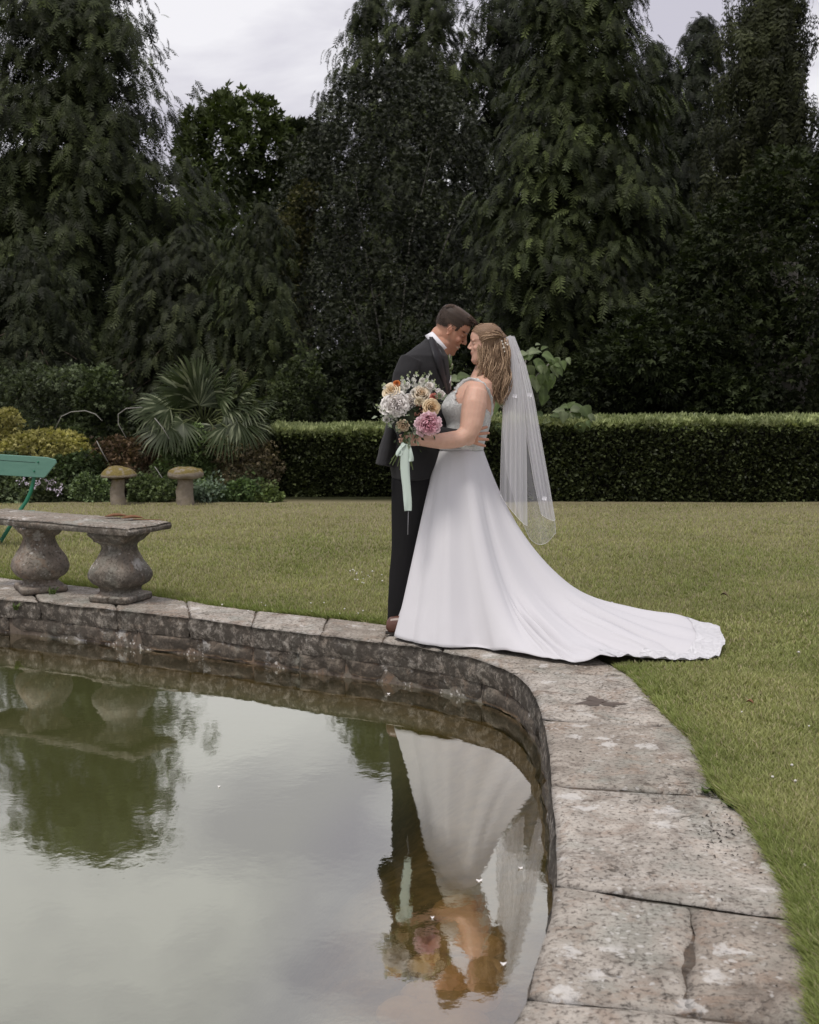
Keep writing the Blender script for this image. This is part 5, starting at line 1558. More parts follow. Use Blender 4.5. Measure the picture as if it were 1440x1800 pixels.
def surf(rows, Yc, x, y, off=.004, e=2.3):
    """point on the near flank of a loft"""
    xb, xf, hd = row_at(rows, y); f = (x - (xb + xf) / 2) / ((xf - xb) / 2); f = max(-.999, min(.999, f))
    return W(x, y, Yc - (hd + off) * (1 - abs(f) ** e) ** (1 / e))
mb = MB(); ring_loft(mb, JR, YG)
for sg in (-1, 1):
    if sg == -1:
        pts = [wp(724, 634, YG - .165), wp(712, 662, YG - .20), wp(706, 700, YG - .23), wp(704, 735, YG - .255), wp(712, 756, YG - .262), wp(742, 763, YG - .265), wp(775, 766, YG - .262), wp(806, 768, YG - .25)]
        mb.tube(pts, [.066, .070, .063, .060, .058, .054, .048, .040], 16)
    else:
        pts = [wp(724, 634, YG + .165), wp(720, 680, YG + .21), wp(730, 735, YG + .25), wp(780, 758, YG + .25), wp(815, 764, YG + .17)]
        mb.tube(pts, [.066, .068, .058, .052, .040], 16)
# the back vent lifts away behind him
mb.tube([wp(694, 720, YG - .05), wp(688, 755, YG - .06), wp(681, 790, YG - .07), wp(676, 818, YG - .075)], [(.02, .09), (.035, .11), (.045, .12), (.05, .13)], 14, up=(1, 0, 0))
me = baked(mb.mesh('jacket'), voxel=.0062, smooth=5, decimate=.5); co = get_co(me).astype(float)
no = np.empty(len(co) * 3, dtype=np.float32); me.vertices.foreach_get('normal', no); no = no.reshape(-1, 3)
q = np.stack([co[:, 0] * .6 + co[:, 2] * .5, co[:, 1], co[:, 2] * 1.2 - co[:, 0] * .4], 1)
co += no * (.0055 * vnoise(q, 13, 2, 3))[:, None]; set_co(me, co)
m = Mat('charcoal_wool'); Pp = m.pos()
M_SUIT = m.done(m.bsdf(m.mix(m.noise(Pp, 300, 2), (.016, .0155, .017), (.030, .029, .031)), .85, m.bump(m.noise(Pp, 400, 2), .3, .001), spec=.15, Sheen_Weight=.06))
m = Mat('black_wool'); Pp = m.pos()
M_TROUS = m.done(m.bsdf(m.mix(m.noise(Pp, 300, 2), (.008, .0078, .0085), (.015, .0145, .0155)), .85, spec=.15))
jacket = link('jacket', me, M_SUIT, groom)
# lapel: a folded band down the near side of the opening
m = Mat('satin_lapel'); M_LAPEL = m.done(m.bsdf((.016, .015, .018), .5, spec=.3))
def band(name, left, right, rows, Yc, mat, parent, off=.006, th=.004):
    n = 14; V = []
    L1 = [Vector((*p, 0)) for p in left]; R1 = [Vector((*p, 0)) for p in right]
    A = [at_frac(L1, i / n) for i in range(n + 1)]; B = [at_frac(R1, i / n) for i in range(n + 1)]
    for o_ in (off, off + th):
        for i in range(n + 1):
            for k in range(5):
                q = A[i].lerp(B[i], k / 4); e_ = o_ + (.004 if 0 < k < 4 and o_ > off else 0)
                V.append(surf(rows, Yc, q.x, q.y, e_))
    m_ = (n + 1) * 5; Fc = []
    for i in range(n):
        for k in range(4):
            a = i * 5 + k; Fc.append([a, a + 1, a + 6, a + 5]); Fc.append([m_ + a, m_ + a + 5, m_ + a + 6, m_ + a + 1])
        for k in (0, 4):
            a = i * 5 + k; Fc.append([a, a + 5, m_ + a + 5, m_ + a])
    for i in (0, n):
        for k in range(4):
            a = i * 5 + k; Fc.append([a, a + 1, m_ + a + 1, m_ + a])
    return link(name, np_mesh(name, np.array([tuple(v) for v in V]), Fc, smooth=True), mat, parent)
band('lapel', [(752, 592), (757, 612), (766, 640), (778, 672), (789, 706)], [(762, 592), (773, 610), (781, 635), (786.5, 665), (791, 706)], JR, YG, M_LAPEL, jacket)
mb = MB(); mb.tube([surf(JR, YG, 788.5, 700 + 0, .006), surf(JR, YG, 787, 745, .006), surf(JR, YG, 781, 790, .006), surf(JR, YG, 768, 828, .006)], .0022, 5)
link('front_seam', mb.mesh('front_seam'), M_LAPEL, jacket)
# shirt
m = Mat('white_cotton'); M_COTTON = m.done(m.bsdf((.74, .73, .77), .8, spec=.2))
mb = MB()
cb, cf = wp(759, 589, YG), wp(783, 617, YG)            # collar ring, high at the nape and low at the throat
ax = (cf - cb).normalized(); nrm2 = Vector((ax.z, 0, -ax.x));
if nrm2.z < 0: nrm2 = -nrm2
cc_ = (cb + cf) / 2; ra = (cf - cb).length / 2 + .012
V = []; seg = 26
for (o_, k_, r2) in ((-.040, 1.16, .0), (.004, 1.05, .0), (.016, 1.01, 0), (.014, .95, 0), (-.03, .98, 0)):
    for k in range(seg):
        th = 2 * math.pi * k / seg
        V.append(cc_ + nrm2 * (o_ - (.010 * math.cos(th) if o_ < -.02 else 0)) + ax * (math.cos(th) * ra * k_) + Vector((0, math.sin(th) * .077 * k_, 0)))
Fc = [[i * seg + k, i * seg + (k + 1) % seg, ((i + 1) % 5) * seg + (k + 1) % seg, ((i + 1) % 5) * seg + k] for i in range(5) for k in range(seg)]
mb.add(V, Fc)
mb.tube([wp(779, 612, YG), wp(783, 632, YG), wp(786, 655, YG), wp(788, 682, YG)], [(.016, .055), (.020, .052), (.017, .038), (.008, .016)], 12, up=(1, 0, 0))
shirt = link('shirt', mb.mesh('shirt'), M_COTTON, groom)
m = Mat('pale_grey_silk'); M_TIE = m.done(m.bsdf((.50, .51, .56), .45))
mb = MB(); mb.tube([wp(784.5, 618, YG), wp(787, 624, YG), wp(788.5, 640, YG), wp(790, 660, YG), wp(791, 685, YG)], [(.012, .018), (.016, .020), (.010, .022), (.010, .028), (.008, .028)], 10, up=(1, 0, 0))
link('tie', mb.mesh('tie'), M_TIE, groom)
m = Mat('small_bud'); M_BUD = m.done(m.bsdf((.62, .60, .46), .7))
m = Mat('sprig_green'); M_SPRIG = m.done(m.bsdf((.12, .17, .07), .6))
bt = None
mb = MB()
for i, (x, y, q) in enumerate(((788, 627, .011), (791, 634, .010), (793, 641, .011), (789, 639, .010), (792, 648, .009))):
    mb.ell(wp(x, y, YG - .02 + .02 * (i % 2)), (q, q, q * .9))
bt = link('boutonniere', mb.mesh('boutonniere'), M_BUD, jacket)
mb = MB()
for (x0, y0, x1, y1) in ((790, 650, 787, 618), (790, 650, 794, 624), (790, 655, 797, 640), (789, 662, 793, 652), (790, 660, 786, 640), (790, 662, 795, 660)):
    mb.tube([wp(x0, y0, YG - .02), wp((x0 + x1) / 2 + 1, (y0 + y1) / 2, YG - .035), wp(x1, y1, YG - .03)], [.002, .007, .001], 5)
mb2 = mb.mesh('sprig'); link('sprig', mb2, M_SPRIG, jacket)
mb = MB(); mb.tube([wp(788, 676, YG - .07), wp(792, 668, YG - .075), wp(793, 660, YG - .07)], [(.003, .014), (.004, .016), (.001, .006)], 8, up=(1, 0, 0)); link('pocket_square', mb.mesh('pocket_square'), M_COTTON, jacket)
# trousers and shoes
mb = MB()
ring_loft(mb, [(800, 689, 770, .17), (835, 688, 765, .175), (862, 688, 762, .175)], YG)
for sg, dx in ((-1, 0), (1, 10)):
    Yl = YG + sg * .085
    mb.tube([wp(726 + dx, 845, Yl), wp(724 + dx, 880, Yl), wp(720 + dx, 930, Yl), wp(716 + dx, 965, Yl), wp(709 + dx, 1010, Yl), wp(704 + dx, 1055, Yl), wp(698 + dx, 1098, Yl)],
            [(.118, .088), (.112, .086), (.100, .082), (.088, .078), (.080, .072), (.070, .066), (.058, .062)], 20, up=(1, 0, 0))
me = baked(mb.mesh('trousers'), voxel=.0075, smooth=4, decimate=.6); co = get_co(me).astype(float)
no = np.empty(len(co) * 3, dtype=np.float32); me.vertices.foreach_get('normal', no); no = no.reshape(-1, 3)
co += no * (.006 * vnoise(co * np.array([1, 1, .45]), 14, 4, 3))[:, None]; set_co(me, co)
link('trousers', me, M_TROUS, groom)
m = Mat('tan_leather'); M_SHOE = m.done(m.bsdf((.10, .042, .028), .35, spec=.5))
M_SOLE = Mat('dark_sole'); M_SOLE = M_SOLE.done(M_SOLE.bsdf((.02, .015, .012), .7))
for sg, dx in ((-1, 0), (1, 10)):
    Yl = YG - .13 + sg * .085
    h = G(681 + dx, 1112, .012); h.y = Yl if sg < 0 else Yl; z0 = .012
    xh = W(679 + dx, 1108, Yl).x
    mb = MB(); mb.tube([Vector((xh + t, Yl, z0 + zz_)) for t, zz_ in ((0, .05), (.02, .048), (.07, .05), (.14, .042), (.20, .034), (.26, .026), (.29, .02))], [(.022, .026), (.046, .034), (.052, .038), (.040, .044), (.030, .048), (.022, .040), (.006, .012)], 14, up=(0, 0, 1))
    sh = link('shoe', baked(mb.mesh('shoe'), voxel=.005, smooth=2), M_SHOE, groom)
    mb = MB(); mb.tube([Vector((xh + t, Yl, z0 + .006)) for t in (-.004, .03, .10, .18, .25, .295)], [(.006, .022), (.008, .034), (.006, .036), (.006, .048), (.006, .042), (.004, .012)], 12, up=(0, 0, 1)); link('sole', mb.mesh('sole'), M_SOLE, sh)

# ---------------------------------------------------------------- bride
bride = empty('person', wp(800, 1125, YW - .1), 'woman in long white dress with train and veil, holding the bouquet, facing the man', 'person')
hb = Head((819, 612), YW - .026, .208, 2, -1)
mb = MB(); hb.build(mb, False)
TR = [(655, 834, 862, .060), (663, 828, 868, .10), (672, 814, 872, .150), (684, 800, 873, .168), (698, 785, 872, .165), (712, 777, 870, .158), (726, 778, 867, .150), (742, 785, 861, .140), (760, 783, 855, .130), (778, 774, 849, .128), (792, 768, 847, .135), (812, 764, 852, .155)]
ring_loft(mb, TR, YW, e=2.1)
mb.tube([hb.p(-.16, .38), hb.p(-.15, .14), wp(851, 650, YW), wp(848, 668, YW)], [(.050, .048), (.048, .048), (.052, .056), (.07, .09)], 16, up=(1, 0, 0))
# near arm, bare, reaching round to hold the bouquet
YA = YW - .17
arm = [(838, 680, YA + .02, .050), (837, 692, YA - .01, .064), (834, 710, YA - .03, .068), (831, 730, YA - .045, .066), (828, 748, YA - .06, .061), (821, 763, YA - .075, .053), (808, 771, YA - .09, .047), (792, 774, YA - .11, .047), (772, 775.5, YA - .135, .042), (755, 775.5, YA - .155, .034), (740, 775, YA - .175, .027), (733, 775, YA - .18, .026)]
mb.tube([wp(x, y, Y) for x, y, Y, r in arm], [r for *_, r in arm], 18)
mb.ell(wp(823, 772, YA - .065), (.040, .038, .036))
HY = YA - .185
mb.tube([wp(736, 775, HY + .004), wp(728, 774, HY), wp(719, 773, HY - .004), wp(714, 773, HY - .005)], [(.025, .020), (.031, .017), (.034, .015), (.028, .011)], 12, up=(0, 0, 1))
for i, (y0, dz) in enumerate(((766.5, .05), (771, -.06), (775.5, -.10), (780, -.14))):
    finger(mb, wp(720, y0, HY - .008), (-1, -.22, dz), .42, (0, -1, .0), (.060, .066, .062, .050)[i], .0078)
finger(mb, wp(728, 766, HY), (-.85, -.25, .55), .25, (0, -1, 0), .052, .0088)
# far arm round his far side
mb.tube([wp(838, 684, YW + .15), wp(815, 735, YW + .23), wp(800, 752, YW + .27), wp(760, 745, YW + .34), wp(730, 738, YW + .36)], [.052, .05, .042, .034, .024], 12)
mb.ell(wp(718, 735, YW + .36), (.045, .02, .04))
for i in range(4): finger(mb, wp(712, 728 + i * 5, YW + .355), (-1, -.2, .1), .2, (0, 1, 0), .06, .0078)
me = baked(mb.mesh('body'), voxel=.0037, smooth=4, decimate=.4)
co = get_co(me).astype(float); u, v, w = hb.local(co)
c = np.tile(np.array([.60, .375, .285]), (len(co), 1))
c = paint(c, np.clip(blob(.40, .40, 0, .25, .4, .3), 0, 1) * .3, (.66, .42, .33))
c = paint(c, np.clip(blob(.40, .505, .12, .06, .010, .06) * 1.1, 0, 1), (.12, .07, .05))
c = paint(c, np.clip(blob(.40, .615, .10, .06, .015, .09), 0, 1), (.20, .12, .08))
c = paint(c, np.clip(blob(.43, .285, 0, .05, .018, .08) + blob(.42, .238, 0, .05, .018, .07), 0, 1), (.52, .19, .17))
c = paint(c, np.clip(blob(.43, .262, 0, .06, .007, .08), 0, 1), (.18, .06, .05))
c = paint(c, np.clip(blob(.29, .38, .18, .09, .08, .1) * .25, 0, 1), (.64, .36, .28))
hnd = np.exp(-((co - np.array(wp(716, 773, HY))) ** 2).sum(1) / .05 ** 2)
c = paint(c, hnd * .3, (.58, .28, .21))
set_col(me, c); link('body', me, M_SKIN, bride)

# bodice of lace
m = Mat('ivory_lace'); Pp = m.pos()
v1 = m.voro(m.mix(.25, Pp, m.noise(Pp, 40, 2, what='Color')), 75)
lacen = m.ramp(v1, [(.15, 1.), (.45, 0.)])
M_LACE = m.done(m.bsdf(m.mix(lacen, (.72, .73, .72), (.88, .88, .88)), .8, m.bump(lacen, 1.0, .006), spec=.2))
rows_n, seg = 46, 72; V = []; ok = []
for j in range(rows_n + 1):
    y = 672 + (790 - 672) * j / rows_n
    xb, xf, hd = row_at(TR, y)
    a, b = W(xb, y, YW), W(xf, y, YW); cc_ = (a + b) / 2; h = (b - a) / 2
    for k in range(seg):
        th = 2 * math.pi * k / seg; cu, sw = math.cos(th), math.sin(th)
        e = 2.1; cu2 = math.copysign(abs(cu) ** (2 / e), cu); sw2 = math.copysign(abs(sw) ** (2 / e), sw)
        bust = .030 * math.exp(-((y - 714) / 17) ** 2) * max(0, -cu) ** 2 * (1 + .3 * abs(sw) - .3 * math.exp(-(sw / .2) ** 2))
        off = .007 + bust
        V.append(cc_ + h * cu2 * (1 + off / h.length) + Vector((0, (hd + off) * sw2, 0)))
        # neckline: front plunges, sides under the arm, back cut to a deep V
        if cu < 0: top = 684 + 20 * max(0, 1 - abs(sw) * 2.2) + 26 * max(0, abs(sw) - .62) / .38
        else: top = 710 + 50 * max(0, 1 - abs(sw) * 1.15)
        ok.append(y > top)
Fc = []
for j in range(rows_n):
    for k in range(seg):
        q = [j * seg + k, j * seg + (k + 1) % seg, (j + 1) * seg + (k + 1) % seg, (j + 1) * seg + k]
        if all(ok[i] for i in q): Fc.append(q[::-1])
me = np_mesh('bodice', np.array([tuple(v) for v in V]), Fc, smooth=True)
bod = link('bodice', me, M_LACE, bride)
so = bod.modifiers.new('t', 'SOLIDIFY'); so.thickness = .005; so.offset = 0
# shoulder straps
def sstrap(sg):
    pts = [(801, 686, YW + sg * .10), (812, 675, YW + sg * .125), (825, 667, YW + sg * .135), (838, 668, YW + sg * .135), (850, 676, YW + sg * .135), (859, 690, YW + sg * .135), (864, 706, YW + sg * .13), (864, 722, YW + sg * .125), (859, 738, YW + sg * .115), (853, 752, YW + sg * .10), (850, 764, YW + sg * .09)]
    out_ = []
    for (x, y, Y) in pts:
        q = surf(TR, YW, x, y, .012, 2.1)
        if sg > 0: q.y = 2 * YW - q.y
        out_.append(q)
    return out_
for sg in (-1, 1):
    mb = MB(); pp = chaikin(sstrap(sg), 2, False)
    mb.tube(pp, [(.005, .0125 + .003 * math.sin(i * 1.9)) for i in range(len(pp))], 8, up=(0, -sg, .3))
    link('strap', mb.mesh('strap'), M_LACE, bod)

# skirt
def hemv(px, py, z=.012): q = G(px, py, z); return Vector((q.x, q.y, z))
hem = [(180, hemv(686, 1109)), (200, hemv(699, 1119)), (215, hemv(715, 1126)), (234, hemv(745, 1133)), (250, hemv(778, 1138)), (268, hemv(835, 1141)), (285, hemv(900, 1147)), (299, hemv(955, 1158)), (312, hemv(1010, 1166)), (323, hemv(1062, 1167)), (330, hemv(1100, 1159)),
       (339, hemv(1170, 1159, .002)), (347, hemv(1228, 1158, .002)), (353, hemv(1262, 1154, .002)), (359, hemv(1271, 1138, .002)), (366, hemv(1258, 1116, .002)), (374, hemv(1200, 1103, .002)), (386, hemv(1130, 1089, .002)), (396, hemv(1072, 1072, .002)),
       (410, Vector((.75, 7.12, .0))), (428, Vector((.5, 7.22, 0))), (448, Vector((.28, 7.25, .0))), (470, Vector((.10, 7.22, .0))), (495, Vector((-.03, 7.13, .01))), (518, Vector((-.10, 6.97, .012))), (540, hemv(686, 1109))]
ha = np.array([h[0] for h in hem], float); hx = np.array([tuple(h[1]) for h in hem])
wc = wp(807, 788, YW); nth, nt_ = 300, 56
ths = np.linspace(180, 540, nth, endpoint=False)
# smooth the hem loop a little
HX = np.stack([np.interp(ths, ha, hx[:, k]) for k in range(3)], 1)
for _ in range(3): HX = (np.roll(HX, 1, 0) + HX * 2 + np.roll(HX, -1, 0)) / 4
V = np.zeros((nt_ + 1, nth, 3))
thr = np.radians(ths)
a_w, b_w = .128, .142
P0 = np.stack([wc.x + a_w * np.cos(thr), wc.y + b_w * np.sin(thr), np.full(nth, wc.z)], 1)
dr = HX - P0; dh = np.hypot(dr[:, 0], dr[:, 1]); hh = P0[:, 2] - HX[:, 2]
S_ = smooth01(dh, .30, .95)
for j in range(nt_ + 1):
    t = (j / nt_)
    f1 = (.30 * (1 - S_) + .11 * S_); f2 = (.63 * (1 - S_) + .33 * S_)
    z1 = (.70 * (1 - S_) + .59 * S_); z2 = (.34 * (1 - S_) + .0 * S_)
    b0, b1, b2, b3 = (1 - t) ** 3, 3 * t * (1 - t) ** 2, 3 * t * t * (1 - t), t ** 3
    fh = b1 * f1 + b2 * f2 + b3
    fz = b0 + b1 * z1 + b2 * z2
    V[j, :, 0] = P0[:, 0] + dr[:, 0] * fh; V[j, :, 1] = P0[:, 1] + dr[:, 1] * fh
    V[j, :, 2] = HX[:, 2] + hh * fz
T = np.linspace(0, 1, nt_ + 1)[:, None] * np.ones((1, nth)); TH = np.ones((nt_ + 1, 1)) * thr[None]
# soft folds running down from the waist, busier in the train
g1 = np.gradient(V, axis=0); g2 = np.gradient(V, axis=1)
g2[:, 0] = (V[:, 1] - V[:, -1]) / 2; g2[:, -1] = (V[:, 0] - V[:, -2]) / 2
nn = np.cross(g2, g1); nn /= np.linalg.norm(nn, axis=2, keepdims=True) + 1e-9
cen = V.mean(1, keepdims=True); flip = ((V - cen) * nn).sum(2, keepdims=True)
low = (nn[..., 2:3] < 0); nn = np.where((flip < 0) & (np.abs(nn[..., 2:3]) < .5) | (low & (np.abs(nn[..., 2:3]) >= .5)), -nn, nn)
back = smooth01(dh, .5, 1.2)[None] * np.ones((nt_ + 1, 1))
wob = .35 * np.sin(T * 3 + 1)
fold = (np.sin(TH * 9 + wob + .6) * .55 + np.sin(TH * 14 + 2.1 + wob * 1.6) * .35 + np.sin(TH * 5 + 1.0) * .5)
fold = np.sign(fold) * np.abs(fold) ** .8
A_ = (.002 + .034 * T ** 1.3) * (1 - .15 * back)
D_ = fold * A_
wr = np.abs(np.sin(TH * 17 + 1.5 * np.sin(TH * 7) + T * 1.5)) ** 1.3 * .034 + np.maximum(0, np.sin(TH * 43 + T * 5)) ** 2 * .014
RZ = back * smooth01(T, .55, .82) * (1 - .75 * smooth01(T, .90, 1.0)) * wr * 1.7 * (1 + .4 * np.sin(TH * 11 + T * 6))
V2 = V + nn * D_[..., None]
V2[..., 2] += RZ
# small breaks where the cloth meets the stone
Pn = V2.reshape(-1, 3)
cr_ = vnoise(np.stack([Pn[:, 0], Pn[:, 1], Pn[:, 2] * .4], 1), 9, 4, 3).reshape(T.shape)
V2 += nn * (cr_ * .013 * smooth01(T, .80, .97) * (1 + .6 * back))[..., None]
# rolled fold near the stone's end and a turned-up corner on the far side
px_roll = np.exp(-((ths - 321) / 6.0) ** 2)[None] * smooth01(T, .86, .97)
V2[..., 2] += .045 * px_roll
cor = np.exp(-((ths - 396) / 4.5) ** 2)[None] * smooth01(T, .86, .99)
V2[..., 2] += .055 * cor
# ragged lace edge
V2[-1, :, :2] += (vnoise(np.stack([ths * .35, ths * 0, ths * 0], 1), 1.0, 2, 2) * .010 * back[0])[:, None]
floor_ = np.where((V2[..., 0] > 1.12) | (V2[..., 1] > 7.1), -.004, .010) + .004 * T
V2[..., 2] = np.maximum(V2[..., 2], floor_ + .010 * np.maximum(0, fold) * back)
idx = np.arange((nt_ + 1) * nth).reshape(nt_ + 1, nth)
ix2 = np.roll(idx, -1, 1)
Fc = np.stack([idx[:-1].ravel(), ix2[:-1].ravel(), ix2[1:].ravel(), idx[1:].ravel()], 1)
m = Mat('white_crepe'); Pp = m.pos()
M_CREPE = m.done(m.bsdf((.58, .57, .595), .62, m.bump(m.noise(Pp, 500, 2), .1, .001), spec=.25, Sheen_Weight=.1))
me = np_mesh('skirt', V2.reshape(-1, 3), Fc, smooth=True)
skirt = link('skirt', me, M_CREPE, bride)
so = skirt.modifiers.new('t', 'SOLIDIFY'); so.thickness = .003; so.offset = -1
# lace border of the train
sel = [k for k in range(nth) if 326 < ths[k] < 402]
rs = np.random.default_rng(4)
V = []; Fc = []
rings_ = [(-3, .004), (-1, .006), (0, .004)]
base_ = len(V)
nse = len(sel)
for q in range(5):
    for i, k in enumerate(sel):
        if q < 3:
            p = V2[nt_ + (-3, -1, 0)[q], k].copy(); p[2] += .006
        else:
            o_ = V2[nt_, k] - V2[nt_ - 3, k]; o_[2] = 0; o_ /= np.linalg.norm(o_) + 1e-9
            p = V2[nt_, k] + o_ * (.004 if q == 3 else .008 + .008 * abs(math.sin(i * .9)) + rs.uniform(-.004, .004)); p[2] = V2[nt_, k, 2] + .006 + .007 * math.sin(i * 1.7 + q)
        V.append(p)
for q in range(4):
    for i in range(nse - 1): Fc.append([q * nse + i, q * nse + i + 1, (q + 1) * nse + i + 1, (q + 1) * nse + i])
m = Mat('hem_lace'); Pp = m.pos(); hl = m.ramp(m.voro(m.mix(.25, Pp, m.noise(Pp, 30, 2, what='Color')), 55), [(.15, 1.), (.45, 0.)])
M_HEML = m.done(m.bsdf(m.mix(hl, (.66, .655, .68), (.74, .735, .76)), .75, m.bump(hl, .8, .005), spec=.2))
tr_ = link('lace_trim', np_mesh('lace_trim', np.array(V)[:, :], [f[::-1] for f in Fc], smooth=True), M_HEML, skirt)
# small covered buttons down the back of the skirt's waistband
mb = MB(); r0 = chaikin([wp(806, 787, YW) + Vector((math.cos(a) * .132, math.sin(a) * .146, 0)) for a in np.linspace(0, 2 * math.pi, 24, endpoint=False)], 1)
mb.tube(r0 + [r0[0]], [(.004, .007)] * (len(r0) + 1), 6, caps=False, up=(0, 0, 1)); link('waistband', mb.mesh('waistband'), M_CREPE, skirt)

# bride's hair
r = random.Random(11); st = []
comb = wp(891, 594, YW)
def hcol(k=None):
    k = r.random() if k is None else k
    a, b = np.array([.10, .055, .032]), np.array([.60, .425, .28])
    t = k ** 1.5; c = a * (1 - t) + b * t
    return tuple(c * r.uniform(.85, 1.15))
shell_b = hair_shell(hb, lambda u, v, w: .008 + .012 * float(smooth01(v, .6, .9)), lambda u, w: float(np.interp(u, [-.45, .0, .10, .16, .22, .28, .34, .45], [.12, .12, .22, .50, .70, .78, .82, .85])))
set_col(shell_b, np.tile([.19, .12, .075], (len(shell_b.vertices), 1)))
mb = MB(); hb.ell(mb, (-.24, .58, 0), (.20, .30, .24)); hb.ell(mb, (-.40, .62, 0), (.13, .20, .16))
mb.tube([hb.p(-.25, .45), wp(872, 640, YW), wp(874, 670, YW), wp(873, 694, YW)], [(.055, .065), (.050, .075), (.045, .07), (.022, .04)], 14, up=(1, 0, 0))
me = baked(mb.mesh('hair'), voxel=.0045, smooth=3); co = get_co(me).astype(float)
set_col(me, np.array([.15, .09, .055]) * (1 + .4 * vnoise(co * np.array([1, 1, .3]), 60, 4, 2))[:, None])
bh = link('hair', me, M_HAIR, bride); link('crown_hair', shell_b, M_HAIR, bh)
# swept back from hairline to the comb
for i in range(620):
    a = r.uniform(-1, 1); lat_ = a * .36
    vv = .985 - abs(a) ** 2 * .42 * r.uniform(.8, 1.1); uu = .30 - .16 * abs(a) + r.uniform(-.05, .02)
    if r.random() < .45: uu -= r.uniform(0, .35); vv += .02
    p0 = hb.p(min(uu, .33), min(vv, .93 if uu > .2 else 1.02), lat_ * .98)
    p3 = comb + Vector((r.uniform(-.008, .004), a * .022, r.uniform(-.006, .010) - abs(a) * .006))
    t1 = hb.p(uu - .18, min(1.10, vv + .12), lat_ * 1.45); t2 = hb.p(-.34, .92 - abs(a) * .28, lat_ * 1.15)
    pts = []
    for t in np.linspace(0, 1, 9):
        q = p0 * (1 - t) ** 3 + t1 * (3 * t * (1 - t) ** 2) + t2 * (3 * t * t * (1 - t)) + p3 * t ** 3
        pts.append(q)
    st.append((pts, r.uniform(.0012, .0022), hcol()))
# wavy lengths falling behind the shoulder
for i in range(1000):
    a = r.uniform(-1, 1)
    x0 = r.uniform(848, 893); y0 = r.uniform(592, 618) + abs(x0 - 870) * .1
    side = (1 - abs((x0 - 868) / 30) ** 2 * .4)
    Y0 = YW + a * .062 * side
    if r.random() < .5: Y0 = YW - .082 * side + r.uniform(-.006, .012)
    xe = 858 + (x0 - 846) * .62 + r.uniform(-5, 6); ye = r.uniform(676, 714) - max(0, 874 - xe) * 1.7 * r.uniform(.6, 1)
    ph = r.uniform(0, 6.28) if r.random() < .07 else 1.2 + (round(x0 / 6) * 6 - 846) * .23 + r.uniform(-.28, .28) + (0 if Y0 < YW else 2)
    am = r.uniform(3.4, 5.2); fq = 1.85 + .35 * math.sin(round(x0 / 6) * 2.3) + r.uniform(-.06, .06)
    pts = []
    nn_ = 17
    for k in range(nn_):
        t = k / (nn_ - 1)
        bow = 5 * math.sin(t * math.pi) * ((x0 - 866) / 24)
        x = x0 + (xe - x0) * t + bow + am * t ** .6 * math.sin(ph + t * fq * 2 * math.pi)
        y = y0 + (ye - y0) * t
        Y = Y0 + (a * .012 - .02 * t * (a < 0)) + .007 * math.cos(ph + t * fq * 2 * math.pi) - .008 * math.sin(t * math.pi)
        pts.append(wp(x, y, Y))
    st.append((pts, r.uniform(.0010, .0024), hcol(.15 + .85 * r.random() if Y0 < YW else .3 * r.random())))
# loose locks framing the face
for i in range(60):
    x0 = 845 + r.uniform(-3, 3); y0 = 586 + r.uniform(-5, 5); Y0 = YW - .062 + r.uniform(-.012, .006)
    ph = 1.0 + r.uniform(-.3, .3); ln = r.uniform(48, 82)
    pts = [wp(x0 - 4 * t + 3.6 * t ** .5 * math.sin(ph + t * 9.5) + i * .08, y0 + ln * t, Y0 - .016 * math.sin(t * 2.2)) for t in np.linspace(0, 1, 16)]
    st.append((pts, .0012, hcol(.5 + .5 * r.random())))
strand_mesh('strands', st, M_HAIR, bh, 3)['kind'] = 'stuff'
m = Mat('pearl'); M_PEARL = m.done(m.bsdf((.72, .66, .58), .25, spec=.6))
mb = MB()
for (x, y, q) in ((882, 600, .006), (884, 605, .005), (886, 611, .006), (889, 603, .005), (880, 606, .004), (887, 618, .004), (892, 606, .005), (883, 612, .004)): mb.ell(wp(x, y, YW - .085), (q, q * .7, q), None, 8, 5)
mb.tube([wp(881, 598, YW - .08), wp(885, 606, YW - .084), wp(888, 618, YW - .08)], .0016, 5)
link('hair_pin', mb.mesh('hair_pin'), M_PEARL, bh)

# veil
m = Mat('tulle'); Pp = m.pos()
tb = m.n('ShaderNodeBsdfTransparent'); db = m.n('ShaderNodeBsdfDiffuse'); db.inputs['Color'].default_value = (.86, .85, .88, 1)
tl = m.n('ShaderNodeBsdfTranslucent'); tl.inputs['Color'].default_value = (.86, .85, .88, 1)
mm = m.n('ShaderNodeMixShader'); mm.inputs[0].default_value = .4; m.l(db.outputs[0], mm.inputs[1]); m.l(tl.outputs[0], mm.inputs[2])
m2 = m.n('ShaderNodeMixShader'); m.l(m.attr('Col'), m2.inputs[0]); m.l(tb.outputs[0], m2.inputs[1]); m.l(mm.outputs[0], m2.inputs[2])
M_TULLE = m.done(m2.outputs[0])
m = Mat('satin_cord'); M_CORD = m.done(m.bsdf((.76, .75, .74), .5))
def poly_at(pl, t):
    ys = [p[1] for p in pl]; y = ys[0] + (ys[-1] - ys[0]) * t
    return float(np.interp(y, ys, [p[0] for p in pl])), y
veil_V, veil_F, veil_C = [], [], []
trims = []
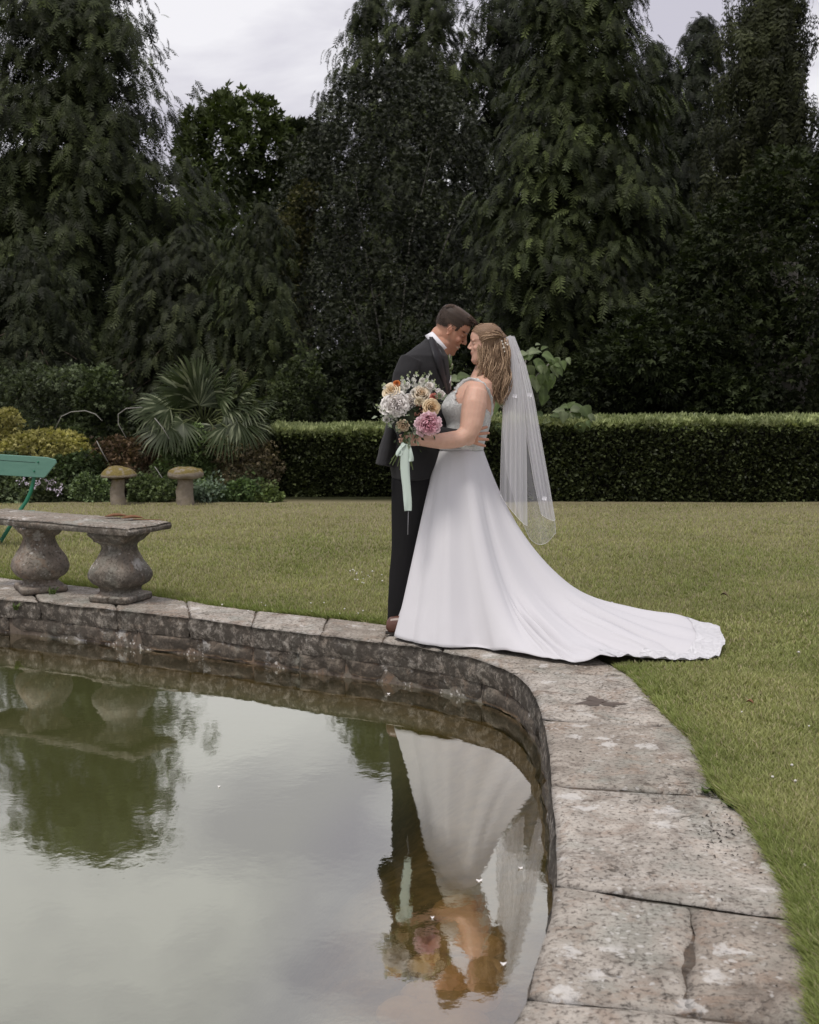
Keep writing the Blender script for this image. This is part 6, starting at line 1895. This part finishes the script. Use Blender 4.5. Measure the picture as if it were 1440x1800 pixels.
def veil_panel(left, right, bot, Yo, nf, amp, dens, seedy, spread=0.0, bow=0.0):
    """left/right edges in photo pixels; bot: extra drop of the hem as f(s)"""
    rr = random.Random(seedy); nu, nv = 150, 40
    base_ = len(veil_V)
    ph = [rr.uniform(0, 6.28) for _ in range(4)]
    for j in range(nv + 1):
        t = j / nv
        xl, yl = poly_at(left, t); xr, yr = poly_at(right, t)
        for i in range(nu + 1):
            s = i / nu
            # pleats slide over one another across the width
            pl = math.sin(s * nf * 6.283 + ph[0] + .8 * math.sin(s * 9 + ph[1]))
            s2 = s + .85 / (nf * 6.283) * math.sin(s * nf * 6.283 + ph[0] + 1.4) * 1.35
            s2 = min(1.0, max(0.0, s2))
            x = xl + (xr - xl) * s2; y = yl + (yr - yl) * s2 + bot(s2) * t ** 3
            Y = YW + Yo(t) + amp * (.15 + .85 * t) * pl + .5 * amp * t * math.sin(s * nf * 13 + ph[2]) + spread * (s2 - .5) * t + bow * math.sin(math.pi * s2)
            veil_V.append(tuple(wp(x, y, Y)))
            g = min(.97, dens * (1.12 - .52 * t ** .9) * (1 + .18 * math.sin(s * 31 + ph[3])))
            veil_C.append((g, g, g))
    for j in range(nv):
        for i in range(nu):
            a = base_ + j * (nu + 1) + i; veil_F.append([a, a + 1, a + nu + 2, a + nu + 1])
    trims.append([Vector(veil_V[base_ + nv * (nu + 1) + i]) for i in range(nu + 1)])
    trims.append([Vector(veil_V[base_ + j * (nu + 1)]) for j in range(6, nv + 1)])
    trims.append([Vector(veil_V[base_ + j * (nu + 1) + nu]) for j in range(6, nv + 1)])
oval = lambda d: (lambda s: d * (1 - (2 * s - 1) ** 4) - d)
veil_panel([(889, 593), (887, 640), (884, 700), (881, 760), (879, 820), (878, 872)], [(898, 589), (912, 640), (921, 700), (925, 770), (926, 840), (927, 930)], oval(6), lambda t: -.035 - .05 * t, 5, .010, .78, 1, bow=-.02)
veil_panel([(894, 590), (908, 640), (918, 700), (925, 770), (938, 850), (950, 905)], [(905, 592), (924, 640), (939, 700), (951, 770), (965, 850), (976, 918)], oval(4), lambda t: .0 + .00 * t, 4, .010, .74, 2, bow=-.015)
veil_panel([(890, 592), (886, 640), (884, 700), (884, 760), (890, 830), (912, 905), (930, 944)], [(904, 590), (922, 640), (937, 700), (949, 770), (964, 850), (976, 920), (977, 938)], lambda s: 16 * math.sin(math.pi * min(1, s * 1.05)) ** .8, lambda t: .05 + .02 * t, 3, .007, .34, 3)
vm = np_mesh('veil', np.array(veil_V), np.array(veil_F), cols=np.array(veil_C), smooth=True)
veil = link('veil', vm, M_TULLE, bride)
for tr in trims:
    mb = MB(); mb.tube(tr[::2] if len(tr) > 60 else tr, .0011, 4); link('veil_edging', mb.mesh('veil_edging'), M_CORD, veil)
for (x, y, Y) in ((905, 696, YW - .075), (931, 694, YW - .05), (957, 876, YW - .05)):
    mb = MB()
    for a in (.5, 2.3, 3.6, 5.4):
        c0 = wp(x, y, Y); d = Vector((math.cos(a), -.25, math.sin(a) * .8)).normalized(); L_ = .016
        sd3 = Vector((-d.z, 0, d.x)).normalized()
        mb.add([c0, c0 + d * L_ * .6 + sd3 * L_ * .42, c0 + d * L_, c0 + d * L_ * .6 - sd3 * L_ * .42], [[0, 1, 2, 3]])
    mb.tube([wp(x - 1, y + 4, Y - .003), wp(x + 1, y - 4, Y - .003)], .0016, 4)
    link('applique', mb.mesh('applique', smooth=False), M_COTTON, veil)
# ================================================================== THE BOUQUET
YQ = YW - .17 - .185 - .012
bq = empty('bouquet', wp(714, 776, YQ), 'loose bouquet of white, peach and pink flowers tied with a long pale green ribbon', 'bouquet')
def petal_material(name, rough=.6):
    m = Mat(name); c = m.attr('Col')
    b = m.bsdf(c, rough, spec=.2)
    t = m.n('ShaderNodeBsdfTranslucent'); m.l(c, t.inputs[0])
    x = m.n('ShaderNodeMixShader'); x.inputs[0].default_value = .25; m.l(b, x.inputs[1]); m.l(t.outputs[0], x.inputs[2])
    return m.done(x.outputs[0])
M_PETAL = petal_material('flower_petals')
def blossom(name, px, py, R_, inner_c, outer_c, seedy, layers=5, ruff=.10, dy=0.0, tilt=(0, 0), parent=None, open_=1.0, n0=5):
    r = random.Random(seedy)
    c = wp(px, py, YQ + dy)
    nrm = Vector((tilt[0], -1, tilt[1])).normalized()
    a = nrm.orthogonal().normalized(); b = nrm.cross(a)
    V, Fc, C = [], [], []
    for l in range(layers):
        f = (l + .6) / layers
        npet = n0 + l
        rr = R_ * f
        for k in range(npet):
            th0 = 2 * math.pi * (k + .5 * (l % 2)) / npet + r.uniform(-.2, .2)
            wdt = 2 * math.pi / npet * 1.45
            n_ = len(V)
            hgt = R_ * (1.0 - .62 * f * f) * .9
            for i in range(5):           # from base to lip
                t = i / 4
                for j in range(5):
                    q = (j / 4 - .5)
                    th = th0 + q * wdt * (.55 + .6 * math.sin(math.pi * min(1, t * .75 + .2)))
                    rad = rr * (.38 + .66 * t ** .7 - .10 * max(0, t - .7)) * (1 - .06 * abs(q) * 2 * t) * open_ * (1 + .04 * k % 2)
                    z = -R_ * .45 + (hgt + R_ * .45) * math.sin(min(1.0, t * (1.25 - .3 * f)) * math.pi / 2) - R_ * .35 * f * max(0, t - .65) * 2
                    rad += ruff * R_ * r.uniform(-.5, .5) * t
                    z += ruff * R_ * r.uniform(-.6, .6) * t
                    V.append(c + a * (math.cos(th) * rad) + b * (math.sin(th) * rad) + nrm * z)
                    k_ = f * .75 + .25 * t
                    col_ = [inner_c[x] * (1 - k_) + outer_c[x] * k_ for x in range(3)]
                    g = 1.12 * r.uniform(.93, 1.05) * (.72 + .30 * t)
                    C.append([x * g for x in col_])
            for i in range(4):
                for j in range(4):
                    p = n_ + i * 5 + j; Fc.append([p, p + 1, p + 6, p + 5])
    me = np_mesh(name, np.array([tuple(v) for v in V]), np.array(Fc), cols=np.array(C), smooth=True)
    return link(name, me, M_PETAL, parent or bq)
WHT = (.92, .89, .86)
blossom('peony', 698, 712, .064, (.92, .85, .83), WHT, 1, 8, .20, -.035)['label'] = 'large blush white peony'
blossom('peony', 721, 706, .040, (.82, .72, .66), WHT, 2, 5, .25, -.02)['label'] = 'smaller white peony'
blossom('rose', 690, 689, .046, (.86, .66, .42), (.86, .76, .58), 3, 5, .06, -.03, (-.3, .5))['label'] = 'cream peach rose'
blossom('rose', 741, 694, .046, (.80, .60, .40), (.80, .74, .62), 4, 5, .08, -.02, (.1, .6))['label'] = 'ivory rose'
blossom('rose', 759, 717, .044, (.86, .56, .30), (.86, .72, .50), 5, 6, .05, -.05, (.25, .1))['label'] = 'peach rose'
blossom('peony', 754, 746, .060, (.85, .30, .42), (.93, .70, .76), 6, 8, .24, -.055, (.15, -.25))['label'] = 'ruffled pink peony'
blossom('carnation', 709, 748, .034, (.66, .48, .30), (.78, .66, .50), 7, 4, .3, -.045, (-.1, -.3))['label'] = 'small beige flower'
blossom('ranunculus', 698, 675, .019, (.50, .12, .02), (.72, .26, .08), 8, 4, .1, -.03, (0, .4))['label'] = 'small orange flower'
blossom('ranunculus', 763, 698, .021, (.66, .16, .12), (.80, .36, .30), 9, 4, .15, -.03)['label'] = 'small coral flower'
blossom('bud', 775, 695, .026, (.78, .66, .62), WHT, 10, 3, .12, -.02, (.4, .3)); blossom('bud', 755, 679, .022, (.78, .70, .62), WHT, 11, 3, .1, -.02, (.2, .5)); blossom('bud', 771, 688, .016, (.78, .62, .62), WHT, 14, 3, .1, -.01, (.2, .5))
blossom('bud', 673, 722, .018, (.8, .78, .7), WHT, 31, 3, .1, -.02); blossom('bud', 680, 738, .018, (.8, .78, .7), WHT, 32, 3, .1, -.02); blossom('bud', 743, 670, .018, (.8, .78, .7), WHT, 33, 3, .1, -.02); blossom('bud', 715, 678, .020, (.8, .78, .7), WHT, 34, 3, .1, -.03)
blossom('rose', 738, 706, .026, (.80, .66, .45), (.86, .78, .62), 12, 4, .2, -.045); blossom('bud', 727, 690, .018, (.75, .7, .6), WHT, 13, 3, .1, -.03)
# berries
m = Mat('brown_berry'); M_BERRY = m.done(m.bsdf((.12, .045, .025), .35, spec=.5))
r = random.Random(21)
for i in range(15):
    mb = MB(); q = r.uniform(.0045, .0065); mb.ell(wp(738 + r.uniform(-9, 8), 722 + r.uniform(-9, 8), YQ - .06 + r.uniform(-.01, .015)), (q, q, q), None, 8, 6)
    link('berry', mb.mesh('berry'), M_BERRY, bq)
# spikes of white stock
M_GREENLEAF = leaf_material('bouquet_leaf', (1, 1, 1), .2, .5, .35, .15, 8)
spikes = [((712, 700), (719, 656)), ((738, 690), (757, 652)), ((728, 695), (744, 660)), ((742, 690), (764, 668)), ((690, 700), (674, 674)), ((690, 712), (666, 718)), ((692, 725), (672, 738)), ((712, 690), (706, 664)), ((724, 690), (731, 655)), ((700, 728), (684, 746)), ((750, 690), (768, 676)), ((690, 720), (662, 712)), ((733, 740), (730, 768)), ((712, 690), (712, 668)), ((735, 690), (751, 668))]
for i, (p0, p1) in enumerate(spikes):
    rs = np.random.default_rng(i + 40)
    a, b = wp(*p0, YQ), wp(*p1, YQ - .01 + .05 * rs.uniform(-1, 1))
    mb = MB(); mb.cc = (.16, .20, .10); mb.tube([a, a.lerp(b, .6), b], [.0022, .002, .001], 5)
    nfl = 17
    for k in range(nfl):
        t = .25 + .78 * k / nfl
        p = a.lerp(b, t) + Vector(rs.normal(0, .0085 * (1.15 - t * .6), 3)); g = rs.uniform(.8, 1.05)
        mb.cc = (.78 * g, .78 * g, .72 * g) if t < .88 else (.45, .52, .30)
        s_ = .0095 * (1.15 - .6 * t)
        for q in range(4):
            ang = q * 1.57 + rs.uniform(0, .8); d = Vector((math.cos(ang), -.3, math.sin(ang))).normalized(); sd4 = Vector((-d.z, .2, d.x))
            mb.add([p, p + d * s_ * .7 + sd4 * s_ * .5, p + d * s_ * 1.3, p + d * s_ * .7 - sd4 * s_ * .5], [[0, 1, 2, 3]])
    link('flower_spike', mb.mesh('flower_spike', smooth=False, colors=True), M_PETAL, bq)
# greenery between and below the flowers
rs = np.random.default_rng(70)
def greenery(name, pxs, n, size, c0, c1, kind='oval', dyr=(-.05, .05), spreadp=10):
    pts = []; o = []
    for _ in range(n):
        x, y = pxs[rs.integers(0, len(pxs))]; x += rs.normal(0, spreadp); y += rs.normal(0, spreadp)
        pts.append(tuple(wp(x, y, YQ + rs.uniform(*dyr)))); d = Vector((x - 722, 0, -(y - 735))); d = d.normalized() if d.length > 1 else Vector((0, 0, 1)); o.append((d.x, -.6, d.z))
    V, Fc, C = leaf_cloud(np.array(pts), np.array(o), size, kind, c0, c1, rs, updir=.1)
    x = link(name, np_mesh(name, V, Fc, cols=C), M_GREENLEAF, bq); x['kind'] = 'stuff'
greenery('foliage', [(715, 735), (725, 750), (700, 735), (735, 735), (722, 715), (710, 765), (735, 762)], 170, .030, (.015, .025, .012), (.07, .10, .05), dyr=(-.04, .05))
greenery('foliage', [(727, 757), (735, 750), (722, 770), (700, 750), (675, 726), (690, 740), (770, 700), (715, 728), (722, 742)], 80, .030, (.13, .17, .11), (.30, .34, .26), dyr=(-.065, -.03), spreadp=6)
greenery('foliage', [(715, 672), (745, 665), (680, 690), (760, 680), (672, 730)], 40, .022, (.16, .20, .11), (.32, .38, .24), kind='narrow', dyr=(-.03, .03), spreadp=9)
# a dark leafy heart so that one does not look through
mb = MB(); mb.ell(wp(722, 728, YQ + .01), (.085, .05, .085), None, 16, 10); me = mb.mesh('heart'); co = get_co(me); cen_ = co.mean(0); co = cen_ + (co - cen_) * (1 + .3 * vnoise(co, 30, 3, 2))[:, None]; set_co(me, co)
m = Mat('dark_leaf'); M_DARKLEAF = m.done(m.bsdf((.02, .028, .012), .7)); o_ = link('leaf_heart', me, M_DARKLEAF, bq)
# stems under the hand
m = Mat('green_stem'); M_STEM = m.done(m.bsdf((.13, .17, .07), .6))
for i, (x, y) in enumerate(((685, 816), (690, 818), (694, 812), (699, 820), (703, 826), (707, 822), (711, 828), (716, 824), (719, 828), (723, 820), (726, 826), (688, 808))):
    mb = MB(); mb.tube([wp(718 + (i - 6) * .9, 752, YQ + .006), wp(713 + (i - 6) * .7, 776, YQ - .002 + .003 * (i % 3)), wp(x, y, YQ - .01 + .012 * (i % 3))], .0028, 5)
    link('stem', mb.mesh('stem'), M_STEM, bq)
# ribbon
m = Mat('pale_green_ribbon'); M_RIB = m.done(m.bsdf((.52, .61, .55), .5, spec=.35, Sheen_Weight=.1))
def ribbon(name, pts, w, parent, tw=.3, seedy=0):
    pp = chaikin([wp(x, y, YQ + d) for x, y, d in pts], 2, False); n = len(pp); V = []
    for i, p in enumerate(pp):
        t = (pp[min(i + 1, n - 1)] - pp[max(0, i - 1)]).normalized()
        a = tw * math.sin(i * .35 + seedy); s = Vector((math.cos(a), math.sin(a), 0)); s = (s - t * s.dot(t)).normalized()
        nn = s.cross(t)
        ww = w[0] + (w[1] - w[0]) * i / (n - 1)
        for q in (-1, -.5, 0, .5, 1): V.append(p + s * q * ww + nn * (.004 * math.cos(q * 3 + i * .3)))
    Fc = [[i * 5 + q, i * 5 + q + 1, i * 5 + q + 6, i * 5 + q + 5] for i in range(n - 1) for q in range(4)]
    o = link(name, np_mesh(name, np.array([tuple(v) for v in V]), np.array(Fc), smooth=True), M_RIB, parent)
    m_ = o.modifiers.new('t', 'SOLIDIFY'); m_.thickness = .0012
    return o
rb = ribbon('ribbon', [(713, 782, -.045), (712, 800, -.05), (712, 830, -.05), (715, 862, -.048), (717, 880, -.05), (717, 898, -.05)], (.026, .020), bq, .35)
ribbon('ribbon', [(716, 782, -.040), (720, 793, -.045), (722, 803, -.046), (723, 811, -.046)], (.015, .014), bq, .4, 2)
ribbon('ribbon', [(712, 780, -.04), (705, 786, -.052), (699, 797, -.056), (700, 801, -.056), (705, 798, -.05), (711, 784, -.042)], (.010, .010), bq, .2, 4)
ribbon('ribbon', [(714, 780, -.035), (712, 787, -.040)], (.024, .026), bq, .1, 1)
mb = MB(); mb.tube([wp(718, 895, YQ - .03), wp(717.5, 915, YQ - .03), wp(717, 940, YQ - .03)], .0007, 4); link('thread', mb.mesh('thread'), M_COTTON, bq)

# ================================================================== SMALL THINGS ON THE STONE AND GRASS
# rainwater stain in a hollow of the coping
outl = [(1015, 1221), (1021, 1218), (1026, 1220), (1034, 1218), (1039, 1223), (1037, 1226), (1047, 1229), (1058, 1233), (1071, 1233), (1083, 1232), (1097, 1234), (1096, 1237), (1084, 1236), (1074, 1238), (1062, 1238), (1060, 1241), (1066, 1244), (1063, 1246), (1055, 1242), (1045, 1244), (1037, 1242), (1028, 1243), (1026, 1238), (1019, 1234), (1021, 1229), (1014, 1226)]
_pr = random.Random(8)
pp = []
for _k in range(64):
    _a = 2 * math.pi * _k / 64
    _r = 1 + .38 * math.sin(3 * _a + 1) + .22 * math.sin(7 * _a + 2.2) + .16 * math.sin(13 * _a) + _pr.uniform(-.07, .07)
    pp.append(G(1052 + 31 * _r * math.cos(_a), 1233 + 6.5 * _r * math.sin(_a) + .10 * 31 * math.cos(_a), .004))
c0 = G(1052, 1233, .004)
V = [tuple(p) for p in pp] + [tuple(c0)]; Fc = [[i, (i + 1) % len(pp), len(pp)] for i in range(len(pp))]
m = Mat('muddy_puddle'); M_PUD = m.done(m.bsdf(m.mix(m.noise(m.pos(), 30, 4), (.05, .034, .024), (.12, .088, .066)), .45, spec=.5))
me = np_mesh('puddle', np.array(V), np.array(Fc))
o = link('puddle', me, M_PUD, None, 'structure')
# place it on the stone by casting down on the coping
bpy.context.view_layer.update()
dg = bpy.context.evaluated_depsgraph_get()
from mathutils.bvhtree import BVHTree
bv = BVHTree.FromObject(copes[11], dg); off = world_loc(copes[11].parent)
def top_z(x, y, default=0.0):
    best = None
    for cp in copes[9:17]:
        pass
    h = bv.ray_cast(Vector((x, y, 1)) - off, Vector((0, 0, -1)))
    return (h[0].z + off.z) if h[0] else default
co = get_co(me);
for i in range(len(co)): co[i, 2] = max(top_z(co[i, 0], co[i, 1]), -.02) + .002
set_co(me, co)
# dead leaf and clover heads on the lawn
m = Mat('dead_leaf_brown'); M_DL = m.done(m.bsdf((.10, .075, .045), .8))
def small_leaf(nm, px, py, s, mat, lab, cat, grp=None, z=-.0):
    p = G(px, py, z); p.z = float(lawn_z(p.x, p.y)) + .026 if z == 0 else z
    r = random.Random(int(px)); a = r.uniform(0, 3)
    V = [];
    for i in range(6):
        t = i / 5
        for q in (-1, 0, 1): V.append((p.x + (t - .5) * s * math.cos(a) - q * .3 * s * math.sin(math.pi * t) * math.sin(a), p.y + (t - .5) * s * math.sin(a) + q * .3 * s * math.sin(math.pi * t) * math.cos(a), p.z + .25 * s * abs(q) * math.sin(math.pi * t) + .2 * s * math.sin(t * 3)))
    Fc = [[i * 3 + q, i * 3 + q + 1, i * 3 + q + 4, i * 3 + q + 3] for i in range(5) for q in range(2)]
    tag(link(nm, np_mesh(nm, np.array(V), np.array(Fc), smooth=True), mat), lab, cat, grp)
small_leaf('fallen_leaf', 1273, 1049, .055, M_DL, 'curled dark fallen leaf on the lawn beyond the train', 'leaf')
small_leaf('fallen_leaf', 1318, 1238, .04, M_RUST, 'small orange brown fallen leaf on the grass right of the coping', 'leaf')
m = Mat('clover_white'); M_CLOV = m.done(m.bsdf((.62, .60, .55), .8))
r = random.Random(31)
cl = [(1358, 1371), (1398, 1378), (1414, 1528), (1304, 1256), (1422, 1281), (1404, 1150), (1392, 1350)] + [(r.uniform(615, 675), r.uniform(1003, 1028)) for _ in range(16)] + [(r.uniform(380, 640), r.uniform(1058, 1082)) for _ in range(12)]
for i, (x, y) in enumerate(cl):
    p = G(x, y, -.0); p.z = float(lawn_z(p.x, p.y)) + .034
    q = r.uniform(.004, .007)
    mb = MB(); mb.ell((0, 0, 0), (q, q, q * .8), None, 7, 5)
    o = link('clover_flower', mb.mesh('clover_flower'), M_CLOV); o.location = p
    tag(o, 'tiny white clover flower head standing in the short lawn', 'clover', 'clover flowers in the lawn')
# weeds
M_WEED = leaf_material('weed', (1, 1, 1), .25, .5, .3, .2, 5)
rs = np.random.default_rng(90)
def weed(px, py, h, n, w, lab, z=0.0, face=0, col0=(.05, .08, .025), col1=(.14, .19, .06)):
    p = G(px, py, z) if not face else W(px, py, face)
    V, Fc, C = [], [], []
    for i in range(n):
        a = rs.uniform(0, 6.28); L_ = h * rs.uniform(.5, 1.1); le = rs.uniform(.15, .8)
        d = np.array([math.cos(a) * le, math.sin(a) * le, 1.0]); s = np.array([-math.sin(a), math.cos(a), 0]) * w * rs.uniform(.6, 1.2)
        b = np.array([p.x, p.y, p.z]) + rs.normal(0, h * .12, 3) * np.array([1, 1, 0]); k = len(V)
        g = rs.random(); c = np.array(col0) * (1 - g) + np.array(col1) * g
        for t, ww in ((0, .4), (.4, 1), (.8, .6), (1.05, .05)):
            q = b + d * L_ * t - np.array([0, 0, 1]) * L_ * .45 * t * t + np.array([math.cos(a), math.sin(a), 0]) * L_ * .25 * t * t
            V += [q - s * ww, q + s * ww]; C += [c * (.7 + .5 * t)] * 2
        for j in range(3): Fc.append([k + 2 * j, k + 2 * j + 1, k + 2 * j + 3, k + 2 * j + 2])
    tag(link('weed', np_mesh('weed', np.array(V), np.array(Fc), cols=np.array(C)), M_WEED), lab, 'weed', 'weeds growing from the stonework')
weed(92, 1045, .085, 16, .006, 'small dock weed at the foot of the left bench baluster')
weed(58, 1045, .04, 12, .003, 'low sprig of weed left of the dock at the left baluster')
weed(27, 1072, .07, 22, .007, 'weed sprouting from the wall face at the left edge', face=G(27, 1060, -.02).y, z=0)
weed(110, 1105, .035, 14, .006, 'tiny fern rooted low in the wall face above the water', face=G(110, 1100, -.2).y)
weed(1252, 1392, .05, 30, .006, 'clump of weed creeping onto the coping at the notch in its outer edge', z=-.01)
weed(1240, 1394, .03, 20, .005, 'small creeping weed on the coping left of the larger clump', z=0)
weed(1285, 1420, .035, 14, .005, 'bit of weed on the outer corner of the cracked slab', z=0)
# crumbs of bark and dark scraps on the cracked slab
m = Mat('dark_scrap'); M_SCRAP = m.done(m.bsdf((.03, .025, .02), .9))
r = random.Random(5); mb = MB()
for i in range(90):
    x = 1272 + r.gauss(0, 24); y = 1458 + r.gauss(0, 20)
    if i > 60: x = r.uniform(1000, 1380); y = r.uniform(1240, 1780)
    p = G(x, y, .004); a = r.uniform(0, 3.1); s_ = r.uniform(.002, .007)
    if not inside(OUT_A[::4], np.array([p.x]), np.array([p.y]))[0]: continue
    mb.tube([p - Vector((math.cos(a), math.sin(a), 0)) * s_, p + Vector((0, 0, .002)), p + Vector((math.cos(a + .4), math.sin(a + .4), 0)) * s_], [.0006, .0022, .0006], 4)
o = link('bark_crumbs', mb.mesh('bark_crumbs'), M_SCRAP, None, 'stuff'); tag(o, 'dark crumbs of bark scattered on the coping slabs', 'crumbs')
